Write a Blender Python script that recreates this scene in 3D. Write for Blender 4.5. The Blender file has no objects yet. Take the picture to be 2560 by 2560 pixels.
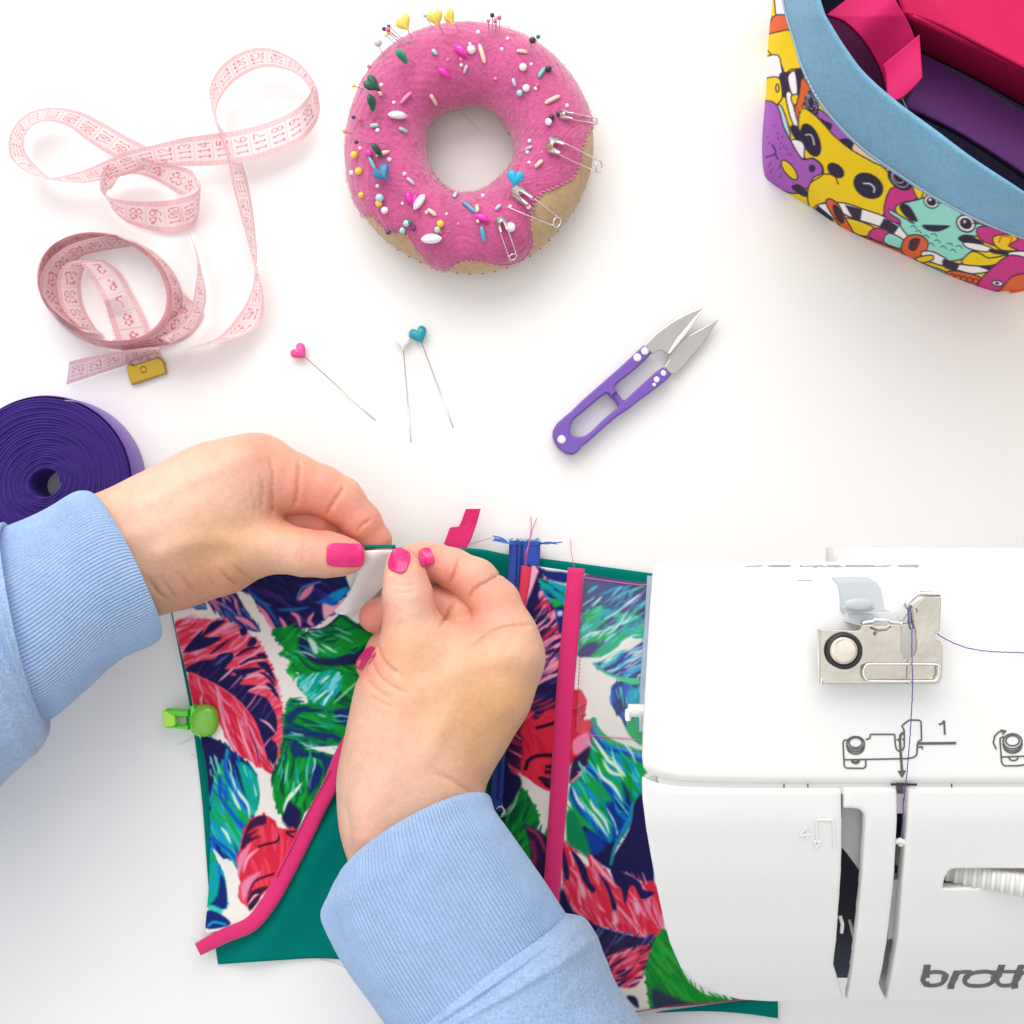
import bpy, math, random
import numpy as np
from mathutils import Vector
random.seed(7); rng = np.random.default_rng(7)
# ---------------------------------------------------------------- camera, world, lamps, exposure
S = 0.02            # metres per layout unit (one unit = 100 photo pixels on the table)
HC = 30.0           # camera height in layout units
sc = bpy.context.scene
cam_d = bpy.data.cameras.new('camera'); cam = bpy.data.objects.new('camera', cam_d)
sc.collection.objects.link(cam); sc.camera = cam
cam.location = (0, 0, HC*S); cam.rotation_euler = (0, 0, 0)
cam_d.sensor_width = 36; cam_d.lens = 36*HC/25.6
cam_d.clip_start = 0.01; cam_d.clip_end = 20
cam_d.dof.use_dof = False
w = bpy.data.worlds.new('World'); sc.world = w; w.use_nodes = True
# room: pale walls, lighter towards the window side, darker behind the sewer, with soft uneven patches
wn = w.node_tree; bgn = wn.nodes['Background']; wtc = wn.nodes.new('ShaderNodeTexCoord'); wdot = wn.nodes.new('ShaderNodeVectorMath'); wdot.operation = 'DOT_PRODUCT'
wdot.inputs[1].default_value = (-.25, .85, .46); wn.links.new(wtc.outputs['Generated'], wdot.inputs[0])
wmr = wn.nodes.new('ShaderNodeMapRange'); wmr.inputs[1].default_value = -1; wmr.inputs[2].default_value = 1; wmr.inputs[3].default_value = .30; wmr.inputs[4].default_value = .92
wn.links.new(wdot.outputs['Value'], wmr.inputs[0])
wnz = wn.nodes.new('ShaderNodeTexNoise'); wnz.inputs['Scale'].default_value = 2.2; wnz.inputs['Detail'].default_value = 1; wn.links.new(wtc.outputs['Generated'], wnz.inputs['Vector'])
wm2 = wn.nodes.new('ShaderNodeMapRange'); wm2.inputs[1].default_value = .35; wm2.inputs[2].default_value = .65; wm2.inputs[3].default_value = .55; wm2.inputs[4].default_value = 1.35; wn.links.new(wnz.outputs[0], wm2.inputs[0])
wmu = wn.nodes.new('ShaderNodeMath'); wmu.operation = 'MULTIPLY'; wn.links.new(wmr.outputs[0], wmu.inputs[0]); wn.links.new(wm2.outputs[0], wmu.inputs[1])
wn.links.new(wmu.outputs[0], bgn.inputs[1]); bgn.inputs[0].default_value = (0.97, 0.98, 1.0, 1)
def area(name, loc, tgt, size, radiance, color):
    l = bpy.data.lights.new(name, 'AREA'); l.shape = 'RECTANGLE'; l.size = size[0]*S; l.size_y = size[1]*S
    l.energy = radiance*math.pi*size[0]*size[1]*S*S; l.color = color
    o = bpy.data.objects.new(name, l); sc.collection.objects.link(o)
    o.location = Vector(loc)*S
    o.rotation_euler = (Vector(tgt)-Vector(loc)).to_track_quat('-Z', 'Y').to_euler()
    return o
area('window_light', (-9, 40, 34), (0, 0, 0), (52, 36), 1.95, (1.0, 0.97, 0.93))
sc.render.engine = 'CYCLES'
sc.view_settings.view_transform = 'Standard'; sc.view_settings.look = 'None'
sc.view_settings.exposure = 0.60; sc.view_settings.gamma = 1
sc.view_settings.use_curve_mapping = False
# ---------------------------------------------------------------- helpers
def W(px, py, z=0.0):
    k = (HC-z)/HC
    return ((px-1280)/100*k, (1280-py)/100*k, z)
def Wn(P, z):
    P = np.asarray(P, float); z = np.broadcast_to(np.asarray(z, float), P.shape[:-1]); k = (HC-z)/HC
    return np.stack([(P[..., 0]-1280)/100*k, (1280-P[..., 1])/100*k, z], -1)
def PX(V):
    V = np.asarray(V, float); k = HC/(HC-V[..., 2])
    return np.stack([V[..., 0]*k*100+1280, 1280-V[..., 1]*k*100], -1)
def Tr(o, s):
    return lambda pts: [(o[0]+a[0]*s, o[1]+a[1]*s)+tuple(a[2:]) for a in pts]
TA, TB, TC, TD = Tr((400, 1400), .3106), Tr((440, 1900), .2795), Tr((1100, 1240), .3106), Tr((1200, 1800), .2588)
TE, TF, TM, TG = Tr((780, 1900), .4762), Tr((1600, 1900), .4969), Tr((1600, 1360), .4969), Tr((1860, 0), .3935)
TT, TN, TQ = Tr((0, 80), .4659), Tr((820, 0), .3727), Tr((1340, 720), .2588)
Q1, Q2, Q3, Q4 = Tr((820, 0), .18634), Tr((1170, 0), .18634), Tr((820, 360), .18634), Tr((1170, 360), .18634)
def cr(P, n=8, closed=False):
    P = np.asarray(P, float)
    if len(P) < 3 and not closed:
        t = np.linspace(0, 1, n+1)[:, None]; return P[0]*(1-t)+P[-1]*t
    if closed: Q = np.vstack([P[-1], P, P[0], P[1]]); m = len(P)
    else: Q = np.vstack([2*P[0]-P[1], P, 2*P[-1]-P[-2]]); m = len(P)-1
    t = np.linspace(0, 1, n, endpoint=False)[:, None]; out = []
    for i in range(m):
        a, b, c, d = Q[i], Q[i+1], Q[i+2], Q[i+3]
        out.append(.5*((2*b)+(-a+c)*t+(2*a-5*b+4*c-d)*t*t+(-a+3*b-3*c+d)*t**3))
    out = np.vstack(out)
    return out if closed else np.vstack([out, P[-1]])
def resample(P, n):
    P = np.asarray(P, float); d = np.r_[0, np.cumsum(np.linalg.norm(np.diff(P[:, :2], axis=0), axis=1))]
    t = np.linspace(0, d[-1], n); return np.stack([np.interp(t, d, P[:, i]) for i in range(P.shape[1])], 1)
def lin(c):
    c = np.asarray(c, float)/255.; return np.where(c <= .04045, c/12.92, ((c+.055)/1.055)**2.4)
# ---------------------------------------------------------------- objects
def mk(name, V, F, m, parent=None, smooth=True, col=None, uv=None, mats=None, fm=None):
    V = np.asarray(V, float).reshape(-1, 3)
    base = np.array(parent['_b']) if parent is not None and '_b' in parent else np.zeros(3)
    me = bpy.data.meshes.new(name)
    Vs = (V-base)*S
    if isinstance(F, np.ndarray) and F.ndim == 2:
        n, k = F.shape
        me.vertices.add(len(Vs)); me.vertices.foreach_set('co', Vs.ravel().astype(np.float32))
        me.loops.add(n*k); me.loops.foreach_set('vertex_index', F.ravel().astype(np.int32))
        me.polygons.add(n); me.polygons.foreach_set('loop_start', (np.arange(n)*k).astype(np.int32))
        me.polygons.foreach_set('loop_total', np.full(n, k, np.int32))
        me.update(calc_edges=True); me.validate()
    else:
        me.from_pydata(Vs.tolist(), [], [tuple(int(i) for i in f) for f in F]); me.update()
    if smooth: me.polygons.foreach_set('use_smooth', np.ones(len(me.polygons), bool))
    if col is not None:
        a = me.color_attributes.new('Col', 'FLOAT_COLOR', 'POINT')
        c = np.ones((len(V), 4), np.float32); c[:, :3] = col; a.data.foreach_set('color', c.ravel())
    if mats:
        for x in mats: me.materials.append(x)
        if fm is not None: me.polygons.foreach_set('material_index', np.asarray(fm, np.int32))
    else: me.materials.append(m)
    o = bpy.data.objects.new(name, me); sc.collection.objects.link(o)
    if parent is not None: o.parent = parent
    o['_b'] = list(map(float, base))
    return o
def tag(o, label, cat, group=None, kind=None):
    o['label'] = label; o['category'] = cat
    if group: o['group'] = group
    if kind: o['kind'] = kind
    return o
def thing(name, label, cat, loc, group=None):
    o = bpy.data.objects.new(name, None); sc.collection.objects.link(o)
    o.location = Vector(loc)*S; o['_b'] = [float(x) for x in loc]; o.empty_display_size = .01
    return tag(o, label, cat, group)
class MB:
    def __init__(s): s.V = []; s.F = []; s.M = []; s.C = []; s.n = 0
    def add(s, V, F, m=0, c=None):
        V = np.asarray(V, float).reshape(-1, 3)
        s.V.append(V); s.F += [tuple(int(i)+s.n for i in f) for f in F]; s.M += [m]*len(F); s.n += len(V)
        s.C.append(np.tile(np.asarray(c if c is not None else (1, 1, 1), float), (len(V), 1)) if np.ndim(c) < 2 else np.asarray(c))
    def build(s, name, m, parent=None, smooth=True, mats=None, usecol=False):
        return mk(name, np.vstack(s.V), s.F, m, parent, smooth, mats=mats, fm=s.M if mats else None, col=np.vstack(s.C) if usecol else None)
def gridF(nu, nv, cu=False, cv=False):
    i, j = np.meshgrid(np.arange(nu if cu else nu-1), np.arange(nv if cv else nv-1), indexing='ij')
    i2 = (i+1) % nu; j2 = (j+1) % nv
    return np.stack([i*nv+j, i2*nv+j, i2*nv+j2, i*nv+j2], -1).reshape(-1, 4)
def tube(P, r, n=8, caps=True):
    P = np.asarray(P, float); m = len(P); r = np.broadcast_to(np.asarray(r, float), (m,))
    T = np.gradient(P, axis=0); T /= np.linalg.norm(T, axis=1)[:, None]+1e-12
    u = np.cross(T[0], [0, 0, 1.]); u = u if np.linalg.norm(u) > .05 else np.cross(T[0], [1., 0, 0]); u /= np.linalg.norm(u)
    V = []
    a = np.arange(n)/n*2*np.pi
    for i in range(m):
        u = u-T[i]*u.dot(T[i]); u /= np.linalg.norm(u); v = np.cross(T[i], u)
        V.append(P[i]+r[i]*(np.cos(a)[:, None]*u+np.sin(a)[:, None]*v))
    F = [tuple(f) for f in gridF(m, n, cv=True)]
    if caps: F += [tuple(range(n))[::-1], tuple((m-1)*n+k for k in range(n))]
    return np.vstack(V), F
def ball(c, r, n=10, sc3=(1, 1, 1)):
    th = np.linspace(0, np.pi, n+1); ph = np.arange(2*n)/(2*n)*2*np.pi
    V = np.stack([np.outer(np.sin(th), np.cos(ph)), np.outer(np.sin(th), np.sin(ph)), np.outer(np.cos(th), np.ones(2*n))], -1).reshape(-1, 3)
    return V*r*np.array(sc3)+np.array(c), [tuple(f[::-1]) for f in gridF(n+1, 2*n, cv=True)]
def prism(poly, z0, z1, bev=0.0):
    """closed polygon (world xy) between z0 and z1 with a small rounded top edge"""
    P = np.asarray(poly, float)[:, :2]; n = len(P)
    A = .5*np.sum(P[:, 0]*np.roll(P[:, 1], -1)-np.roll(P[:, 0], -1)*P[:, 1])
    if A < 0: P = P[::-1]
    T = np.roll(P, -1, 0)-np.roll(P, 1, 0); T /= np.linalg.norm(T, axis=1)[:, None]+1e-9
    N = np.stack([T[:, 1], -T[:, 0]], 1)
    rings = [(0, z0)]
    if bev > 0: rings += [(0, z1-bev), (-bev*.3, z1-bev*.3), (-bev, z1)]
    else: rings += [(0, z1)]
    V = np.vstack([np.c_[P+N*o, np.full(n, z)] for o, z in rings])
    F = [tuple(f) for f in gridF(len(rings), n, cv=True)]
    F = [f[::-1] for f in F]
    F += [tuple(range(n))[::-1], tuple((len(rings)-1)*n+k for k in range(n))]
    return V, F
def box(c, s):
    c = np.array(c, float); s = np.array(s, float)/2
    V = np.array([[x, y, z] for x in (-1, 1) for y in (-1, 1) for z in (-1, 1)])*s+c
    return V, [(0, 1, 3, 2), (4, 6, 7, 5), (0, 4, 5, 1), (2, 3, 7, 6), (0, 2, 6, 4), (1, 5, 7, 3)]
# ---------------------------------------------------------------- materials
def mat(name, color=(.8, .8, .8), rough=.6, metal=0, attr=False, spec=.5, bumps=(), var=None, sheen=0, sss=0, sssr=(1, .4, .25),
        sssr_scale=.004, coat=0, alpha=1, trans=0, tl=0, colramp=None, wave=None):
    """bumps: (scale per layout unit, distance mm); var: (scale, amount)"""
    m = bpy.data.materials.new(name); m.use_nodes = True; nt = m.node_tree; N = nt.nodes; L = nt.links
    b = N['Principled BSDF']; b.inputs['Roughness'].default_value = rough; b.inputs['Metallic'].default_value = metal
    b.inputs['Specular IOR Level'].default_value = spec
    tc = N.new('ShaderNodeTexCoord'); src = None
    if attr:
        a = N.new('ShaderNodeAttribute'); a.attribute_name = 'Col'; src = a.outputs['Color']
    else:
        rgb = N.new('ShaderNodeRGB'); rgb.outputs[0].default_value = (*color, 1); src = rgb.outputs[0]
    if var:
        for (vs, va) in (var if isinstance(var[0], tuple) else (var,)):
            nz = N.new('ShaderNodeTexNoise'); nz.inputs['Scale'].default_value = vs/S; nz.inputs['Detail'].default_value = 5
            L.new(tc.outputs['Object'], nz.inputs['Vector'])
            mr = N.new('ShaderNodeMapRange'); mr.inputs[1].default_value = .3; mr.inputs[2].default_value = .7
            mr.inputs[3].default_value = 1-va; mr.inputs[4].default_value = 1+va
            L.new(nz.outputs[0], mr.inputs[0])
            mx = N.new('ShaderNodeVectorMath'); mx.operation = 'SCALE'; L.new(src, mx.inputs[0]); L.new(mr.outputs[0], mx.inputs['Scale'])
            src = mx.outputs[0]
    L.new(src, b.inputs['Base Color'])
    prev = None
    if wave:
        wv = N.new('ShaderNodeTexWave'); wv.inputs['Scale'].default_value = wave[0]/S; wv.inputs['Distortion'].default_value = .4
        wv.bands_direction = wave[2] if len(wave) > 2 else 'X'
        L.new(tc.outputs['Object'], wv.inputs['Vector'])
        bp = N.new('ShaderNodeBump'); bp.inputs['Distance'].default_value = wave[1]*.001; bp.inputs['Strength'].default_value = 1
        L.new(wv.outputs['Fac'], bp.inputs['Height']); prev = bp
    for s_, d_ in bumps:
        nz = N.new('ShaderNodeTexNoise'); nz.inputs['Scale'].default_value = s_/S; nz.inputs['Detail'].default_value = 4
        L.new(tc.outputs['Object'], nz.inputs['Vector'])
        bp = N.new('ShaderNodeBump'); bp.inputs['Distance'].default_value = d_*.001; bp.inputs['Strength'].default_value = 1
        L.new(nz.outputs[0], bp.inputs['Height'])
        if prev: L.new(prev.outputs[0], bp.inputs['Normal'])
        prev = bp
    if prev: L.new(prev.outputs[0], b.inputs['Normal'])
    if sheen: b.inputs['Sheen Weight'].default_value = sheen; b.inputs['Sheen Roughness'].default_value = .5
    if sss:
        b.inputs['Subsurface Weight'].default_value = sss; b.inputs['Subsurface Radius'].default_value = sssr
        b.inputs['Subsurface Scale'].default_value = sssr_scale
    if coat: b.inputs['Coat Weight'].default_value = coat; b.inputs['Coat Roughness'].default_value = .05
    b.inputs['Alpha'].default_value = alpha
    if trans: b.inputs['Transmission Weight'].default_value = trans
    if tl:
        out = [n for n in N if n.type == 'OUTPUT_MATERIAL'][0]
        t = N.new('ShaderNodeBsdfTranslucent'); L.new(src, t.inputs[0]); ms = N.new('ShaderNodeMixShader'); ms.inputs[0].default_value = tl
        L.new(b.outputs[0], ms.inputs[1]); L.new(t.outputs[0], ms.inputs[2]); L.new(ms.outputs[0], out.inputs[0])
    return m
# ---------------------------------------------------------------- a small painter for printed cloth (result goes on the cloth's own vertices)
def seg_d2(X, Y, P, closed=True):
    P = np.asarray(P, float); Qn = np.roll(P, -1, 0) if closed else P[1:]; Pn = P if closed else P[:-1]
    best = np.full(X.shape, 1e18); inside = np.zeros(X.shape, bool)
    for (ax, ay), (bx, by) in zip(Pn[:, :2], Qn[:, :2]):
        ex, ey = bx-ax, by-ay; wx, wy = X-ax, Y-ay
        t = np.clip((wx*ex+wy*ey)/(ex*ex+ey*ey+1e-12), 0, 1)
        dx, dy = wx-ex*t, wy-ey*t; np.minimum(best, dx*dx+dy*dy, out=best)
        if closed:
            c = (ay > Y) != (by > Y)
            inside ^= c & (wx < ex*wy/(ey if abs(ey) > 1e-12 else 1e-12))
    d = np.sqrt(best)
    return np.where(inside, -d, d) if closed else d
class Canvas:
    def __init__(s, x0, y0, x1, y1, base, step=1.5):
        s.x0, s.y0, s.st = x0, y0, step; s.w = int((x1-x0)/step)+1; s.h = int((y1-y0)/step)+1
        s.A = np.ones((s.h, s.w, 3))*np.asarray(base, float)
    def _bb(s, P, pad):
        a = np.floor((P[:, 0].min()-pad-s.x0)/s.st), np.ceil((P[:, 0].max()+pad-s.x0)/s.st), np.floor((P[:, 1].min()-pad-s.y0)/s.st), np.ceil((P[:, 1].max()+pad-s.y0)/s.st)
        i0, i1, j0, j1 = [int(v) for v in a]
        i0 = max(i0, 0); j0 = max(j0, 0); i1 = min(i1, s.w-1); j1 = min(j1, s.h-1)
        if i1 <= i0 or j1 <= j0: return None
        X, Y = np.meshgrid(s.x0+np.arange(i0, i1+1)*s.st, s.y0+np.arange(j0, j1+1)*s.st)
        return slice(j0, j1+1), slice(i0, i1+1), X, Y
    def fill(s, P, c, soft=1.2, smooth=3, clip=None, op=1.0):
        P = np.asarray(P, float)[:, :2]
        if smooth: P = cr(P, smooth, True)
        b = s._bb(P, soft+2)
        if b is None: return
        js, is_, X, Y = b; d = seg_d2(X, Y, P)
        a = np.clip(.5-d/(soft*2), 0, 1)*op
        if clip is not None: a = a*np.clip(.5-seg_d2(X, Y, clip)/2, 0, 1)
        s.A[js, is_] = s.A[js, is_]*(1-a[..., None])+np.asarray(c, float)*a[..., None]
    def line(s, P, c, w=2.0, soft=1.2, smooth=4, taper=False, clip=None, op=1.0):
        P = np.asarray(P, float)[:, :2]
        if smooth and len(P) > 2: P = cr(P, smooth)
        b = s._bb(P, w+soft+2)
        if b is None: return
        js, is_, X, Y = b
        if not taper: d = seg_d2(X, Y, P, False)-w/2
        else:
            d = np.full(X.shape, 1e9); n = len(P)-1
            for k in range(n):
                t0, t1 = k/n, (k+1)/n; (ax, ay), (bx, by) = P[k], P[k+1]; ex, ey = bx-ax, by-ay
                t = np.clip(((X-ax)*ex+(Y-ay)*ey)/(ex*ex+ey*ey+1e-9), 0, 1); tt = t0+(t1-t0)*t
                r = w/2*np.maximum(4*tt*(1-tt), 0)**.6
                d = np.minimum(d, np.hypot(X-ax-ex*t, Y-ay-ey*t)-r)
        a = np.clip(.5-d/(soft*2), 0, 1)*op
        if clip is not None: a = a*np.clip(.5-seg_d2(X, Y, clip)/3, 0, 1)
        s.A[js, is_] = s.A[js, is_]*(1-a[..., None])+np.asarray(c, float)*a[..., None]
    def streaks(s, P, cols, ang, n, ln, wd, curve=.15, seed=1, jit=.12, clip=True, op=.85):
        P = np.asarray(P, float)[:, :2]; Pc = cr(P, 2, True); r = np.random.default_rng(seed)
        lo, hi = P.min(0), P.max(0); k = 0; tries = 0
        while k < n and tries < n*12:
            tries += 1; q = lo+(hi-lo)*r.random(2)
            if seg_d2(np.array([q[0]]), np.array([q[1]]), Pc)[0] > -1: continue
            a = math.radians(ang(q) if callable(ang) else ang)+r.normal()*jit; l = ln*(.5+r.random()); d = np.array([math.cos(a), math.sin(a)]); nn = np.array([-d[1], d[0]])
            cv = r.normal()*curve*l
            s.line([q-d*l/2, q+nn*cv*.5, q+d*l/2], cols[r.integers(len(cols))], wd*(.5+r.random()), 1.5, 3, True, Pc if clip else None, op); k += 1
    def blur(s):
        A = s.A; B = A.copy(); B[1:-1] = (A[:-2]+2*A[1:-1]+A[2:])/4; C = B.copy(); C[:, 1:-1] = (B[:, :-2]+2*B[:, 1:-1]+B[:, 2:])/4; s.A = C
    def noise(s, amp, seed=0):
        s.A += np.random.default_rng(seed).normal(size=s.A.shape[:2])[..., None]*amp
    def sample(s, P):
        P = np.asarray(P, float); x = np.clip((P[..., 0]-s.x0)/s.st, 0, s.w-1.001); y = np.clip((P[..., 1]-s.y0)/s.st, 0, s.h-1.001)
        i = x.astype(int); j = y.astype(int); fx = (x-i)[..., None]; fy = (y-j)[..., None]; A = s.A
        c = (A[j, i]*(1-fx)+A[j, i+1]*fx)*(1-fy)+(A[j+1, i]*(1-fx)+A[j+1, i+1]*fx)*fy
        return lin(np.clip(c, 0, 255))
# ---------------------------------------------------------------- smooth solids from distance fields
class Field:
    def __init__(s, lo, hi, h):
        s.lo = np.asarray(lo, float); s.h = h; s.n = np.ceil((np.asarray(hi)-s.lo)/h).astype(int)+1
        s.ax = [(s.lo[i]+np.arange(s.n[i])*h).astype(np.float32) for i in range(3)]
        s.F = np.full(s.n, 9., np.float32)
    def sub(s, lo, hi):
        sl = []
        for i in range(3):
            a = int(np.clip(np.floor((lo[i]-s.lo[i])/s.h), 0, s.n[i])); b = int(np.clip(np.ceil((hi[i]-s.lo[i])/s.h)+1, 0, s.n[i])); sl.append(slice(a, max(a, b)))
        g = np.meshgrid(s.ax[0][sl[0]], s.ax[1][sl[1]], s.ax[2][sl[2]], indexing='ij', sparse=True)
        return tuple(sl), g
def smin(a, b, k):
    h = np.maximum(k-np.abs(a-b), 0)/k; return np.minimum(a, b)-h*h*k*.25
def chain(fd, pts, k, arr=None):
    """pts: world x,y,z,r; smooth union of tapered capsules"""
    F = np.full(fd.n, 9., np.float32) if arr is None else arr
    for a, b in zip(pts[:-1], pts[1:]):
        A = np.array(a[:3]); B = np.array(b[:3]); ra, rb = a[3], b[3]; R = max(ra, rb)+k+.35
        sl, (X, Y, Z) = fd.sub(np.minimum(A, B)-R, np.maximum(A, B)+R)
        e = B-A; t = np.clip(((X-A[0])*e[0]+(Y-A[1])*e[1]+(Z-A[2])*e[2])/(e.dot(e)+1e-9), 0, 1)
        d = np.sqrt((X-A[0]-e[0]*t)**2+(Y-A[1]-e[1]*t)**2+(Z-A[2]-e[2]*t)**2)-(ra+(rb-ra)*t)
        F[sl] = smin(F[sl], d.astype(np.float32), k)
    return F
def surfnet(fd, F):
    nx, ny, nz = F.shape; s = F < 0
    cor = [(i, j, k) for i in (0, 1) for j in (0, 1) for k in (0, 1)]
    sh = lambda A, c: A[c[0]:nx-1+c[0], c[1]:ny-1+c[1], c[2]:nz-1+c[2]]
    cnt = sum(sh(s, c).astype(np.int8) for c in cor); act = (cnt > 0) & (cnt < 8); idx = np.argwhere(act)
    vid = np.full(act.shape, -1, np.int64); vid[act] = np.arange(len(idx))
    acc = np.zeros((len(idx), 3)); num = np.zeros(len(idx))
    for a in range(8):
        for b in range(a+1, 8):
            ca, cb = np.array(cor[a]), np.array(cor[b])
            if np.abs(ca-cb).sum() != 1: continue
            fa = F[idx[:, 0]+ca[0], idx[:, 1]+ca[1], idx[:, 2]+ca[2]]; fb = F[idx[:, 0]+cb[0], idx[:, 1]+cb[1], idx[:, 2]+cb[2]]
            m = (fa < 0) != (fb < 0); t = np.where(m, fa/np.where(m, fa-fb, 1), 0)
            acc += np.where(m[:, None], ca+(cb-ca)*t[:, None], 0); num += m
    V = fd.lo+(idx+acc/num[:, None])*fd.h
    Q = []
    for ax in range(3):
        u, v = (ax+1) % 3, (ax+2) % 3
        A = [slice(None)]*3; B = [slice(None)]*3; A[ax] = slice(0, -1); B[ax] = slice(1, None)
        a = s[tuple(A)]; b = s[tuple(B)]; e = np.argwhere(a != b)
        ok = (e[:, u] > 0) & (e[:, v] > 0) & (e[:, u] < F.shape[u]-1) & (e[:, v] < F.shape[v]-1); e = e[ok]
        fl = a[e[:, 0], e[:, 1], e[:, 2]]
        def at(du, dv):
            q = e.copy(); q[:, u] -= du; q[:, v] -= dv; return vid[q[:, 0], q[:, 1], q[:, 2]]
        q = np.stack([at(1, 1), at(0, 1), at(0, 0), at(1, 0)], 1)
        Q.append(np.where(fl[:, None], q, q[:, ::-1]))
    return V, np.vstack(Q)
# ================================================================ setting: the white table top
M_table = mat('white_laminate', (.86, .845, .825), rough=.38, spec=.35, var=(.25, .012), bumps=((3, .01),))
n = 60; gx = np.linspace(-45, 45, n)
V = np.stack(np.meshgrid(gx, gx, indexing='ij')+[np.zeros((n, n))], -1).reshape(-1, 3)
tb = mk('table_top', V, gridF(n, n), M_table); tag(tb, 'smooth white table top under everything', 'table top', kind='structure')
# ================================================================ sewing machine head, seen from above
M_case = mat('white_plastic', (.82, .808, .785), rough=.30, spec=.45, bumps=((60, .008),))
M_inner = mat('dark_inside', (.018, .022, .04), rough=.7)
M_grey = mat('grey_plastic', (.50, .52, .53), rough=.35)
M_ink = mat('grey_ink', (.10, .10, .095), rough=.5)
M_logo = mat('silver_grey_ink', (.105, .105, .10), rough=.35, spec=.6)
M_steel = mat('plated_steel', (.60, .555, .48), rough=.16, metal=1, bumps=((1.1, .5), (12, .02)), var=(1.5, .10))
M_black = mat('black_rubber', (.02, .02, .025), rough=.5)
M_thread_p = mat('purple_thread_fibre', (.12, .045, .30), rough=.8, wave=(30, .03))
_pp = np.array([1300, 1395, 1420, 1500, 1700, 1960, 2050, 2200, 2350, 2440, 2500, 2560]); _pz = np.array([8.9, 9.35, 9.62, 9.85, 10.0, 9.92, 9.80, 9.35, 8.7, 8.15, 7.6, 7.0])
_yy = np.array([W(0, p, z)[1] for p, z in zip(_pp, _pz)])
_yd = np.linspace(_yy.min(), _yy.max(), 400); _k = np.exp(-np.linspace(-3, 3, 41)**2/2); _k /= _k.sum()
_zd = np.convolve(np.pad(np.interp(_yd, _yy[::-1], _pz[::-1]), 20, mode='edge'), _k, 'valid')
zy = lambda y: np.interp(y, _yd, _zd)
def zf(py):
    z = 9.5
    for _ in range(6): z = float(zy((1280-py)/100*(HC-z)/HC))
    return z
def MW(p, dz=0.0):
    z = zf(p[1]); return W(p[0], p[1], z+dz)
machine = thing('sewing_machine', 'white sewing machine at the lower right, thread guide and slots on its head', 'sewing machine', (6, -7, 0))
def panel(name, poly, R, thick, draft=.10, h=.04, carve=None, off=0.0, smooth=0, floor=None):
    P = np.array([MW(p) for p in poly])[:, :2]
    if smooth: P = cr(P, smooth, True)
    x1 = min(P[:, 0].max(), 11.6)
    zz = zy(P[:, 1]); lo = (P[:, 0].min()-.15, P[:, 1].min()-.15, zz.min()-thick-.2 if floor is None else floor-.2); hi = (x1+.1, P[:, 1].max()+.15, zz.max()+.15)
    fd = Field(lo, hi, h); X, Y = np.meshgrid(fd.ax[0], fd.ax[1], indexing='ij')
    d2 = seg_d2(X, Y, P)[:, :, None]; d2 = np.maximum(d2, (X-11.4)[:, :, None]) 
    zt = (zy(Y)+off)[:, :, None]; Z = fd.ax[2][None, None, :]
    dep = np.maximum(zt-Z, 0); a = d2+draft*dep; b = Z-zt
    F = np.minimum(np.maximum(a+R, b+R), 0)+np.hypot(np.maximum(a+R, 0), np.maximum(b+R, 0))-R
    bot = (zt-thick-Z) if floor is None else (floor-Z+0*zt)
    F = np.maximum(F, bot)
    if carve is not None:
        C = np.array([MW(p) for p in carve[0]])[:, :2]; c2 = seg_d2(X, Y, C)[:, :, None]
        F = np.maximum(F, -np.maximum(c2, zt-carve[1]-Z))
    V, Fq = surfnet(fd, F.astype(np.float32)); return mk(name, V, Fq, M_case, machine)
top_poly = [(2800, 1402), (1665, 1402), (1645, 1406), (1634, 1418), (1630, 1440), (1624, 1520), (1618, 1620), (1611, 1740), (1606, 1840), (1604, 1900), (1608, 1925),
            (1622, 1938), (1650, 1950), (1700, 1959), (1780, 1963), (1950, 1964.5), (2800, 1964.5)]
panel('top_cover', top_poly, .17, 3.0, draft=.13)
left_poly = [(1603, 1936), (1622, 1949), (1650, 1959), (1700, 1966), (1780, 1969), (1950, 1970), (2107.5, 1970), (2108, 2010), (2109, 2129), (2101, 2273), (2096, 2347), (2088, 2412), (2113, 2501),
             (2050, 2504), (1930, 2508), (1850, 2503), (1790, 2488), (1738, 2462), (1702, 2425), (1674, 2362), (1656, 2292), (1641, 2222), (1628, 2152), (1614, 2072), (1605, 2000)]
panel('face_cover', left_poly, .10, 2.6, draft=.16)
mid_poly = [(2110, 1970), (2244, 1970), (2241, 2124), (2236, 2208), (2226, 2297), (2214, 2387), (2199, 2461), (2216, 2502), (2118, 2502), (2139, 2362), (2151, 2248), (2157, 2178), (2164, 2060), (2163, 2038), (2150, 2025), (2130, 2022), (2110.5, 2022)]
panel('centre_strip', mid_poly, .06, .26, draft=.02, h=.035)
right_poly = [(2271, 1970), (2800, 1970), (2800, 2503), (2217, 2503), (2233, 2422), (2246, 2347), (2258, 2193), (2264, 2124)]
panel('front_panel', right_poly, .06, .34, draft=.02, h=.035, carve=([(2357, 2221), (2362, 2196), (2374, 2176), (2390, 2172), (2820, 2171), (2820, 2225), (2415, 2220)], .62))
slab_later = [(2350, 2165), (2560, 2160), (2800, 2160), (2800, 2235), (2350, 2235)]
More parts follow.
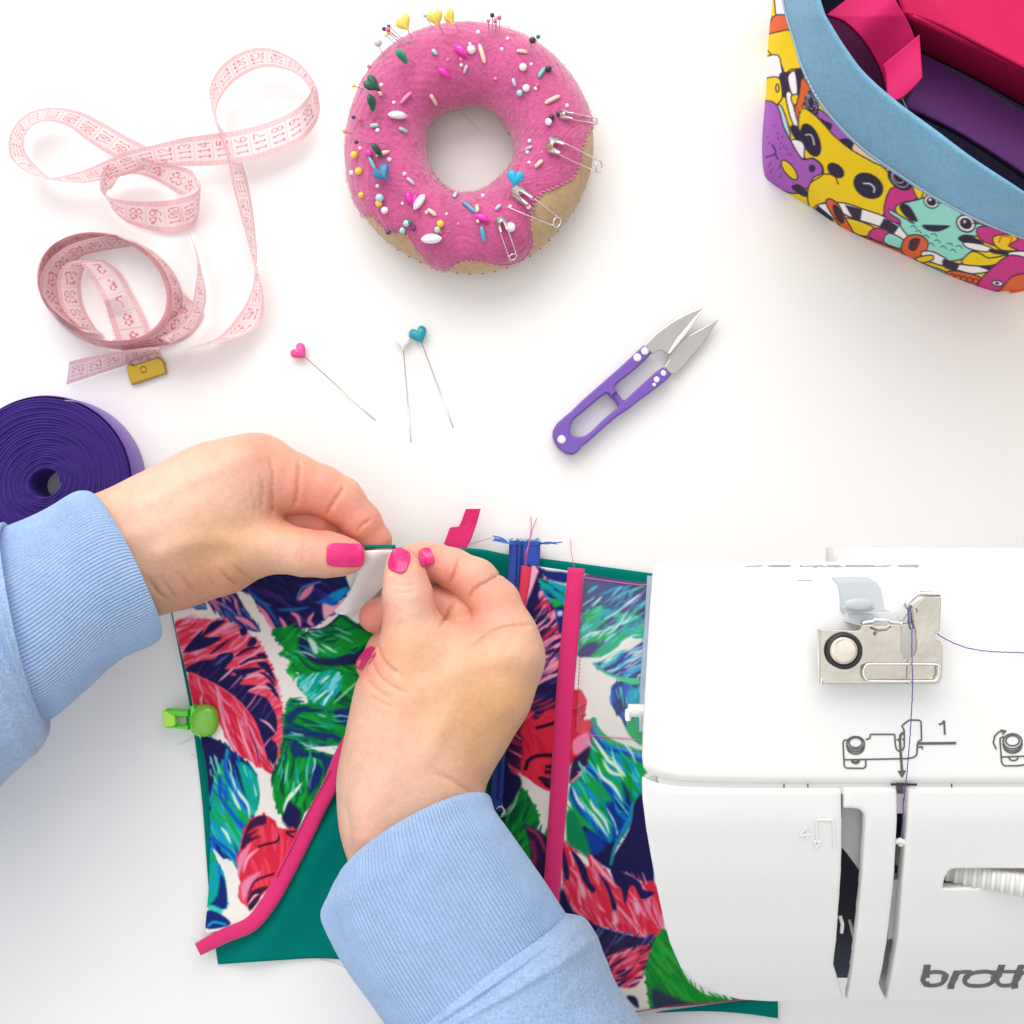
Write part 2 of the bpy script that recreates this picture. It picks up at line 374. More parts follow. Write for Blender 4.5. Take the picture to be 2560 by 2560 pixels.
# dark inside behind the slots, and what shows in them
def slab(name, poly, dz0, dz1, m, par, bev=.02):
    P = np.array([MW(p, dz1) for p in poly]); P2 = P[:, :2]; mb = MB()
    zt = P[:, 2].mean(); V, F = prism(P2, 0, 1, 0)
    kk = len(P2); V[:, 2] = zy(V[:, 1])+np.where(V[:, 2] > .5, dz1, dz0)
    return mk(name, V, F, m, par, smooth=False)
slab('slot_lining', [(2060, 1985), (2320, 1985), (2300, 2400), (2230, 2470), (2080, 2470), (2060, 2400)], -1.65, -1.55, M_inner, machine)
slab('dial_recess', slab_later, -.9, -.8, mat('recess_dark', (.10, .095, .08), rough=.6), machine)
slab('seam_lining', [(1640, 1930), (1700, 1945), (2240, 1945), (2240, 1985), (1700, 1985), (1650, 1970)], -.5, -.08, mat('seam_grey', (.66, .65, .62), rough=.6), machine)
slab('seam_lining', [(2274, 1945), (2800, 1945), (2800, 1985), (2274, 1985)], -.3, -.08, mat('seam_grey_b', (.66, .65, .62), rough=.6), machine)
slab('take_up_cover', [(2106, 2015), (2166, 2018), (2168, 2100), (2166, 2150), (2156, 2184), (2146, 2170), (2118, 2133), (2106, 2120)], -.55, -.30, mat('shade_grey_plastic', (.40, .39, .38), rough=.4), machine)
slab('guide_plate', [(2243, 1985), (2272, 1985), (2270, 2034), (2241, 2034)], -.5, -.25, mat('pale_grey_plastic', (.62, .60, .64), rough=.4), machine)
slab('needle_bar_cover', [(2228, 2205), (2262, 2195), (2250, 2345), (2222, 2352)], -.6, -.30, M_grey, machine)
slab('lower_plate', [(2222, 2352), (2250, 2345), (2238, 2440), (2216, 2492), (2198, 2460)], -.9, -.7, mat('mid_grey_plastic', (.30, .29, .30), rough=.5), machine)
lv = MB()
lv.add(*tube([MW((2100, 2290), -.5), MW((2106, 2310), -.35), MW((2104, 2330), -.45)], .035)); lv.add(*tube([MW((2124, 2300), -1.1), MW((2136, 2350), -.9)], .03))
lv.build('take_up_lever', M_case, machine)
g = MB(); g.add(*tube([MW((2240, 2104), -.15), MW((2250, 2100), -.08), MW((2262, 2106), -.12)], .045)); g.add(*ball(MW((2252, 2108), -.16), .06)); g.build('thread_eyelet', M_case, machine)
# tension dial rising out of its slot
nt_ = 150; th = np.linspace(0, 2*np.pi, 2600, endpoint=False)
def dialring(rad, y, amp): 
    r = rad+amp*1.3*np.clip(2.0*np.sin(th*130), -1, 1); return np.stack([r*np.sin(th), np.full_like(th, y), r*np.cos(th)], 1)
Vd = np.vstack([dialring(3.0, -.19, 0), dialring(3.12, -.16, .03), dialring(3.12, .15, .03), dialring(3.02, .19, 0), dialring(2.4, .19, 0), dialring(2.4, -.19, 0)])
zc = zf(2200); c0 = np.array(W(2660, 2218, zc-.1)); c0[2] = zc+.30-3.12
ca, sa = math.cos(-.10), math.sin(-.10)
Vd = np.c_[Vd[:, 0]*ca-Vd[:, 1]*sa, Vd[:, 0]*sa+Vd[:, 1]*ca, Vd[:, 2]]+c0
mk('tension_dial', Vd, gridF(6, len(th), True, True), mat('ivory_plastic', (.72, .71, .67), rough=.4), machine, smooth=False)
# printed marks: thin ink strips lying on the covers
def ink(name, strokes, m, w=4.2, parent=machine, dz=.012, joint=True):
    mb = MB()
    for st in strokes:
        ww = w
        if isinstance(st, tuple) and isinstance(st[1], (int, float)): st, ww = st
        P = np.array([MW(p, dz) for p in st]); closed = len(P) > 3 and np.linalg.norm(P[0]-P[-1]) < 1e-6
        hw = ww/200*(HC-P[:, 2].mean())/HC
        T = np.gradient(P[:, :2], axis=0)
        if closed: T[0] = T[-1] = P[1, :2]-P[-2, :2]
        T /= np.linalg.norm(T, axis=1)[:, None]+1e-9; Nn = np.c_[T[:, 1], -T[:, 0]]*hw
        A = P.copy(); B = P.copy(); A[:, :2] += Nn; B[:, :2] -= Nn; k = len(P)
        if joint and not closed: A[0, :2] -= T[0]*hw; B[0, :2] -= T[0]*hw; A[-1, :2] += T[-1]*hw; B[-1, :2] += T[-1]*hw
        A2 = A.copy(); B2 = B.copy(); A2[:, 2] -= .012; B2[:, 2] -= .012
        V = np.vstack([A, B, B2, A2]); F = []
        for i in range(k-1):
            for q in range(4): a, b = q*k+i, ((q+1) % 4)*k+i; F.append((a, b, b+1, a+1))
        F += [(0, k, 2*k, 3*k), (k-1, 4*k-1, 3*k-1, 2*k-1)]
        mb.add(V, F)
    return mb.build(name, m, parent, smooth=False)
def circ(c, rx, ry=None, a0=0, a1=360, n=28):
    ry = ry or rx; t = np.radians(np.linspace(a0, a1, n)); return [(c[0]+rx*math.cos(a), c[1]+ry*math.sin(a)) for a in t]
def poly_s(P, n=4): return [tuple(p) for p in resample(P, max(8, len(P)*n))]
TMn = lambda L_: TM(L_)
dg = []
dg += [(TM([(1140, 983), (1157, 978), (1160, 958), (1282, 958), (1284, 1000), (1290, 1032), (1302, 1042)])), 0][:1]
dg.append(TM([(1040, 986), (1026, 988), (1022, 1000), (1028, 1118), (1040, 1128), (1125, 1129), (1136, 1120), (1137, 1088)]))
dg.append(TM([(1028, 1086), (1345, 1080), (1378, 1074), (1394, 1060), (1396, 1010), (1402, 992), (1420, 985), (1417, 990), (1415, 895), (1408, 887), (1355, 886), (1318, 914), (1330, 938), (1330, 1020), (1322, 1036)]))
dg.append(TM(circ((1085, 1002), 44, 33))); dg.append(TM(circ((1085, 1000), 33, 25))); dg.append(TM(circ((1085, 1012), 45, 34, 5, 175))); dg.append(TM(circ((1085, 1024), 42, 33, 12, 168)))
dg.append(TM(circ((1085, 1088), 20, 17, 0, 180))); dg.append(TM(circ((1085, 1088), 12, 9, 0, 180)))
dg.append((TM([(1402, 1004), (1500, 1003), (1584, 1002)]), 6.5)); dg.append((TM([(1322, 952), (1311, 962), (1308, 985), (1314, 1080), (1320, 1160)]), 6.0))
dg.append((TM([(1509, 907), (1524, 902), (1531, 888), (1534, 955)]), 4.5)); dg.append(TM([(1402, 1022), (1420, 1020), (1422, 1030)]))
for p in [(1296, 985), (1324, 983)]: dg.append((TM([p, (p[0]+3, p[1])]), 4))
dg.append(TM([(1302, 1145), (1334, 1143)])); 
for k in range(12):
    x0 = 1303+k*1.3; x1 = 1334-k*1.3; y = 1146+k*2.4
    dg.append((TM([(x0, y), (x1, y-1)]), 2.4))
dg = [d for d in dg if d]
diag = []
for st in dg:
    ww = 3.6
    if isinstance(st, tuple): st, ww = st
    diag.append((poly_s(st, 6) if len(st) > 2 else st, ww))
ink('threading_diagram', diag, M_ink)
d2 = [TM(circ((1875, 993), 47, 38)), TM(circ((1875, 990), 34, 26)), TM(circ((1875, 1004), 48, 38, 5, 175)), TM(circ((1875, 1016), 45, 36, 12, 168)),
      TM([(1828, 970), (1812, 978), (1813, 1000), (1820, 1100), (1832, 1116), (1900, 1116), (1930, 1112)]), TM([(1822, 1072), (1932, 1068)]), TM(circ((1880, 1075), 22, 15, 0, 180)),
      TM([(1792, 1030), (1778, 1000), (1786, 965), (1806, 946), (1836, 941)]), TM([(1818, 937), (1842, 941), (1826, 956)])]
ink('screw_diagram', [(poly_s(s_, 6), 3.6) for s_ in d2], M_ink)
# moulded figure 4 and bent arrow on the face cover
em = [TF([(840, 390), (838, 335), (803, 378), (848, 374)]), TF([(978, 445), (972, 300), (893, 298), (886, 305), (890, 410)]), TF([(875, 410), (890, 440), (908, 408), (875, 410)])]
ink('raised_mark', [(poly_s(s_, 8), 5) for s_ in em], M_case, dz=.03)
# maker's word on the front: b r o t h e r
def logo(T, name, m, w0=17):
    L_ = []
    def add(P, wd=w0, n=5): L_.append((poly_s(cr(T(P), 6), 2), wd))
    add([(1447, 1030), (1438, 1080)], w0+1); add([(1436, 1118), (1430, 1100), (1440, 1074), (1462, 1062), (1500, 1060), (1528, 1066), (1538, 1080), (1530, 1104), (1508, 1122), (1470, 1128), (1440, 1124), (1430, 1108)])
    add([(1597, 1060), (1580, 1100), (1564, 1136)]); add([(1584, 1090), (1600, 1068), (1625, 1060), (1652, 1060)])
    add([(1692, 1062), (1740, 1058), (1778, 1066), (1786, 1084), (1774, 1108), (1742, 1126), (1690, 1130), (1650, 1124), (1640, 1106), (1652, 1080), (1672, 1067), (1692, 1062)])
    add([(1822, 1032), (1806, 1080), (1802, 1106), (1816, 1126), (1850, 1128), (1868, 1124)]); add([(1786, 1062), (1820, 1060), (1888, 1060)], w0-3)
    add([(1922, 1030), (1900, 1080), (1884, 1134)]); add([(1900, 1090), (1920, 1068), (1960, 1060), (1990, 1068), (1992, 1090), (1980, 1134)])
    add([(2030, 1096), (2140, 1092), (2136, 1072), (2110, 1060), (2070, 1060), (2036, 1074), (2026, 1100), (2040, 1124), (2080, 1130), (2126, 1126)])
    add([(2188, 1060), (2170, 1100), (2158, 1136)]); add([(2176, 1090), (2196, 1068), (2216, 1060), (2240, 1060)])
    return ink(name, L_, m)
logo(TF, 'maker_mark', M_logo)
bx = lambda P: [(2300-(a[0]-1430)*.56*.96, 1414-(a[1]-1095)*.045) for a in P]
ink('rear_maker_mark', [( [(q[0], q[1]) for q in s_], 2.4) for s_ in [bx(p) for p in (
    [(1447, 1010), (1436, 1118)], [(1436, 1118), (1440, 1070), (1500, 1060), (1540, 1090), (1500, 1130), (1440, 1124)], [(1597, 1060), (1564, 1136)], [(1584, 1090), (1652, 1060)],
    [(1692, 1060), (1778, 1066), (1774, 1108), (1690, 1130), (1640, 1106), (1692, 1060)], [(1822, 1022), (1802, 1106), (1860, 1128)], [(1786, 1062), (1888, 1060)],
    [(1922, 1010), (1884, 1134)], [(1900, 1090), (1990, 1068), (1980, 1134)], [(2030, 1096), (2140, 1092), (2110, 1060), (2036, 1074), (2040, 1124), (2126, 1126)], [(2188, 1060), (2158, 1136)], [(2176, 1090), (2240, 1060)])]],
    mat('pale_ink', (.42, .42, .42), rough=.5), dz=.012)
ink('small_mark', [(TM([(795, 183), (830, 181), (865, 183)]), 3)], mat('pale_ink_small', (.5, .5, .5)))
# hinge ticks along the seam
for t_ in [(TM([(725, 1210), (725, 1224)]), 3), (TM([(845, 1210), (845, 1222)]), 3), (TM([(1569, 1209), (1569, 1222)]), 3), (TM([(1268, 1210), (1388, 1211)]), 6)]: ink('seam_tick', [t_], M_black, dz=.02)
# thread guide plate
def plate(name, poly, dz, tk, m, par, bev=.02, hole=None):
    V, F = prism(np.array([MW(p, dz) for p in poly]), 0, 1, bev)
    zt = zy(V[:, 1].mean())+dz; top = V[:, 2] > .5
    V[:, 2] = np.where(top, zt+(V[:, 2]-1), zt-tk); return mk(name, V, F, m, par, smooth=False)
gp = [(905, 430), (915, 424), (1085, 436), (1108, 430), (1118, 412), (1124, 404), (1170, 404), (1190, 412), (1240, 412), (1255, 403), (1312, 405), (1318, 420), (1318, 470), (1320, 545), (1332, 568), (1356, 578),
      (1380, 568), (1392, 545), (1394, 500), (1386, 430), (1372, 380), (1364, 322), (1392, 346), (1388, 328), (1368, 316), (1420, 262), (1498, 262), (1508, 270), (1510, 438), (1490, 446), (1484, 462), (1490, 482), (1518, 494), (1528, 512),
      (1529, 676), (1520, 700), (1500, 709), (950, 710), (908, 704)]
plate('thread_guide', TM(gp), .42, .05, M_steel, machine)
tg = bpy.data.objects['thread_guide']
M_steel2 = mat('bright_steel', (.85, .84, .82), rough=.12, metal=1)
fl = MB()
fl.add(*tube([MW(p, .43) for p in TM([(1118, 404), (1124, 394), (1170, 392), (1175, 382), (1250, 382), (1256, 390), (1312, 392), (1318, 404)])], .035))
fl.add(*tube([MW(p, .30) for p in TM([(905, 430), (907, 560), (912, 704)])], .05)); fl.add(*tube([MW(p, .30) for p in TM([(1336, 316), (1352, 290), (1392, 254), (1420, 250), (1508, 254)])], .045))
fl.build('folded_lip', M_steel2, tg)
hk = MB(); hk.add(*tube([MW(p, .25) for p in TM([(1340, 312), (1356, 318), (1362, 345), (1362, 395), (1372, 428)])], .05)); hk.build('hook', mat('grey_steel', (.25, .26, .32), rough=.3, metal=1), tg)
P = resample(cr(TM([(1150, 604), (1480, 606), (1500, 625), (1504, 655), (1490, 682), (1460, 690), (1170, 690), (1138, 680), (1124, 652), (1130, 618), (1150, 604)]), 6), 70)
rb = MB(); rb.add(*tube([MW(p, .43) for p in P], .022, caps=False)); rb.build('pressed_slot', M_steel2, tg)
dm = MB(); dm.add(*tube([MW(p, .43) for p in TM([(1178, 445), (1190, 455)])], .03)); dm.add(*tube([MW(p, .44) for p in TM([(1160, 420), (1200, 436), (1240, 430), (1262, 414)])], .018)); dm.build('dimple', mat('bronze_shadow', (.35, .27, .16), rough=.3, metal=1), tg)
kc = TM([(1029, 538)])[0]
zt = zf(kc[1])
V, F = tube([MW((kc[0]+38.5*math.cos(a), kc[1]+39.5*math.sin(a)), .47) for a in np.linspace(0, 6.2832, 49)], .045, 8, False); mk('rubber_ring', V, F, M_black, machine)
V, F = prism([MW((kc[0]+33*math.cos(a), kc[1]+34*math.sin(a)), .62)[:2] for a in np.linspace(0, 6.2832, 48, endpoint=False)], 0, 1, .05); V[:, 2] = zt+.42+np.where(V[:, 2] < .5, .0, V[:, 2]*.20)
mk('guide_screw', V, F, mat('screw_steel', (.80, .72, .60), rough=.10, metal=1, bumps=((.8, .5),)), machine)
# pre-tension disc and the recess behind the guide
slab('recess', TM([(968, 168), (1060, 163), (1150, 166), (1190, 190), (1214, 226), (1222, 280), (1228, 330), (1290, 345), (1296, 400), (1052, 400), (1030, 350), (1010, 330), (1004, 240), (992, 195)]), -.02, .05, mat('recess_grey', (.47, .50, .52), rough=.4), machine)
V, F = ball((0, 0, 0), 1, 12); q = MW(TM([(1100, 318)])[0], .32); V = V*np.array([.27, .085, .18])+np.array(q); pd = MB(); pd.add(V, F)
V, F = ball((0, 0, 0), 1, 12); q = MW(TM([(1100, 304)])[0], .55); pd.add(V*np.array([.24, .10, .04])+np.array(q), F)
pd.build('pretension_disc', M_grey, machine); 
slab('guide_base', TM([(1046, 352), (1290, 345), (1298, 400), (1290, 412), (1110, 412), (1050, 395)]), 0, .25, mat('base_grey', (.66, .68, .69), rough=.4), machine)
# needle threader lever at the left flank
ll = MB()
ll.add(*tube([W(1596+x, 1775+y, 7.6) for x, y in ((50, -4), (-14, -2), (-24, 4), (-26, 26))], [.085, .085, .08, .05])); ll.add(*box(W(1594, 1776, 7.6), (.34, .22, .15)))
ll.add(*tube([W(1600, 1785, 7.5), W(1602, 1805, 7.5)], .026)); ll.add(*tube([W(1608, 1785, 7.5), W(1610, 1805, 7.5)], .026)); ll.build('threader_lever', M_case, machine)
# underside, base and column (out of the picture to the right)
def rb_box(name, x0, x1, y0, y1, z0, z1, b=.25):
    V, F = prism([(x0+b, y0), (x1-b, y0), (x1, y0+b), (x1, y1-b), (x1-b, y1), (x0+b, y1), (x0, y1-b), (x0, y0+b)], z0, z1, b*.5); return mk(name, V, F, M_case, machine)
rb_box('arm_underside', 3.1, 15, -7.8, -1.6, 5.6, 6.6)
rb_box('free_arm', 7.2, 15, -7.4, -2.6, 0.02, 3.0)
rb_box('column', 12.2, 19, -9, -1.2, 0.03, 10.0)
# faint handle at the back edge
rb_box('rear_cover', 5.75, 15, -.96, -.64, 8.0, 8.9, .03)
# purple sewing thread, a thing of its own
def wob(P, n, a=.0025): 
    P = resample(cr(P, 8), n); P = np.asarray(P); P[:, :2] += rng.normal(size=(len(P), 2))*a; return P
tm = MB()
tm.add(*tube(wob([MW(p, d) for p, d in zip(TM([(2100, 549), (1932, 547), (1780, 542), (1680, 530), (1620, 515), (1560, 490), (1520, 468), (1494, 450)]), [.1, .1, .12, .15, .2, .3, .38, .40])], 60), .009, 5))
tm.add(*tube([MW(p, .5) for p in TM([(1322, 386), (1346, 350), (1366, 312)])], .006, 4)); tm.add(*tube([MW(p, .5) for p in TM([(1316, 402), (1350, 396), (1382, 388)])], .006, 4))
tm.add(*tube(wob([MW(p, d) for p, d in zip(TM([(1372, 395), (1368, 480), (1368, 580), (1372, 690), (1366, 840), (1356, 1000), (1344, 1140), (1334, 1230), (1328, 1290)])+TF([(1326, 190), (1322, 300), (1318, 380), (1312, 420)]), [.5, .5, .48, .48, .35, .2, .1, .05, .0, -.05, -.08, -.1, -.12])], 90), .009, 5))
o = tm.build('sewing_thread', M_thread_p); tag(o, 'purple sewing thread running over the metal thread guide into the slot', 'thread')
# ================================================================ printed leaf cloth (colours are the dye of the print)
WH = (236, 230, 224); NV = (30, 26, 78); NV2 = (22, 40, 110); BL = (20, 82, 190); CY = (10, 150, 205); TEA = (0, 165, 140); GR = (8, 140, 45); GR2 = (20, 165, 60); DG = (8, 70, 60)
RD = (214, 40, 66); CO = (232, 70, 95); PK = (232, 130, 165); PK2 = (240, 170, 190); PU = (70, 40, 110); MG = (216, 30, 96)
cvL = Canvas(400, 1340, 1160, 2420, WH, 1.5)
def leaf(cv, T, P, base, cols, ang, n=40, ln=60, wd=7, seed=1, edge=None, smooth=3, jit=.14):
    P = T(P); cv.fill(P, base, 1.5, smooth); cv.streaks(P, cols, ang, n, ln, wd, seed=seed, jit=jit)
    B_ = cr(P, 6, True); r_ = np.random.default_rng(seed+100); c_ = B_[:, :2].mean(0); cl = [base]+list(cols)
    for k in range(int(n*.8)):
        q = B_[r_.integers(len(B_)), :2]; d = q-c_; a0 = math.radians(ang(q) if callable(ang) else ang)+r_.normal()*.2; e = np.array([math.cos(a0), math.sin(a0)]); e = e if e.dot(d) > 0 else -e
        cv.line([q-e*ln*.35, q, q+e*(1+6*r_.random())], cl[r_.integers(len(cl))], wd*(.35+.5*r_.random()), 1.4, 2, True, None, .9)
    if edge: cv.line(P+[P[0]], edge, 2.2, 1.4, 3, op=.55)
rot = lambda c, k=0: (lambda q: math.degrees(math.atan2(q[1]-c[1], q[0]-c[0]))+k)
# navy feathered leaf under the hand
leaf(cvL, TA, [(560, 200), (700, 60), (1000, 0), (1400, 60), (1520, 205), (1470, 270), (1440, 250), (1500, 290), (1430, 330), (1440, 370), (1330, 350), (1400, 420), (1330, 470), (1240, 540), (1120, 548), (1020, 575), (950, 560), (880, 470), (800, 400), (720, 270)], NV,
     [NV2, PU, NV2, (50, 50, 130), (18, 20, 60)], 25, 70, 60, 6, 2)
cvL.fill(TA([(1320, 300), (1400, 255), (1520, 215), (1480, 290), (1430, 330), (1400, 380), (1330, 370), (1270, 350)]), BL, 3); cvL.fill(TA([(1360, 290), (1430, 245), (1515, 220), (1470, 300), (1400, 330)]), CY, 3)
cvL.fill(TA([(1310, 350), (1400, 370), (1450, 330), (1450, 390), (1360, 450), (1320, 470)]), PK2, 3); cvL.fill(TA([(1110, 320), (1160, 240), (1240, 195), (1210, 270), (1150, 320)]), PK, 3); cvL.line(TA([(1105, 310), (1150, 220), (1290, 175)]), (80, 130, 190), 5, 2)
for q in [[(1050, 420), (1110, 460), (1130, 540)], [(780, 360), (850, 440), (920, 555)], [(830, 400), (880, 500), (930, 560)], [(1240, 420), (1200, 490), (1240, 535)], [(960, 460), (1000, 520), (1010, 570)]]: cvL.line(TA(q), PK, 10, 2.5, taper=True)
for q in [[(760, 300), (860, 380), (960, 520)], [(700, 230), (800, 330), (900, 370)], [(1250, 340), (1330, 330), (1420, 300)], [(940, 400), (1060, 400), (1200, 380)]]: cvL.line(TA(q), (40, 95, 170), 8, 2.5, taper=True)
leaf(cvL, TA, [(150, 345), (260, 330), (350, 335), (375, 400), (300, 385), (230, 380), (180, 400)], (35, 70, 140), [PK, CY, NV], 10, 10, 40, 5, 3)
leaf(cvL, TA, [(380, 320), (470, 280), (600, 250), (660, 370), (730, 460), (800, 575), (700, 560), (620, 540), (540, 480), (450, 410)], NV2, [NV, (50, 110, 180), PK, NV, BL], 52, 34, 60, 6, 4)
cvL.line(TA([(600, 460), (690, 490), (790, 570)]), PK, 12, 2, taper=True)
# pink and navy feather
feather = [(125, 490), (280, 470), (420, 478), (520, 485), (640, 545), (720, 600), (800, 665), (830, 740), (870, 800), (900, 880), (945, 970), (960, 1080), (990, 1230), (990, 1400), (975, 1560), (965, 1740), (900, 1715), (800, 1560), (600, 1250), (240, 920), (180, 760), (140, 620)]
leaf(cvL, TA, feather, CO, [PK, PK2, RD, RD, CO, PK], lambda q: -28+0*q[0], 110, 70, 8, 5)
nvp = [[(210, 870), (330, 810), (430, 800), (480, 760), (570, 745), (590, 790), (520, 880), (640, 870), (560, 930), (700, 930), (640, 1000), (780, 1010), (700, 1060), (840, 1100), (900, 1180), (940, 1280), (935, 1380), (900, 1440), (945, 1500), (925, 1640), (860, 1600), (800, 1400), (740, 1280), (640, 1140), (520, 1045), (400, 975), (240, 915)],
       [(190, 740), (280, 640), (350, 590), (420, 500), (530, 485), (440, 560), (350, 620), (500, 620), (400, 690), (280, 730)], [(640, 560), (690, 545), (700, 590), (660, 610)], [(700, 690), (740, 620), (780, 650), (750, 690)],
       [(600, 900), (700, 870), (830, 870), (700, 920), (640, 940)], [(780, 830), (850, 820), (890, 870), (930, 980), (860, 900)], [(850, 990), (910, 1010), (960, 1120), (900, 1060)], [(780, 760), (840, 750), (860, 790), (800, 790)]]
for p_ in nvp: cvL.fill(TA(p_), NV, 1.6)
cvL.streaks(TA(nvp[0]), [PU, (60, 60, 130), PK], -55, 14, 60, 3.5, seed=6)
for q in [[(430, 860), (500, 800), (560, 760)], [(620, 830), (740, 770), (830, 690)], [(600, 880), (720, 820), (860, 800)], [(660, 960), (760, 930), (880, 930)], [(730, 1040), (820, 1020), (900, 1040)], [(470, 980), (560, 900), (600, 860)], [(800, 1280), (870, 1320), (930, 1390)]]: cvL.line(TA(q), PK2 if q[0][0] > 440 else (90, 90, 160), 6, 1.8, taper=True)
for q in [[(600, 780), (700, 720), (790, 700)], [(640, 850), (720, 800), (800, 790)], [(350, 560), (300, 620), (200, 720)], [(560, 640), (480, 700), (400, 760)], [(800, 900), (870, 940), (930, 1020)]]: cvL.line(TA(q), NV, 7, 1.4, taper=True)
leaf(cvL, TA, [(230, 905), (400, 980), (520, 1050), (640, 1140), (760, 1290), (800, 1400), (850, 1590), (965, 1740), (860, 1700), (790, 1620), (800, 1670), (700, 1600), (640, 1590), (560, 1480), (490, 1330), (440, 1230), (330, 1190), (268, 1160)], RD, [CO, PK, RD, CO, PK, (190, 30, 60)], 62, 60, 80, 6, 7)
for q in [[(460, 1020), (490, 1230), (560, 1440), (640, 1580)], [(620, 1260), (680, 1450), (760, 1640)], [(340, 1080), (330, 1140), (345, 1170)]]: cvL.line(TA(q), PK2, 6, 2, taper=True)
cvL.line(TA([(700, 1330), (770, 1500), (800, 1650)]), (80, 30, 60), 3.5, 1.5, taper=True); cvL.line(TA([(240, 905), (520, 1045), (700, 1210), (800, 1400), (860, 1600)]), (240, 90, 110), 3.5, 1.5)
# green leaves
leaf(cvL, TA, [(920, 560), (1110, 548), (1200, 590), (1330, 560), (1460, 435), (1600, 520), (1800, 575), (1900, 700), (1900, 1100), (1580, 1260), (1480, 1210), (1300, 1190), (1180, 1250), (1190, 1130), (1100, 1040), (1070, 960), (1130, 900), (1040, 915), (1030, 870), (1060, 820), (970, 760), (1000, 720), (945, 650)], GR, [GR2, GR, DG, (12, 110, 70), GR2, (0, 120, 50)], lambda q: 28 if q[1] > 1640 else -20, 90, 60, 8, 8)
cvL.fill(TA([(1140, 600), (1190, 650), (1240, 760), (1380, 790), (1580, 740), (1650, 690), (1620, 820), (1480, 850), (1300, 850), (1180, 790), (1110, 690)]), NV, 4, op=.9)
cvL.line(TA([(1200, 560), (1320, 550), (1460, 440)]), NV, 5, 2); cvL.line(TA([(1450, 440), (1600, 540), (1780, 590)]), DG, 8, 3)
cvL.fill(TA([(1190, 620), (1250, 660), (1275, 740), (1240, 750), (1210, 690)]), (190, 225, 215), 2.5); cvL.fill(TA([(1080, 960), (1140, 940), (1100, 1010), (1180, 1100), (1180, 1160), (1080, 1180), (1060, 1050)]), WH, 2)
leaf(cvL, TA, [(1110, 960), (1300, 900), (1450, 900), (1440, 1050), (1320, 1180), (1220, 1130), (1130, 1020)], TEA, [(120, 215, 225), CY, GR, TEA, (180, 235, 235)], -52, 46, 45, 6, 9)
for q in [[(1250, 1130), (1310, 1080), (1350, 1040)], [(1310, 1180), (1350, 1110), (1400, 1050)], [(1290, 1000), (1330, 960), (1370, 930)]]: cvL.line(TA(q), (235, 245, 245), 5, 1.6, taper=True)
cvL.line(TA([(1390, 1160), (1500, 1060), (1620, 950)]), (150, 210, 150), 6, 2, taper=True)
leaf(cvL, TA, [(1000, 1250), (1060, 1120), (1090, 1170), (1200, 1160), (1400, 1200), (1580, 1230), (1620, 1400), (1440, 1500), (1200, 1510), (1440, 1575), (1500, 1620), (1300, 1800), (1220, 1940), (900, 2010), (900, 1810), (960, 1650), (990, 1450)], GR, [GR2, GR, DG, NV2, GR, (10, 120, 90)], lambda q: 10 if q[1] < 1870 else 95, 110, 80, 8, 10)
for P_ in [[(1010, 1260), (1100, 1190), (1220, 1180), (1120, 1240), (1040, 1330)], [(1010, 1350), (1200, 1370), (1400, 1400), (1440, 1440), (1250, 1430), (1020, 1400)], [(1040, 1500), (1120, 1480), (1180, 1600), (1130, 1680), (1080, 1600)], [(1200, 1540), (1300, 1560), (1400, 1600), (1340, 1690), (1250, 1640)], [(1400, 1210), (1570, 1200), (1580, 1330), (1480, 1330)]]: cvL.fill(TA(P_), NV2, 4, op=.85)
cvL.fill(TA([(1210, 1510), (1330, 1500), (1445, 1500), (1430, 1570), (1300, 1540)]), WH, 1.6); cvL.line(TA([(1000, 1420), (1120, 1450), (1210, 1560), (1180, 1760), (1100, 1890)]), GR2, 5, 2)
# blue leaf, lower left
leaf(cvL, TA, [(330, 1430), (430, 1440), (540, 1500), (640, 1590), (720, 1640), (790, 1760), (805, 1900), (740, 2080), (690, 2180), (560, 2400), (380, 2300), (380, 1700)], NV2, [BL, CY, TEA, NV, BL], 72, 70, 90, 8, 11)
cvL.fill(TA([(330, 1430), (430, 1440), (540, 1500), (540, 1560), (470, 1680), (420, 1830), (400, 1900), (365, 1640)]), NV, 3)
cvL.fill(TA([(690, 1640), (760, 1710), (795, 1800), (800, 1920), (760, 2040), (700, 1930), (650, 1760), (640, 1640)]), TEA, 4); cvL.line(TA([(540, 1530), (520, 1650), (450, 1760), (410, 1930)]), (30, 150, 190), 7, 2)
leaf(cvL, TB, [(330, 350), (360, 120), (430, 20), (500, 200), (600, 320), (680, 470), (610, 620), (560, 820), (550, 980), (480, 860), (380, 760), (310, 690), (310, 500)], TEA, [(60, 190, 150), GR2, CY, BL, TEA], 62, 60, 80, 9, 12)
for q in [[(440, 0), (460, 160), (560, 320), (640, 440)], [(390, 150), (400, 330), (500, 480), (590, 600)], [(310, 700), (420, 770), (520, 860), (570, 960)]]: cvL.line(TB(q), BL, 9, 3)
for q in [[(480, 130), (560, 290), (640, 400), (660, 520)], [(500, 280), (540, 380), (580, 450)], [(400, 600), (450, 660), (490, 750)]]: cvL.line(TB(q), (225, 240, 225), 8, 2.5, taper=True)
cvL.fill(TB([(730, 110), (860, 140), (880, 360), (950, 480), (955, 610), (880, 540), (800, 490), (735, 500), (750, 300)]), WH, 1.6)
cvL.fill(TB([(325, 790), (400, 860), (480, 960), (540, 1070), (580, 1160), (620, 1280), (700, 1330), (560, 1470), (500, 1470), (440, 1360), (455, 1200), (430, 1060), (380, 920)]), WH, 1.6)
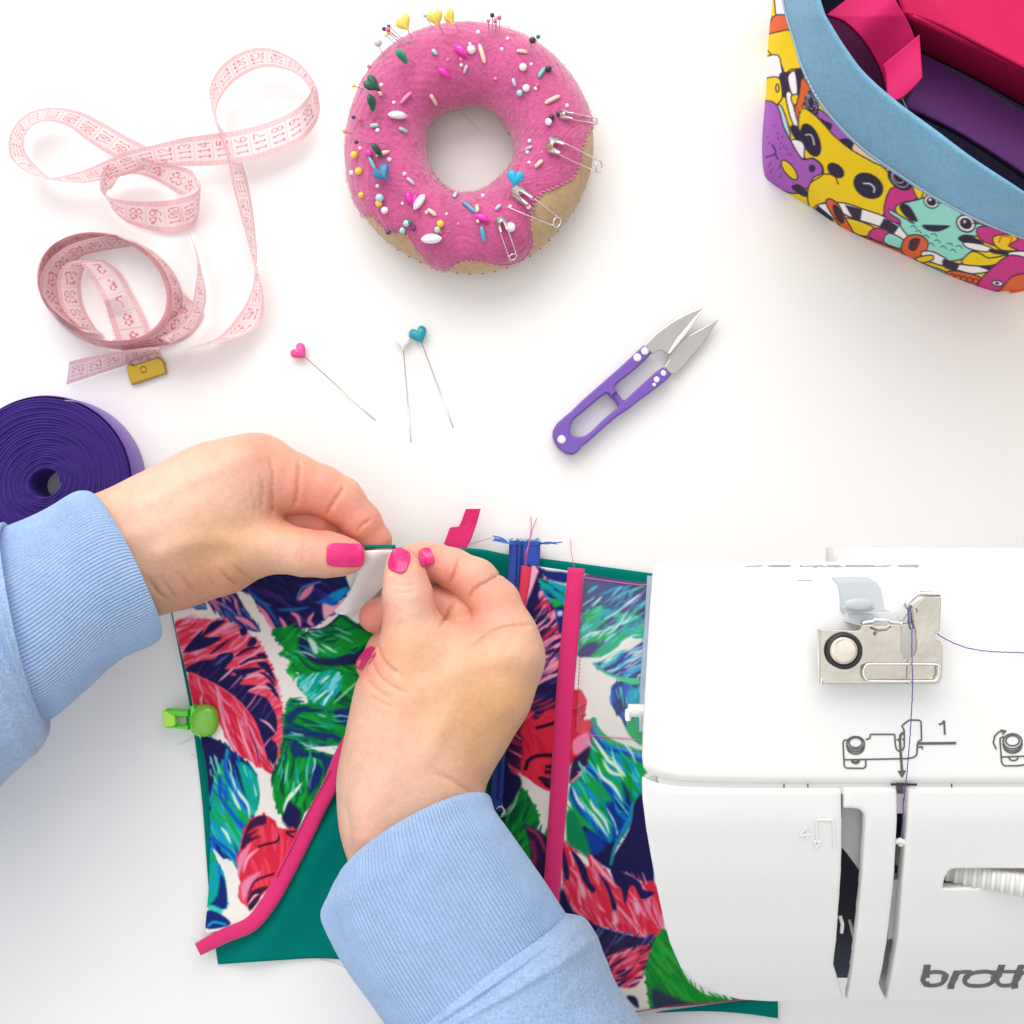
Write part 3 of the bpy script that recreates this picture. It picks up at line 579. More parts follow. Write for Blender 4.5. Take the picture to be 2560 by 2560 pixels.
leaf(cvL, TB, [(300, 800), (370, 900), (430, 1060), (455, 1200), (440, 1330), (280, 1300), (290, 1000)], TEA, [GR2, BL, TEA, CY], 80, 20, 60, 8, 13); cvL.fill(TB([(400, 1030), (440, 1100), (455, 1230), (440, 1330), (300, 1310), (370, 1220)]), NV2, 3)
cvL.fill(TB([(290, 1310), (340, 1300), (420, 1350), (380, 1390), (300, 1370)]), (60, 200, 180), 3); cvL.fill(TB([(280, 1350), (400, 1380), (490, 1460), (400, 1500), (260, 1500)]), NV2, 2); cvL.line(TB([(290, 1480), (340, 1450), (440, 1470)]), CY, 7, 2)
leaf(cvL, TB, [(870, 180), (880, 100), (1000, 0), (1300, 0), (1300, 300), (1150, 470), (1090, 600), (1000, 590), (955, 500), (900, 420)], GR, [GR2, DG, GR, (0, 120, 60)], 100, 50, 70, 9, 14)
cvL.fill(TB([(1000, 370), (1060, 400), (1120, 480), (1080, 640), (990, 590), (955, 520)]), NV, 5); cvL.fill(TB([(1230, 30), (1320, 100), (1240, 260), (1180, 300)]), NV2, 4)
cvL.fill(TB([(1130, 200), (1080, 290), (1000, 380), (965, 470), (960, 420), (1000, 320), (1060, 260)]), (225, 240, 220), 2)
leaf(cvL, TB, [(600, 660), (640, 570), (720, 505), (800, 495), (880, 540), (920, 610), (1060, 620), (1080, 700), (960, 1000), (820, 1150), (700, 1280), (600, 1280), (570, 1170), (580, 1060), (560, 1000), (550, 900), (580, 760)], RD, [RD, CO, (225, 45, 60), CO], 75, 40, 60, 8, 15)
cvL.fill(TB([(600, 700), (650, 570), (720, 510), (800, 500), (800, 570), (700, 600), (640, 660), (740, 620), (660, 690), (760, 680), (650, 740), (600, 800), (580, 780)]), (60, 25, 60), 2.5)
cvL.fill(TB([(550, 980), (560, 860), (620, 790), (680, 740), (620, 880), (590, 960), (560, 1030)]), PK, 3); cvL.line(TB([(600, 1010), (640, 880), (740, 790)]), PK2, 8, 3, taper=True)
cvL.line(TB([(740, 775), (820, 750), (900, 730), (925, 680), (920, 620)]), (50, 15, 40), 5, 1.5); cvL.line(TB([(870, 1020), (780, 1050), (700, 1090), (650, 1190)]), (50, 15, 40), 5, 1.5); cvL.line(TB([(1060, 640), (990, 650), (1050, 690)]), (50, 15, 40), 5, 1.5)
cvL.fill(TB([(580, 1130), (640, 1050), (760, 1000), (680, 1100), (640, 1200), (600, 1270)]), PK, 4); cvL.fill(TB([(640, 1250), (700, 1160), (830, 1130), (760, 1200), (740, 1260), (660, 1350)]), (55, 22, 55), 2.5); cvL.line(TB([(640, 1300), (700, 1220), (740, 1200)]), PK2, 6, 2, taper=True)
cvL.line(TB([(920, 620), (950, 760), (930, 980)]), CO, 6, 2)
for q_, a_, n_ in (([(940, 640), (1200, 590), (1400, 520), (1580, 600), (1560, 760), (1100, 800)], 25, 16), ([(1020, 1250), (1560, 1260), (1440, 1560), (1020, 1460)], 8, 14), ([(1010, 1560), (1260, 1600), (1180, 1900), (930, 1900)], 100, 14), ([(400, 1560), (760, 1700), (780, 1900), (420, 1900)], 75, 18)): cvL.streaks(TA(q_), [(60, 200, 190), (130, 215, 225), (20, 150, 190), (190, 235, 225)], a_, n_, 40, 4, seed=int(a_)+50)
cvL.blur(); cvL.noise(3.0, 1)
# ---- right panel
cvR = Canvas(1230, 1390, 1980, 2570, WH, 1.5)
leaf(cvR, TC, [(660, 570), (740, 560), (860, 640), (900, 800), (940, 1000), (970, 1120), (990, 1500), (700, 1700), (560, 1400), (600, 1000)], PK, [NV, PK, NV, PK2, (130, 50, 100), NV, PK], lambda q: -42, 150, 60, 8, 21)
cvR.fill(TC([(740, 560), (800, 620), (740, 760), (700, 900), (690, 760)]), PK2, 2); cvR.fill(TC([(690, 900), (740, 760), (800, 600), (830, 660), (790, 800), (820, 900), (760, 1000), (730, 1100)]), NV, 3)
cvR.fill(TC([(770, 560), (860, 600), (1030, 620), (1030, 700), (900, 680), (840, 640)]), NV2, 3)
leaf(cvR, TC, [(800, 670), (880, 690), (1030, 740), (1030, 880), (950, 900), (880, 840), (830, 760)], (20, 140, 190), [CY, NV, GR2, TEA, NV], 25, 30, 40, 6, 22)
cvR.fill(TC([(900, 830), (1000, 870), (1020, 900), (930, 900)]), GR2, 3); cvR.fill(TC([(930, 900), (1010, 900), (1000, 1090), (960, 1100), (940, 1000)]), NV2, 3); cvR.fill(TC([(945, 930), (985, 925), (985, 960), (950, 965)]), (190, 200, 225), 3)
for q in [[(760, 920), (850, 850), (900, 960)], [(800, 1180), (880, 1100), (960, 1040)], [(860, 1250), (900, 1150), (960, 1100)]]: cvR.line(TC(q), RD, 8, 3, taper=True)
cvR.fill(TC([(620, 1600), (720, 1560), (860, 1490), (990, 1430), (1000, 1560), (860, 1600), (740, 1640)]), NV, 3); cvR.streaks(TC([(620, 1300), (820, 1180), (980, 1120), (990, 1440), (860, 1520), (640, 1600)]), [NV, NV, PK, PK2, PU], -28, 46, 70, 7, seed=23)
leaf(cvR, TC, [(640, 1700), (760, 1610), (880, 1590), (1150, 1560), (1180, 1680), (1120, 1860), (1000, 2000), (700, 2050), (600, 1900)], RD, [RD, (190, 25, 50), (120, 20, 50), CO], -25, 40, 70, 8, 24)
cvR.fill(TC([(690, 1640), (800, 1570), (960, 1540), (960, 1690), (860, 1720), (780, 1800), (740, 1830), (760, 1740), (700, 1720)]), NV, 3); cvR.streaks(TC([(700, 1640), (960, 1540), (960, 1680), (760, 1800)]), [(110, 40, 80), (50, 50, 120), RD], -25, 14, 70, 5, seed=25)
# right of the binding
cvR.fill(TC([(1170, 630), (1700, 690), (1700, 1000), (1640, 1020), (1400, 1130), (1150, 1000)]), (60, 62, 118), 2); cvR.fill(TC([(1540, 700), (1760, 700), (1760, 1050), (1540, 1000)]), (45, 45, 105), 3)
leaf(cvR, TC, [(1150, 950), (1260, 900), (1400, 930), (1640, 1000), (1640, 1160), (1520, 1130), (1430, 1200), (1320, 1280), (1160, 1300), (1110, 1180)], (20, 165, 150), [(40, 190, 120), GR2, (60, 62, 118), (20, 150, 190), TEA], -35, 90, 60, 7, 26)
cvR.streaks(TC([(1150, 840), (1640, 700), (1640, 1050), (1150, 1100)]), [(20, 150, 180), (60, 190, 150), (130, 150, 190), (45, 45, 105)], -36, 50, 55, 5, seed=27, clip=True)
for q in [[(1120, 1170), (1200, 1110), (1330, 1080)], [(1320, 990), (1400, 950), (1540, 840)], [(1330, 1120), (1420, 1060), (1520, 910)], [(1220, 900), (1280, 830), (1310, 810)], [(1440, 1200), (1530, 1130), (1620, 1120)]]: cvR.line(TC(q), (215, 230, 200), 4, 1.5, taper=True)
cvR.fill(TC([(1110, 1260), (1180, 1190), (1280, 1180), (1200, 1300), (1130, 1300)]), (50, 45, 110), 3)
cvR.fill(TC([(1110, 1310), (1300, 1300), (1420, 1230), (1540, 1160), (1640, 1150), (1640, 1240), (1540, 1290), (1380, 1350), (1240, 1350), (1340, 1430), (1440, 1480), (1370, 1560), (1400, 1700), (1480, 1800), (1500, 1900), (1460, 1990), (1320, 1900), (1220, 1780), (1180, 1640), (1110, 1500)]), (226, 220, 214), 1.6)
leaf(cvR, TC, [(1240, 1350), (1400, 1330), (1560, 1220), (1700, 1160), (1700, 1460), (1560, 1470), (1420, 1450), (1300, 1400)], (50, 60, 130), [(20, 140, 200), CY, NV2, (20, 60, 170), (200, 220, 220)], -30, 40, 60, 6, 28); cvR.line(TC([(1240, 1350), (1330, 1420), (1440, 1460), (1640, 1500)]), (40, 180, 140), 6, 2)
leaf(cvR, TC, [(1380, 1550), (1440, 1490), (1560, 1500), (1700, 1490), (1700, 1900), (1560, 1930), (1470, 1800), (1390, 1700)], NV2, [BL, NV, (20, 120, 190)], 80, 24, 60, 8, 29); cvR.fill(TC([(1520, 1560), (1600, 1540), (1700, 1560), (1700, 1760), (1560, 1720), (1500, 1640)]), (15, 150, 185), 4); cvR.fill(TC([(1500, 1820), (1700, 1760), (1700, 2000), (1560, 1980)]), (20, 160, 90), 4)
cvR.fill(TC([(1420, 1470), (1560, 1470), (1640, 1490), (1560, 1520)]), (60, 200, 120), 2)
# lower right part
leaf(cvR, TD, [(1060, 60), (1100, 0), (1200, 60), (1350, 220), (1560, 300), (1580, 700), (1470, 820), (1400, 1080), (1280, 1240), (1300, 1180), (1060, 1180), (900, 900), (870, 640), (1000, 480), (1040, 300)], (20, 160, 70), [GR2, (30, 170, 90), GR, CY, (20, 140, 120)], lambda q: 55, 110, 90, 10, 30)
for q in [[(1060, 60), (1200, 250), (1400, 300), (1560, 380)], [(1030, 450), (1200, 600), (1330, 800), (1380, 1050)], [(890, 680), (960, 850), (1130, 1030), (1250, 1200)], [(1450, 820), (1420, 960), (1300, 1180)], [(1240, 820), (1300, 1000), (1310, 1180)]]:
    cvR.line(TD(q), (10, 70, 170), 16, 4); cvR.line([(a+5, b-3) for a, b in TD(q)], CY, 6, 3)
cvR.fill(TD([(1240, 820), (1340, 780), (1390, 900), (1330, 1140), (1290, 1000)]), (18, 50, 130), 5); cvR.fill(TD([(1370, 600), (1440, 700), (1460, 820), (1390, 880), (1400, 740)]), NV2, 5)
for q in [[(1080, 150), (1200, 330), (1280, 440)], [(1200, 370), (1300, 430), (1410, 550)], [(1130, 430), (1180, 550), (1290, 640), (1380, 790)], [(890, 640), (960, 800), (1100, 930), (1240, 1130)], [(1060, 760), (1100, 850), (1200, 960), (1250, 1100)], [(1180, 380), (1260, 500), (1390, 540)]]: cvR.line(TD(q), (222, 232, 214), 9, 2.2, taper=True)
cvR.fill(TD([(1120, 0), (1330, 0), (1420, 130), (1530, 240), (1540, 290), (1440, 250), (1240, 170)]), (222, 218, 214), 2)
cvR.fill(TD([(1570, 720), (1640, 900), (1680, 1600), (1560, 1560), (1420, 1480), (1250, 1440), (1060, 1300), (960, 1130), (1000, 1020), (1100, 1100), (1240, 1190), (1300, 1190), (1260, 1400), (1300, 1300), (1440, 1060), (1480, 830)]), NV, 2.5); cvR.line(TD([(1470, 830), (1440, 1010), (1310, 1210), (1265, 1390)]), (30, 130, 150), 8, 2)
cvR.fill(TD([(970, 1130), (1040, 1060), (1160, 1120), (1210, 1230), (1120, 1300), (1040, 1260)]), (15, 60, 150), 5)
cvR.fill(TD([(830, 900), (920, 900), (1050, 1200), (1060, 1340), (960, 1270), (840, 1180)]), (15, 130, 80), 4)
leaf(cvR, TD, [(280, 130), (330, 80), (420, 0), (1000, 0), (1060, 100), (1060, 260), (960, 330), (880, 420), (700, 680), (560, 640), (440, 560), (380, 500), (290, 330)], RD, [RD, (225, 40, 60), (200, 25, 55)], 70, 40, 60, 9, 31)
cvR.fill(TD([(200, 60), (290, 0), (420, 0), (380, 120), (400, 330), (360, 520), (280, 500), (200, 330)]), (70, 20, 60), 5); cvR.streaks(TD([(220, 100), (400, 60), (380, 520), (260, 500)]), [CO, NV, PK, (150, 30, 70)], 30, 22, 50, 7, seed=32)
cvR.line(TD([(440, 470), (470, 390), (560, 345), (700, 340)]), (30, 12, 35), 9, 2); cvR.line(TD([(550, 75), (650, 50), (745, 15)]), (30, 12, 35), 8, 2)
for q in [[(580, 560), (640, 575), (700, 590)], [(640, 500), (700, 505)], [(650, 450), (700, 450)], [(620, 600), (660, 640), (700, 620)], [(600, 570), (650, 620), (700, 650)]]: cvR.line(TD(q), (40, 15, 45), 9, 2)
cvR.fill(TD([(900, 200), (1040, 120), (1060, 250), (1000, 330), (910, 330)]), PK, 3); cvR.fill(TD([(890, 400), (960, 330), (1060, 260), (1040, 400), (1000, 470), (900, 590), (860, 600)]), (50, 30, 70), 4); cvR.line(TD([(890, 590), (950, 540), (1010, 460)]), PK, 7, 2)
cvR.fill(TD([(380, 540), (460, 560), (560, 640), (700, 690), (860, 600), (830, 900), (820, 1200), (640, 1140), (560, 1020), (560, 920), (500, 780), (420, 660)]), (226, 219, 210), 1.6)
cvR.fill(TD([(220, 300), (300, 500), (380, 540), (400, 640), (330, 780), (200, 900), (100, 700), (100, 300)]), NV, 3)
leaf(cvR, TD, [(200, 950), (300, 850), (390, 660), (450, 700), (530, 840), (570, 960), (540, 1060), (640, 1140), (500, 1340), (430, 1320), (300, 1200)], (10, 125, 45), [GR, DG, GR2, (12, 105, 60)], -65, 40, 60, 9, 33); cvR.line(TD([(240, 930), (320, 840), (380, 680)]), (190, 215, 190), 5, 2, taper=True)
cvR.fill(TD([(430, 1020), (520, 1040), (640, 1130), (760, 1300), (760, 1900), (600, 1560), (500, 1400), (480, 1180)]), (48, 20, 62), 3); cvR.line(TD([(460, 1040), (560, 1110), (640, 1280)]), (150, 50, 90), 8, 3); cvR.line(TD([(500, 1180), (530, 1300), (520, 1380)]), (120, 35, 80), 12, 4)
redpet = [(800, 1180), (900, 1260), (1000, 1400), (1060, 1420), (1040, 1300), (1140, 1380), (1240, 1480), (1330, 1600), (1420, 1560), (1560, 1580), (1680, 1560), (1750, 1800), (1760, 2120), (1500, 2080), (1180, 1990), (1000, 1900), (860, 1760), (800, 1600)]
leaf(cvR, TD, redpet, RD, [CO, RD, PK, (215, 50, 70), CO, (240, 150, 170)], 66, 90, 80, 8, 34)
cvR.line(TD([(1060, 1310), (1180, 1460), (1320, 1620)]), PK2, 9, 3, taper=True)
for P_ in [[(880, 1260), (960, 1330), (1030, 1450), (1060, 1560), (1110, 1620), (1090, 1670), (1000, 1560), (950, 1430)], [(1150, 1480), (1230, 1570), (1280, 1690), (1320, 1800), (1290, 1860), (1250, 1700), (1200, 1580)], [(1260, 1430), (1400, 1480), (1540, 1560), (1560, 1650), (1480, 1600), (1440, 1620), (1400, 1780), (1370, 1640), (1310, 1580)],
           [(1480, 1540), (1580, 1640), (1680, 1660), (1650, 1700), (1560, 1730)], [(800, 1240), (850, 1400), (860, 1540), (810, 1500)]]: cvR.fill(TD(P_), NV, 2)
for q in [[(960, 1560), (990, 1640), (1010, 1720)], [(1290, 1840), (1310, 1940), (1290, 1960)], [(1500, 1720), (1530, 1880)]]: cvR.line(TD(q), PK2, 14, 5, taper=True)
cvR.fill(TD([(790, 1620), (900, 1840), (1060, 1940), (1200, 2010), (1500, 2090), (1740, 2140), (1500, 2220), (1300, 2440), (900, 2300), (780, 1900)]), NV, 3)
cvR.fill(TE([(1500, 900), (1700, 940), (1860, 930), (1800, 985), (1640, 1010), (1530, 1020)]), (45, 40, 75), 3); cvR.streaks(TE([(1480, 880), (1840, 930), (1700, 1040), (1540, 1080)]), [(90, 90, 150), (50, 40, 80), NV], -50, 22, 60, 5, seed=35)
leaf(cvR, TE, [(1540, 1050), (1660, 990), (1800, 975), (1780, 1060), (1740, 1130), (1700, 1190), (1610, 1200), (1570, 1150)], CO, [PK2, RD, NV, PK, NV, CO], -32, 46, 60, 7, 36)
cvR.fill(TE([(1570, 1195), (1700, 1195), (1760, 1120), (1790, 1340), (1700, 1386), (1600, 1260)]), (232, 222, 205), 2); cvR.fill(TE([(1650, 1240), (1700, 1245), (1716, 1300), (1690, 1290)]), (40, 40, 90), 2.5)
leaf(cvR, TF, [(60, 940), (110, 860), (150, 900), (220, 1080), (300, 1170), (460, 1210), (520, 1240), (300, 1290), (80, 1290), (40, 1180), (30, 1060)], (30, 140, 40), [GR2, (30, 120, 50), GR, (60, 160, 60)], 50, 60, 70, 9, 37); cvR.fill(TF([(60, 1150), (140, 1180), (240, 1220), (360, 1230), (260, 1270), (90, 1280)]), (45, 60, 80), 5)
for q_, a_, n_ in (([(1170, 700), (1640, 800), (1640, 1100), (1140, 1200)], -35, 26), ([(1260, 1340), (1640, 1200), (1640, 1440), (1440, 1450)], -30, 14), ([(1400, 1560), (1640, 1520), (1640, 1900), (1480, 1800)], 80, 12)): cvR.streaks(TC(q_), [(60, 205, 190), (120, 210, 225), (200, 232, 225), (20, 160, 200)], a_, n_, 46, 5, seed=n_+70)
cvR.streaks(TD([(1080, 100), (1540, 340), (1480, 760), (1300, 1150), (920, 800)]), [(60, 205, 170), (120, 215, 225), (205, 235, 220), (10, 130, 200)], 55, 30, 60, 5, seed=91)
cvR.blur(); cvR.noise(3.0, 2)
# ================================================================ sewing project
pouch = thing('sewing_project', 'half sewn pouch of tropical leaf printed cloth over teal lining, held by both hands', 'sewing project', (-3, -6, 0))
M_print = mat('printed_cotton', attr=True, rough=.8, spec=.12, bumps=((40, .06),))
M_teal = mat('teal_lining', (.0, .185, .15), rough=.8, spec=.04, bumps=((35, .06), (.5, .8)), var=(.8, .05))
M_bind = mat('magenta_binding', (.72, .022, .165), rough=.7, spec=.25, bumps=((30, .08),), sheen=.25)
M_zip = mat('blue_zip_tape', (.02, .07, .42), rough=.75, bumps=((30, .12),), sheen=.2)
M_whitec = mat('white_cotton', (.90, .89, .88), rough=.8, bumps=((40, .05),), sheen=.2)
def sheet(name, top, right, bottom, left, nu, nv, zfun, m, parent, cv=None, tk=.02, col=None):
    """Coons patch in picture-plane coordinates lifted to zfun; top and bottom run left to right, sides run top to bottom"""
    top, bottom = resample(cr(top, 8), nu), resample(cr(bottom, 8), nu); left, right = resample(cr(left, 8), nv), resample(cr(right, 8), nv)
    u = np.linspace(0, 1, nu)[:, None, None]; v = np.linspace(0, 1, nv)[None, :, None]
    T, B, L_, R = top[:, None, :2], bottom[:, None, :2], left[None, :, :2], right[None, :, :2]
    P = (1-v)*T+v*B+(1-u)*L_+u*R-((1-u)*(1-v)*T[0]+u*(1-v)*T[-1]+(1-u)*v*B[0]+u*v*B[-1])
    z = zfun(P[..., 0], P[..., 1]); V = Wn(P, z); n_ = nu*nv
    Vb = V.copy(); Vb[..., 2] -= tk
    F = gridF(nu, nv)[:, ::-1]; Fb = gridF(nu, nv)+n_
    ring = np.r_[np.arange(nu)*nv, (nu-1)*nv+np.arange(1, nv), np.arange(nu-2, -1, -1)*nv+nv-1, np.arange(nv-2, 0, -1)]
    r2 = np.roll(ring, -1); Fs = np.stack([ring, r2, r2+n_, ring+n_], 1)
    c = cv.sample(P).reshape(-1, 3) if cv is not None else None
    if c is not None: c = np.vstack([c, c*0+lin((200, 195, 190))])
    return mk(name, np.vstack([V.reshape(-1, 3), Vb.reshape(-1, 3)]), np.vstack([F, Fb, Fs]), m, parent, col=c)
def grip(x, y): return np.exp(-(((x-960)/190)**2+((y-1375)/95)**2))
def zlin(x, y):
    f = .5*np.exp(-((x+.55*(y-2300)-690)/60)**2)*np.clip((y-1900)/200, 0, 1)
    return .07+.05*np.sin(x/90)*np.sin(y/120)+.0*x+.9*np.exp(-(((x-1000)/240)**2+((y-1370)/70)**2))+.35*f
sheet('lining', [(426, 1522), (620, 1440), (800, 1400), (905, 1372), (985, 1369), (1180, 1371), (1270, 1386), (1400, 1402), (1634, 1434)], [(1634, 1434), (1636, 1800), (1650, 2200), (1640, 2400)],
      [(545, 2411), (680, 2402), (800, 2396), (900, 2406), (1050, 2440), (1300, 2460), (1640, 2400)], [(426, 1522), (452, 1650), (480, 1800), (505, 2000), (520, 2200), (535, 2340), (545, 2411)], 160, 120, zlin, M_teal, pouch)
zfl = lambda x, y: .26+1.75*grip(x, y)+.10*np.sin((x*.8+y)/110)+.35*np.exp(-((y-2300)/80)**2)*.3+.25*np.exp(-((x-900)/90)**2)*np.clip((y-1600)/300, 0, 1)
bind_edge = TB([(1400, 0), (1180, 400), (1000, 760), (850, 1060), (740, 1250), (650, 1370), (480, 1470), (250, 1530)])
sheet('printed_flap', [(428, 1514), (560, 1462), (700, 1425), (830, 1400), (905, 1376), (985, 1373), (1080, 1380), (1130, 1395)], [(1130, 1395), (1040, 1560), (960, 1700), (895, 1800)]+[(a+6, b+6) for a, b in bind_edge],
      [(513, 2320), (513, 2323), (513, 2326), (516, 2334)], [(428, 1514), (443, 1593), (462, 1664), (481, 1757), (499, 1844), (515, 1912), (522, 2010), (525, 2110), (522, 2210), (513, 2320)], 420, 560, zfl, M_print, pouch, cvL)
zr = lambda x, y: .34+.06*np.sin(x/70+y/160)+.12*np.exp(-((x-1310)/40)**2)
sheet('printed_panel', [(1318, 1412), (1400, 1424), (1500, 1440), (1720, 1476)], [(1720, 1476), (1740, 1900), (1790, 2300), (1944, 2492)], [(1500, 2620), (1560, 2536), (1700, 2516), (1944, 2492)],
      [(1318, 1412), (1302, 1520), (1280, 1650), (1265, 1800), (1258, 1950), (1262, 2050), (1290, 2200), (1380, 2400), (1500, 2620)], 420, 620, zr, M_print, pouch, cvR)
sheet('lining_corner', [(1690, 2524), (1800, 2510), (1944, 2494)], [(1944, 2494), (1945, 2520), (1945, 2546)], [(1640, 2532), (1760, 2528), (1860, 2534), (1945, 2546)], [(1690, 2524), (1660, 2528), (1640, 2532)], 40, 12, lambda x, y: .12+0*x, M_teal, pouch)
def strip(name, P, w_, m, parent, z=.4, dome=.05, n=90, nc=7, zf_=None, lift=.03, wv=None):
    P = resample(cr(P, 8), n); T = np.gradient(P, axis=0); T /= np.linalg.norm(T, axis=1)[:, None]; Nn = np.c_[T[:, 1], -T[:, 0]]
    w_ = np.interp(np.linspace(0, 1, n), np.linspace(0, 1, len(w_)), w_) if np.ndim(w_) else np.full(n, w_)
    s_ = np.linspace(-1, 1, nc); V = []
    for i in range(n):
        q = P[i]+Nn[i]*s_[:, None]*w_[i]/2; zz = (zf_(q[:, 0], q[:, 1]) if zf_ else z+0*s_)+lift+dome*np.sqrt(np.maximum(1-s_**2, 0))
        V.append(Wn(q, zz))
    V = np.array(V); Vb = V.copy(); Vb[..., 2] -= (lift+dome*np.sqrt(np.maximum(1-s_**2, 0)))+.02; N_ = n*nc
    F = gridF(n, nc); ring = np.r_[np.arange(n)*nc, (n-1)*nc+np.arange(1, nc), np.arange(n-2, -1, -1)*nc+nc-1, np.arange(nc-2, 0, -1)]; r2 = np.roll(ring, -1)
    return mk(name, np.vstack([V.reshape(-1, 3), Vb.reshape(-1, 3)]), np.vstack([F, F[:, ::-1]+N_, np.stack([ring, ring+N_, r2+N_, r2], 1)]), m, parent)
br = TB([(1530, 0), (1470, 230), (1330, 520), (1200, 800), (1050, 1080), (900, 1340), (740, 1530), (600, 1610), (400, 1670), (270, 1720)])
A_ = resample(cr([(1060, 1470), (960, 1650), (890, 1790)]+bind_edge, 8), 80); B_ = resample(cr([(1110, 1490), (1010, 1660), (938, 1790)]+br, 8), 80)
strip('flap_binding', [tuple(p) for p in ((A_+B_)/2)[::5]]+[(494, 2374)], [44, 44, 44, 42, 40, 40, 42, 42, 38, 34], M_bind, pouch, zf_=zfl, dome=.09, lift=.05)
strip('panel_binding', [(1441, 1421), (1428, 1560), (1415, 1700), (1405, 1850), (1396, 2000), (1388, 2100), (1381, 2200), (1378, 2300), (1400, 2500)], [42, 44, 44, 44, 42, 42, 42], M_bind, pouch, zf_=zr, dome=.07, lift=.05)
strip('side_binding', [(1316, 1416), (1310, 1470), (1300, 1530), (1290, 1600)], [26, 24, 18, 14], mat('coral_binding', (.72, .03, .09), rough=.7, bumps=((30, .08),)), pouch, zf_=zr, dome=.04, lift=.03)
strip('zip_tape', [(1312, 1353), (1310, 1420), (1305, 1500), (1298, 1600), (1285, 1750), (1270, 1900), (1262, 2030)], [78, 78, 78, 78, 76, 74, 74], M_zip, pouch, z=.22, dome=.03)
strip('zip_coil', [(1299, 1358), (1297, 1430), (1290, 1520), (1280, 1620), (1268, 1750), (1256, 1900), (1250, 2000)], 16, mat('zip_coil_blue', (.012, .04, .30), rough=.5, wave=(6, .3, 'Y')), pouch, z=.27, dome=.08)
V, F = prism([W(p[0], p[1], .62)[:2] for p in TC([(28, 388), (74, 262), (92, 250), (150, 246), (172, 200), (208, 104), (328, 102), (296, 220), (250, 350), (196, 456), (110, 430)])], .60, .63, .008); V[:, 2] += .12*np.sin(V[:, 1]*2.2); mk('binding_tail', V, F, M_bind, pouch, smooth=False)
bpy.data.objects['binding_tail']['label'] = 'loose magenta tail of binding'
# white turned edge between the finger tips
T1 = cr([(884, 1388), (905, 1376), (940, 1372), (985, 1372), (1000, 1388)], 8); 
sheet('turned_edge', [(880, 1386), (905, 1378), (945, 1375), (990, 1376)], [(990, 1376), (978, 1430), (955, 1470), (915, 1512), (872, 1536)], [(836, 1526), (850, 1536), (872, 1536)], [(880, 1386), (893, 1420), (888, 1450), (868, 1490), (836, 1526)], 30, 50,
      lambda x, y: zfl(x, y)+.12+.20*np.exp(-((x-925+(y-1400)*.5)/30)**2), M_whitec, pouch)
strip('lining_fold', [(900, 1369), (940, 1366), (988, 1366)], 8, M_teal, pouch, zf_=lambda x, y: zfl(x, y)+.14, dome=.03, n=20)
# stitch lines
M_st = mat('pink_stitch', (.75, .08, .30), rough=.8)
def stitches(name, P, zf_, m, parent, step=7, r=.010, gap=.3, off=.05):
    P = resample(cr(P, 8), 400); d = np.r_[0, np.cumsum(np.linalg.norm(np.diff(P, axis=0), axis=1))]; mb = MB(); t = 0
    while t+step < d[-1]:
        a = [np.interp(t+k*step*(1-gap)/3, d, P[:, 0]) for k in range(4)]; b = [np.interp(t+k*step*(1-gap)/3, d, P[:, 1]) for k in range(4)]
        z = zf_(np.array(a), np.array(b))+off+np.array([-.01, .008, .008, -.01]); mb.add(*tube(Wn(np.c_[a, b], z), r, 5)); t += step
    return mb.build(name, m, parent)
stitches('stitching', TC([(1150, 655), (1400, 690), (1590, 712), (1720, 714)]), zr, M_st, pouch, 9, .014, .12, .03)
stitches('stitching', TD([(1060, 140), (1300, 170), (1560, 190)]), zr, M_st, pouch, 9, .011, .15, .03)
stitches('stitching', TD([(1450, 1760), (1560, 1735), (1720, 1720)]), zr, M_st, pouch, 8, .009, .2, .03)
stitches('stitching', [(1570, 2533), (1700, 2512), (1800, 2504), (1935, 2493)], zr, mat('wine_stitch', (.35, .03, .10), rough=.8), pouch, 8, .013, .15, .03)
stitches('stitching', [(897, 1392), (930, 1388), (985, 1388)], lambda x, y: zfl(x, y)+.2, M_st, pouch, 8, .008, .3, .02)
stitches('stitching', [(a-10, b) for a, b in TB([(1420, 100), (1250, 400), (1080, 760), (930, 1060)])], lambda x, y: zfl(x, y)+.12, mat('dark_pink_stitch', (.30, .005, .07), rough=.8), pouch, 10, .013, .45, .03)
stitches('stitching', TC([(1150, 640), (1140, 1000), (1115, 1500), (1085, 1900)]), lambda x, y: zr(x, y)+.05, mat('dark_pink_stitch_b', (.30, .005, .07), rough=.8), pouch, 10, .012, .45, .03)
# clear vinyl window edge at the right
M_vin = mat('clear_vinyl', (.85, .92, .97), rough=.4, spec=.1, alpha=.03)
sheet('clear_window', [(1455, 1436), (1560, 1452), (1640, 1456)], [(1640, 1456), (1632, 1700), (1600, 1900)], [(1440, 1830), (1520, 1860), (1600, 1900)], [(1455, 1436), (1450, 1600), (1440, 1830)], 40, 40, lambda x, y: .50+.08*np.clip((x-1600)/40, 0, 1), M_vin, pouch, tk=.012)
strip('window_edge', [(1629, 1440), (1622, 1560), (1612, 1700), (1608, 1830)], 22, mat('vinyl_edge', (.55, .68, .85), rough=.2, alpha=.45), pouch, z=.55, dome=.03)
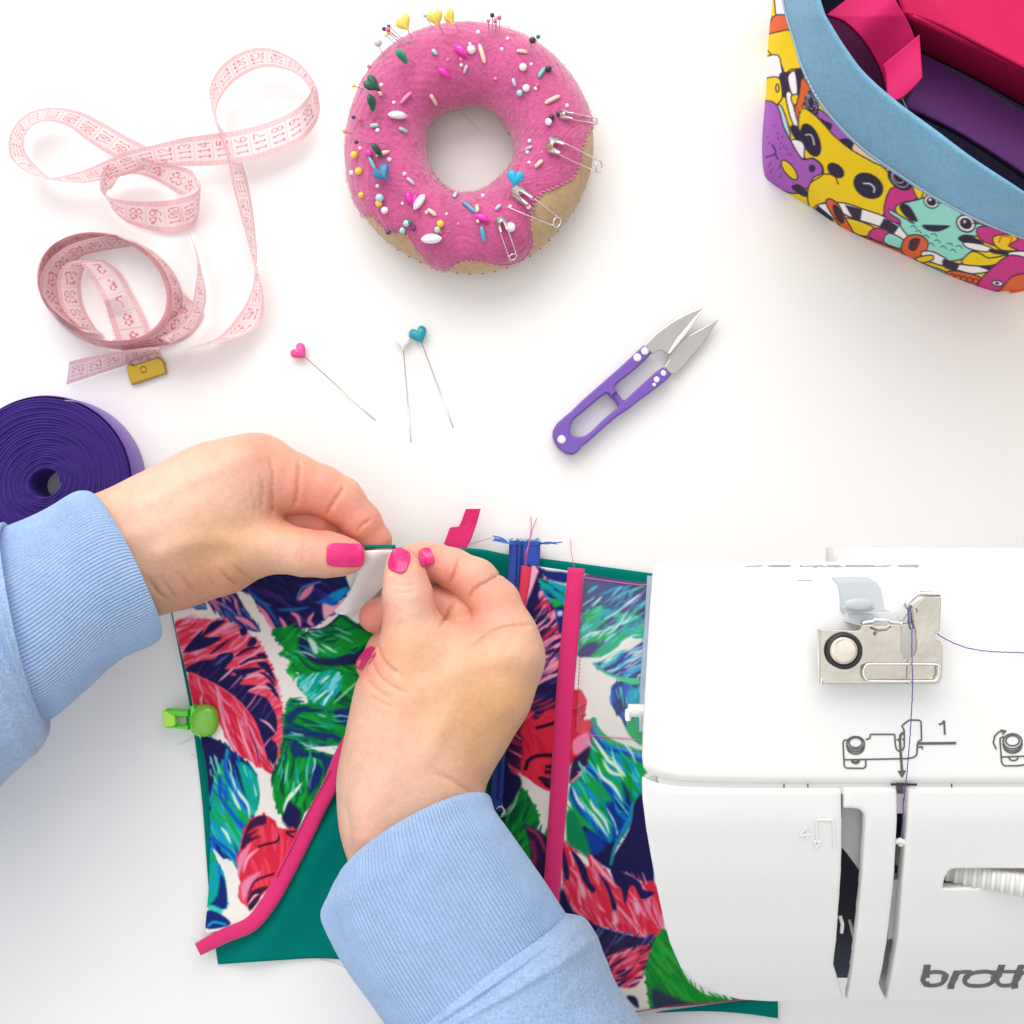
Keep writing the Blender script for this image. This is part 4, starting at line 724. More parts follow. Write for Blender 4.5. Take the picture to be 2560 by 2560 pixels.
# frayed zip ends and loose threads
def hair(P, z, r=.010, n=30, a=.008):
    P = resample(cr(P, 8), n); zz = np.interp(np.linspace(0, 1, n), np.linspace(0, 1, len(z)), z) if np.ndim(z) else np.full(n, z)
    V = Wn(P, zz); V[:, :2] += np.cumsum(rng.normal(size=(n, 2))*a*.5, 0)*.5; return tube(V, r, 5)
fr = MB()
for k in range(9): fr.add(*hair(TC([(560+k*3, 390), (520-k*4, 350+k*2), (470-k*6, 330+k*3), (420+k*8, 322+k*5)]), .35+.02*k, .011))
for k in range(9): fr.add(*hair(TC([(800, 395-k*3), (850, 372+k*2), (920-k*4, 378-k), (985-k*14, 372+k*2)]), .35+.02*k, .011))
for k in range(40):
    x = 560+k*6.2; fr.add(*hair(TC([(x, 392), (x+rng.normal()*6, 372+rng.normal()*6), (x+rng.normal()*12, 352+rng.normal()*9)]), .28+.03*rng.random(), .010, 8))
fr.build('frayed_zip_end', mat('blue_fibre', (.04, .16, .52), rough=.8), pouch)
pt = MB()
for P_ in ([(690, 560), (685, 470), (715, 380), (740, 270), (775, 180)], [(690, 560), (700, 470), (722, 350), (735, 250), (732, 165)]): pt.add(*hair(TC(P_), [.45, .6, .5, .3, .1], .012))
pt.add(*hair(TC([(1080, 570), (1065, 500), (1052, 430), (1050, 345)]), [.4, .4, .2, .05], .008)); pt.add(*hair(TC([(240, 390), (330, 360), (420, 335)]), .3, .007))
pt.build('thread_tails', mat('pink_fibre', (.62, .10, .28), rough=.8), pouch)
fz = MB()
for k in range(5): fz.add(*hair(TD([(160+k*14, 860-k*10), (190+k*9, 830+k*8), (230, 850+k*12), (240-k*8, 900), (200+k*5, 930)]), .55, .009))
fz.build('loose_fibres', mat('pale_fibre_b', (.75, .76, .74), rough=.8), pouch); fz = MB()
for k in range(6): fz.add(*hair([(500-k*3, 2352+k*2), (492-k*3, 2345), (480+k*3, 2342+k)], .4, .006, 8))
fz.build('loose_fibres', mat('pale_fibre', (.75, .76, .74), rough=.8), pouch)
o = MB(); o.add(*hair([(445, 1862), (475, 1850), (500, 1835), (516, 1800)], .03, .004)); o.add(*hair([(478, 1885), (500, 1900), (510, 1940)], .03, .004)); 
t_ = o.build('stray_thread', mat('grey_fibre', (.45, .43, .41), rough=.8)); tag(t_, 'thin grey stray threads lying on the table left of the cloth', 'thread')
o = MB(); o.add(*hair([(800, 2398), (850, 2410), (880, 2432), (895, 2448)], .02, .004)); t_ = o.build('stray_thread', mat('grey_fibre_b', (.45, .45, .44), rough=.8)); tag(t_, 'thin grey stray thread on the table below the teal lining', 'thread')
# green clip on the left edge
clip = thing('sewing_clip', 'lime green plastic sewing clip on the left edge of the leaf printed cloth', 'clip', (-8, -5, 0))
M_lime = mat('lime_plastic', (.12, .86, .01), rough=.2, alpha=.88, coat=.5, tl=.2)
def cslab(name, P, z0, z1, m, par, b=.03, hole=None):
    V, F = prism([W(p[0], p[1], z1)[:2] for p in P], z0, z1, b); return mk(name, V, F, m, par, smooth=False)
cslab('clip_arm', TA([(20, 1215), (50, 1200), (200, 1212), (225, 1208), (225, 1258), (210, 1262), (120, 1258), (80, 1260), (30, 1262)]), .30, .52, M_lime, clip)
cslab('clip_arm', TA([(25, 1340), (30, 1318), (125, 1336), (210, 1332), (225, 1330), (225, 1372), (190, 1362), (40, 1352)]), .30, .52, M_lime, clip)
cslab('grip_end', TA([(15, 1220), (40, 1210), (118, 1258), (125, 1330), (80, 1345), (22, 1342)]), .28, .56, mat('yellow_green_plastic', (.40, .88, .02), rough=.2, coat=.5), clip)
cslab('clip_window', TA([(122, 1262), (212, 1264), (214, 1330), (126, 1332)]), .12, .24, mat('clear_beige', (.72, .66, .60), rough=.3), clip)
cslab('clip_base', TA([(130, 1262), (244, 1230), (244, 1345), (140, 1336)]), .06, .12, M_lime, clip)
V, F = ball((0, 0, 0), 1, 14); V = np.sign(V)*np.abs(V)**.8; q = W(*TA([(355, 1292)])[0], .52); mk('jaw', V*np.array([.355, .40, .20])+np.array(q), F, mat('dark_lime_plastic', (.17, .50, .02), rough=.22, coat=.6), clip)
cslab('jaw_bar', TA([(240, 1175), (268, 1172), (300, 1250), (300, 1330), (330, 1430), (265, 1380), (240, 1340)]), .30, .66, mat('bright_lime', (.06, .72, .02), rough=.2, coat=.5), clip)
# ================================================================ the person's hands and sleeves
person = thing('person', 'person in a pale blue sweatshirt with pink nails, both hands holding the printed cloth', 'person', (-3, -4, 0))
def hp(px, py, z, r): k = (HC-z)/HC; return (*W(px, py, z), r/100*k)
def hand(name, lo, hi, palm, kp, fingers, creases, colfn, h=.042, blobs=(), ridges=()):
    fd = Field(lo, hi, h)
    P = None
    for ch in palm:
        P = chain(fd, [hp(*q) for q in ch], kp, P)
    for (px, py, z, r, fx, fy, fz) in blobs:
        c = np.array(W(px, py, z)); R = r/100*(HC-z)/HC; X, Y, Z = np.meshgrid(*fd.ax, indexing='ij', sparse=True)
        q = np.sqrt(((X-c[0])/fx)**2+((Y-c[1])/fy)**2+((Z-c[2])/fz)**2); P = smin(P, ((q-R)*min(fx, fy, fz)).astype(np.float32), .5)
    F = P.copy()
    for ch, kf, kj in fingers:
        f = chain(fd, [hp(*q) for q in ch], kf); f = smin(P, f, kj); F = smin(F, f, .05)
    X, Y, Z = np.meshgrid(*fd.ax, indexing='ij', sparse=True); KZ = HC/(HC-Z)
    for pts, dep, wid, z0 in creases:
        cpts = np.array([W(a, b, z0) for a, b in cr(pts, 4)])[:, :2]
        x0, y0 = cpts.min(0)-.5; x1, y1 = cpts.max(0)+.5
        sl, (x_, y_, z_) = fd.sub((x0, y0, fd.lo[2]), (x1, y1, hi[2])); XX, YY = np.meshgrid(fd.ax[0][sl[0]], fd.ax[1][sl[1]], indexing='ij')
        d = seg_d2(XX, YY, cpts, False); s_ = wid/100
        # fade at the ends of the line
        e = np.minimum(np.hypot(XX-cpts[0, 0], YY-cpts[0, 1]), np.hypot(XX-cpts[-1, 0], YY-cpts[-1, 1])); g = np.exp(-(d/s_)**2)*np.clip(e/.12, .5, 1)
        F[sl] += (1.65*dep*g).astype(np.float32)[:, :, None]*(z_ > z0-.75)
    for pts, hgt, wid, z0 in ridges:
        cpts = np.array([W(a, b, z0) for a, b in cr(pts, 4)])[:, :2]; x0, y0 = cpts.min(0)-.8; x1, y1 = cpts.max(0)+.8
        sl, (x_, y_, z_) = fd.sub((x0, y0, fd.lo[2]), (x1, y1, hi[2])); XX, YY = np.meshgrid(fd.ax[0][sl[0]], fd.ax[1][sl[1]], indexing='ij')
        d = seg_d2(XX, YY, cpts, False); F[sl] -= (hgt*np.exp(-(d/(wid/100))**2)).astype(np.float32)[:, :, None]*(z_ > z0-.6)
    V, Q = surfnet(fd, F)
    col = colfn(V); o = mk(name, V, Q, M_skin, person, col=col)
    return o, fd, F
M_skin = mat('skin', attr=True, rough=.46, spec=.32, sss=.22, sssr=(1, .35, .18), sssr_scale=.0028, bumps=((5, .22), (14, .16), (34, .07)), var=((2.2, .05), (8, .05)))
def gau(P, c, s): return np.exp(-(((P[:, 0]-c[0])**2+(P[:, 1]-c[1])**2)/(s*s)))[:, None]
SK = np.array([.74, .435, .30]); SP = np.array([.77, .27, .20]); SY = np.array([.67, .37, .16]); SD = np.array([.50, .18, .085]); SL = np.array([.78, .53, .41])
def blend(c, t, w_): return c*(1-w_)+t*w_
def skinvar(V, c):
    n1 = np.sin(V[:, 0]*2.3+np.sin(V[:, 1]*1.9)*1.7)*np.sin(V[:, 1]*2.1+np.sin(V[:, 0]*1.3)*2); 
    r_ = np.random.default_rng(11); m = np.zeros(len(V))
    for o_ in range(14):
        k = r_.normal(size=3); k *= (1.6+o_*.55)/np.linalg.norm(k); m += np.sin(V@k+r_.random()*6.28+1.3*np.sin(V@(k[[1, 2, 0]]*.7)+o_))/(1+.18*o_)
    m = np.clip(m/5.5, -1, 1)[:, None]; c = c*(1-.22*np.clip(m, 0, 1))+SP*.22*np.clip(m, 0, 1); c = c*(1-.16*np.clip(-m, 0, 1))+SL*.16*np.clip(-m, 0, 1)
    return c*(1+.03*n1[:, None])
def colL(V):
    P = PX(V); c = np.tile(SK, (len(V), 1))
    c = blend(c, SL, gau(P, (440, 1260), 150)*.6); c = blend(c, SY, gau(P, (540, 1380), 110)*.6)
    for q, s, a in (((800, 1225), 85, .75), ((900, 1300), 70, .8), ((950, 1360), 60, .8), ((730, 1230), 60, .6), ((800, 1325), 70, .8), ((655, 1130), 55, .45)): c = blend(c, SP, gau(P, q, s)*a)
    c = blend(c, SD, gau(P, (700, 1290), 42)*.5); c = blend(c, SD, gau(P, (480, 1475), 75)*.45); c = blend(c, SD, gau(P, (590, 1450), 50)*.4)  # shade of the finger web and lower hand put into the skin colour
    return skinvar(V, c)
zl = 2.25
LH, fdL, FL = hand('left_hand', (-11.6, -3.4, .15), (-2.6, 2.3, 4.0),
  [[(150, 1420, 2.9, 112), (280, 1352, 2.75, 106), (400, 1290, 2.6, 100), (500, 1238, 2.5, 98), (565, 1212, 2.45, 95)],
   [(200, 1500, 2.75, 105), (330, 1440, 2.5, 98), (440, 1410, 2.35, 94), (545, 1380, 2.3, 92)],
   [(180, 1450, 2.9, 110), (320, 1390, 2.7, 112), (460, 1320, 2.55, 112), (560, 1280, 2.4, 100)],
   [(565, 1212, 2.45, 95), (640, 1180, 2.3, 86)], [(600, 1260, 2.05, 80), (640, 1250, 1.9, 76)]], .55,
  [([(610, 1190, 2.38, 94), (660, 1181, 2.25, 84), (730, 1208, 2.1, 76), (800, 1224, 2.0, 61), (850, 1250, 1.95, 58), (905, 1306, 1.85, 48), (938, 1350, 1.7, 39), (945, 1392, 1.5, 35)], .12, .30),
   ([(640, 1250, 1.7, 68), (730, 1292, 1.6, 54), (800, 1314, 1.5, 49), (870, 1345, 1.3, 42), (915, 1388, 1.2, 35)], .12, .2),
   ([(630, 1290, 1.4, 62), (720, 1335, 1.05, 50), (800, 1370, 1.0, 44), (860, 1395, .95, 36)], .12, .2),
   ([(610, 1320, 1.25, 56), (690, 1375, .85, 44), (760, 1400, .8, 36), (800, 1410, .8, 30)], .12, .2),
   ([(470, 1398, 2.35, 98), (560, 1388, 2.35, 88), (630, 1370, 2.42, 74), (700, 1370, 2.5, 61), (760, 1382, 2.55, 57), (815, 1386, 2.55, 56), (858, 1390, 2.5, 47), (876, 1391, 2.46, 38)], .15, .45)],
  [([(755, 1155), (757, 1190), (752, 1235), (742, 1268)], .055, 3.4, 2.2), ([(865, 1218), (845, 1250), (817, 1288)], .05, 3.4, 2.1), ([(930, 1298), (912, 1312), (898, 1328)], .04, 3.0, 2.0),
   ([(688, 1150), (695, 1190), (690, 1240), (684, 1285)], .045, 3.2, 2.4), ([(668, 1190), (672, 1225), (666, 1270)], .032, 2.6, 2.4), ([(652, 1225), (655, 1260), (658, 1285)], .03, 2.4, 2.3), ([(640, 1240), (640, 1262), (646, 1280)], .02, 2.2, 2.3),
   ([(574, 1420), (588, 1445), (610, 1462)], .05, 3.2, 2.4), ([(606, 1412), (622, 1432), (640, 1444)], .045, 3.0, 2.4), ([(540, 1430), (556, 1458), (572, 1472)], .03, 3.2, 2.3), ([(480, 1430), (500, 1465), (510, 1490)], .028, 4.5, 2.3), ([(440, 1440), (452, 1470), (462, 1495)], .025, 4.5, 2.4), ([(414, 1440), (424, 1470), (440, 1492)], .03, 4, 2.4),
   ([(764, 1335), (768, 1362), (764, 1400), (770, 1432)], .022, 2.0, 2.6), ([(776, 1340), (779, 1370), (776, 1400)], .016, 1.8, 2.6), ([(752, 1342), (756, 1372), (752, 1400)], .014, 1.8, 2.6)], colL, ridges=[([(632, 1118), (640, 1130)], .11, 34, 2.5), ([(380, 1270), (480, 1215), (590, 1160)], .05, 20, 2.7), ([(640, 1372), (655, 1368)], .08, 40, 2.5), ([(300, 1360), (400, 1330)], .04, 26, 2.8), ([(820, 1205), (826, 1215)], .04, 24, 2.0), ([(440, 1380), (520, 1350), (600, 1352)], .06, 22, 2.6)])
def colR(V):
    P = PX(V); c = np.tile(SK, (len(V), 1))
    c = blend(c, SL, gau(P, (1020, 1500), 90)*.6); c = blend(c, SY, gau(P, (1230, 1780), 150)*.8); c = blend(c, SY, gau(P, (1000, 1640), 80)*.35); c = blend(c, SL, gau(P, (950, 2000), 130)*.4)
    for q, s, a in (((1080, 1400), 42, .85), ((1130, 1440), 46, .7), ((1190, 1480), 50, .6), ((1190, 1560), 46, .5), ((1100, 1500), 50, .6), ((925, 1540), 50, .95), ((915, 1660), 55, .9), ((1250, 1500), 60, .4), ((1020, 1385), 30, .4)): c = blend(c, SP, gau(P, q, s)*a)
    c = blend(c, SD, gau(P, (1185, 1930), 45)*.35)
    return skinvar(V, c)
RH, fdR, FR = hand('right_hand', (-4.3, -9.2, .15), (1.2, -.4, 4.3),
  [[(1042, 1652, 2.35, 92), (1002, 1750, 2.4, 101), (987, 1860, 2.45, 108), (970, 1960, 2.5, 110), (975, 2060, 2.6, 106), (1000, 2200, 2.8, 110)],
   [(1262, 1640, 2.2, 88), (1218, 1735, 2.3, 94), (1150, 1850, 2.4, 92), (1090, 1950, 2.5, 100), (1090, 2060, 2.6, 104), (1120, 2200, 2.8, 110)],
   [(1150, 1655, 2.3, 92), (1105, 1760, 2.4, 110), (1060, 1880, 2.5, 112), (1035, 1980, 2.6, 108)],
   [(1250, 1660, 1.8, 80), (1180, 1800, 1.7, 90)]], .55,
  [([(1258, 1645, 2.2, 94), (1262, 1578, 2.1, 73), (1240, 1508, 2.0, 60), (1188, 1452, 1.9, 56), (1130, 1420, 1.85, 49), (1085, 1403, 1.85, 43), (1056, 1392, 1.82, 37), (1030, 1390, 1.78, 30)], .12, .34),
   ([(1230, 1640, 1.6, 74), (1195, 1572, 1.55, 54), (1150, 1530, 1.62, 50), (1092, 1508, 1.5, 48), (1010, 1515, 1.15, 45), (945, 1540, 1.15, 42), (938, 1541, 1.15, 40)], .10, .22),
   ([(1180, 1700, 1.4, 74), (1120, 1610, .95, 54), (1030, 1585, .9, 46), (960, 1620, 1.0, 40), (926, 1668, 1.1, 35)], .12, .22),
   ([(1030, 1700, 2.4, 92), (1042, 1640, 2.42, 88), (1034, 1585, 2.5, 74), (1024, 1535, 2.6, 63), (1019, 1488, 2.65, 61), (1012, 1440, 2.65, 51), (1004, 1408, 2.6, 37)], .15, .48)],
  [([(1150, 1400), (1138, 1432), (1122, 1462)], .05, 3.2, 2.0), ([(1250, 1436), (1215, 1455), (1185, 1475), (1174, 1500)], .05, 3.4, 2.1), ([(1330, 1560), (1270, 1562), (1225, 1578), (1190, 1605)], .035, 4.0, 2.2),
   ([(1136, 1502), (1124, 1526), (1112, 1552)], .06, 3.0, 1.5), ([(950, 1612), (965, 1640), (990, 1660), (1010, 1672)], .05, 3.6, 2.4), ([(935, 1650), (960, 1680), (1000, 1705), (1030, 1715)], .034, 3.6, 2.4), ([(925, 1690), (955, 1712), (990, 1730)], .026, 3.4, 2.4), ([(935, 1725), (970, 1742), (1010, 1752)], .018, 3.2, 2.4),
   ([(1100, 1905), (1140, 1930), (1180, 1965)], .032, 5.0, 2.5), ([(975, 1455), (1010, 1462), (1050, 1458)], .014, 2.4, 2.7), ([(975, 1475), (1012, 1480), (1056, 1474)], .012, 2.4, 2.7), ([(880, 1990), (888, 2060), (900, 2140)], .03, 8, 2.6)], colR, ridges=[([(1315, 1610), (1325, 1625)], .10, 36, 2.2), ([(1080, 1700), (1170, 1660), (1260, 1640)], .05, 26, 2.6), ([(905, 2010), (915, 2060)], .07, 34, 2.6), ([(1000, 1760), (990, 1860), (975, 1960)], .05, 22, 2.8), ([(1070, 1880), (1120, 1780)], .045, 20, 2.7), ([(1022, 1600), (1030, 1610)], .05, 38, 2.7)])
def topz(fd, F, x, y):
    a = (x-fd.lo[0])/fd.h; b = (y-fd.lo[1])/fd.h; i = int(np.clip(a, 0, F.shape[0]-2)); j = int(np.clip(b, 0, F.shape[1]-2)); a -= i; b -= j
    c = (F[i, j]*(1-a)+F[i+1, j]*a)*(1-b)+(F[i, j+1]*(1-a)+F[i+1, j+1]*a)*b; k = np.where(c < 0)[0]
    if len(k) == 0: return None
    k = k[-1]; t = 0 if k+1 >= len(c) else c[k]/(c[k]-c[k+1]); return fd.lo[2]+(k+t)*fd.h
M_nail = mat('pink_nail_varnish', (.74, .018, .18), rough=.28, spec=.4, coat=.35)
def nail(fd, F, z0, c, ax, ln, wd, par, n=17, lift=.03, m=None, dome=.05, sq=3.2, drop=.24):
    """varnished nail: rounded plate following the finger surface. c centre px, ax direction (deg) of finger, half length and half width px"""
    zc = z0
    for _ in range(6): zc = topz(fd, F, *W(c[0], c[1], zc)[:2]) or zc
    z0 = zc; a = math.radians(ax); d = np.array([math.cos(a), math.sin(a)]); e = np.array([-d[1], d[0]]); V = []; ok = []
    for i in range(n):
        for j in range(n):
            u, v = -1+2*i/(n-1), -1+2*j/(n-1)
            m_ = max(abs(u), abs(v)); l = (abs(u)**sq+abs(v)**sq)**(1/sq); k = m_/l if l > 0 else 0
            uu, vv = u*k, v*k; q = np.array(c)+d*uu*ln+e*vv*wd; z = z0
            for _ in range(5):
                x, y, _z = W(q[0], q[1], z); t = topz(fd, F, x, y); z = max(t, zc-drop) if t is not None else zc-drop
            edge = 1-m_**4
            V.append((*W(q[0], q[1], z+lift)[:2], z+lift*1.0+dome*edge*(1-vv*vv)))
    V = np.array(V); z = V[:, 2].reshape(n, n)
    for _ in range(40): z[1:-1, 1:-1] = (z[1:-1, 1:-1]*2+z[:-2, 1:-1]+z[2:, 1:-1]+z[1:-1, :-2]+z[1:-1, 2:])/6
    V[:, 2] = z.ravel(); Vb = V.copy(); Vb[:, 2] -= .09; N_ = n*n; F_ = gridF(n, n)
    ring = np.r_[np.arange(n)*n, (n-1)*n+np.arange(1, n), np.arange(n-2, -1, -1)*n+n-1, np.arange(n-2, 0, -1)]; r2 = np.roll(ring, -1)
    return mk('fingernail', np.vstack([V, Vb]), np.vstack([F_[:, ::-1], F_+N_, np.stack([ring, ring+N_, r2+N_, r2], 1)[:, ::-1]]), m or M_nail, par)
nail(fdL, FL, 2.9, (863, 1388), 2, 47, 30, LH, sq=4.5, lift=.035)
nail(fdR, FR, 3.0, (998, 1401), -72, 31, 26, RH, sq=3.0, lift=.035)
nail(fdR, FR, 2.2, (1066, 1392), -110, 23, 17, RH, sq=3.2, lift=.05, drop=.12)
nail(fdR, FR, 1.4, (914, 1645), -52, 33, 15, RH, sq=2.6, lift=.05)
# ---- sleeves
M_knit = mat('blue_rib_knit', attr=True, rough=.9, spec=.1, sheen=.25, bumps=((30, .3), (5, .3)), var=((20, .10), (2, .05)))
M_fleece = mat('blue_sweatshirt', attr=True, rough=.9, spec=.1, sheen=.3, bumps=((22, .5), (4, .5)), var=((16, .16), (3, .06)))
CB = np.array([.335, .465, .685]); 
def sleeve(name, st, m, parent, ns, na, bulge=0, rib=0, ribn=100, rolls=(), noise=.02, seed=1, hz=.8, lip=.0, wr=()):
    """st: rows (Ax, Ay, Bx, By, z, bulge px): left/right contour points in the picture, centre height"""
    st = cr(np.array(st, float), 6); st = resample(st, ns) if False else np.stack([np.interp(np.linspace(0, 1, ns), np.linspace(0, 1, len(st)), st[:, i]) for i in range(st.shape[1])], 1)
    th = np.arange(na)/na*2*np.pi; V = np.zeros((ns, na, 3)); C = np.zeros((ns, na, 3)); r = np.random.default_rng(seed); ph = r.random(12)*6.28
    for i, (ax, ay, bx_, by, z, bl) in enumerate(st):
        k = (HC-z)/HC; A = np.array(W(ax, ay, z)[:2]); B = np.array(W(bx_, by, z)[:2]); c = (A+B)/2; e = (B-A)/2; R = np.linalg.norm(e); e /= R
        f = np.array([e[1], -e[0]]); # along direction toward hand (decided by sign of bulge)
        t = i/(ns-1); w_ = 1.0
        dr = noise*(np.sin(3*th+ph[0]+5*t)+np.sin(5*th+ph[1]-7*t)*.6+np.sin(2*th+9*t+ph[2])*.6)
        for (t0, th0, a_, s1, s2, sk) in wr: dr = dr+a_*np.exp(-((t-t0-sk*(th-th0))/s1)**2-((th-th0)/s2)**2)
        rb_ = rib*(np.abs(np.sin(th*ribn/2))-.6) if rib else 0
        rr = R*(1+0*th)+dr+rb_; ang = th
        x = np.cos(ang)*rr; zz = np.sin(ang)*rr*hz
        off = bl/100*k*np.sin(ang)
        V[i, :, 0] = c[0]+e[0]*x+f[0]*off; V[i, :, 1] = c[1]+e[1]*x+f[1]*off; V[i, :, 2] = z+zz
        sh_ = 1.0; cc = CB*sh_*np.ones((na, 1))
        if rib: cc = cc*(1-.30*(np.abs(np.sin(th*ribn/2)) < .30))[:, None]  # groove shade between the ribs painted into the knit colour
        C[i] = cc
    # close the hand end with a turned-in lip
    n2 = 4; In = []
    cen = V[0].mean(0)
    for k_ in range(1, n2+1): q = V[0]*(1-.04*k_)+cen*.04*k_; q = q+(V[1]-V[0])*(.35 if k_ == 1 else 1.5*k_); In.append(q)
    Vall = np.concatenate([np.array(In[::-1]), V]); Call = np.concatenate([np.repeat(C[:1], n2, 0), C]); nn_ = len(Vall)
    return mk(name, Vall.reshape(-1, 3), gridF(nn_, na, cv=True), m, parent, col=Call.reshape(-1, 3))
sl = bpy.data.objects.new('left_sleeve', None)
# left arm : contours A = upper edge, B = lower edge, from the hand outwards
SLb = sleeve('left_sleeve', [(10, 1300, 118, 1806, 3.3, -60), (-30, 1316, 120, 1832, 3.35, -60), (-70, 1330, 92, 1880, 3.4, -60), (-180, 1360, 30, 1940, 3.6, -60), (-400, 1420, -180, 2150, 4.0, -60), (-800, 1560, -500, 2450, 4.6, -60)], M_fleece, person, 70, 200, noise=.03, seed=3, hz=.85, wr=((.12, 1.2, .10, .05, .9, .03), (.25, 1.9, -.12, .04, .8, .05), (.38, 1.3, .12, .06, .9, -.04)))
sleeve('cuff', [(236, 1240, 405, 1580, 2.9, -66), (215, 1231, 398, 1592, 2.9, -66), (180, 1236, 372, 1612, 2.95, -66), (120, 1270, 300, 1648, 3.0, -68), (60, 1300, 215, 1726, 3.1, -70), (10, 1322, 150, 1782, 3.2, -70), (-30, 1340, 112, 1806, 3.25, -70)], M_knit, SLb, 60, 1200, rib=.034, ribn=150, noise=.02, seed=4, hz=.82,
       wr=((.55, 5.6, -.10, .12, .5, 0),))
SRb = sleeve('right_sleeve', [(1004, 2540, 1418, 2284, 3.1, -42), (1010, 2590, 1466, 2296, 3.15, -50), (1000, 2630, 1492, 2345, 3.2, -55), (1010, 2700, 1508, 2400, 3.3, -55), (1060, 2800, 1560, 2500, 3.5, -55), (1180, 3000, 1740, 2720, 3.9, -55), (1400, 3400, 2000, 3050, 4.5, -55)], M_fleece, person, 80, 200, noise=.03, seed=5, hz=.85, wr=((.10, 1.3, .08, .03, .8, .03), (.18, 1.7, -.09, .03, .7, .04), (.27, 1.2, .10, .04, .9, -.04)))
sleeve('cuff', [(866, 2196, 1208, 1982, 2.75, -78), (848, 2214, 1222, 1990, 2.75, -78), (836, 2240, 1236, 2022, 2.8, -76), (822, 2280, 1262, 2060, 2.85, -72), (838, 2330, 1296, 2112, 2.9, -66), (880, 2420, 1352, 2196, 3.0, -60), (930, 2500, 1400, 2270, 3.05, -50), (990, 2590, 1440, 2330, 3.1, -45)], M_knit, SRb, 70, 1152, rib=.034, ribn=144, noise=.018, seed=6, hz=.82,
       wr=((.42, 2.62, -.16, .30, .16, .10), (.5, 2.95, .10, .3, .14, .1)))
# ================================================================ pink measuring tape
FONT = {'0': '01110 10001 10011 10101 11001 10001 01110', '1': '00100 01100 00100 00100 00100 00100 01110', '2': '01110 10001 00001 00110 01000 10000 11111', '3': '01110 10001 00001 00110 00001 10001 01110',
        '4': '00010 00110 01010 10010 11111 00010 00010', '5': '11111 10000 11110 00001 00001 10001 01110', '6': '00110 01000 10000 11110 10001 10001 01110', '7': '11111 00001 00010 00100 01000 01000 01000',
        '8': '01110 10001 10001 01110 10001 10001 01110', '9': '01110 10001 10001 01111 00001 00010 01100'}
FONT = {k: np.array([[int(c) for c in r_] for r_ in v.split()]) for k, v in FONT.items()}
def tape_col(s_, v, start, up=1, step=.47):
    """dye of the tape: s_ along (units), v across -1..1; edge rows of fine ticks, centimetre lines and figures set across the strip"""
    base = np.array([.88, .62, .65]); ink = np.array([.74, .24, .32]); light = np.array([.91, .80, .79])
    n = np.floor(s_/step).astype(int); f = s_/step-n
    c = np.tile(base, (len(s_), 1)); mid = np.abs(v) < .66; c[mid] = light
    tick = (~mid) & ((s_/step*7) % 1 < .42); c[tick] = base*.62+ink*.38
    c[(f < .045) & (np.abs(v) < .8)] = base*.8+ink*.2
    for k in range(len(s_)):
        if not (abs(v[k]) < .52 and .2 < f[k] < .86): continue
        d = str(abs(start+n[k])); w_ = len(d)*6-1; full = max(w_, 13); row = int((f[k]-.2)/.66*7)
        if up < 0: row = 6-row
        xi = int((v[k]*up+.52)/1.04*full-(full-w_)/2)
        if 0 <= xi < w_ and 0 <= row < 7 and xi % 6 < 5 and FONT[d[xi//6]][row, xi % 6]: c[k] = ink
    return c
tapeV, tapeF, tapeC = [], [], []; _tn = 0
def ribbon(st, start=1, up=1, width=.78, nv=33, flatten=False):
    """st: (Ax, Ay, Bx, By, zB) in tracing coordinates; A is the raised edge, its height follows from the strip's width"""
    global _tn
    P = cr([(*TT([(a, b)])[0], *TT([(c, d)])[0], z) for a, b, c, d, z in st], 10)
    L_ = np.r_[0, np.cumsum(np.hypot(np.diff((P[:, 0]+P[:, 2])/2), np.diff((P[:, 1]+P[:, 3])/2)))]/100; m = max(8, int(L_[-1]/.019)); t = np.linspace(0, L_[-1], m)
    P = np.stack([np.interp(t, L_, P[:, i]) for i in range(5)], 1); B = Wn(P[:, 2:4], P[:, 4]); za = P[:, 4].copy()
    for _ in range(5):
        A = Wn(P[:, :2], za); pw = np.linalg.norm((A-B)[:, :2], axis=1); za = P[:, 4]+np.sqrt(np.maximum(width**2-pw**2, 0))
    za = np.convolve(np.pad(za, 12, mode='edge'), np.ones(25)/25, 'valid'); A = Wn(P[:, :2], za)
    v = np.linspace(-1, 1, nv); V = A[:, None, :]*((1+v)/2)[None, :, None]+B[:, None, :]*((1-v)/2)[None, :, None]
    s3 = np.r_[0, np.cumsum(np.linalg.norm(np.diff((A+B)/2, axis=0), axis=1))]
    tapeV.append(V.reshape(-1, 3)); tapeF.append(gridF(m, nv)+_tn); _tn += m*nv; tapeC.append(tape_col(np.repeat(s3, nv), np.tile(v, m), start, up))
ribbon([(430, 1235, 560, 1225, .25), (500, 1340, 645, 1290, .12), (560, 1450, 710, 1400, .10), (590, 1550, 770, 1510, .08), (620, 1640, 815, 1620, .06), (655, 1710, 850, 1690, .05), (690, 1800, 880, 1770, .05)], 5, 1)
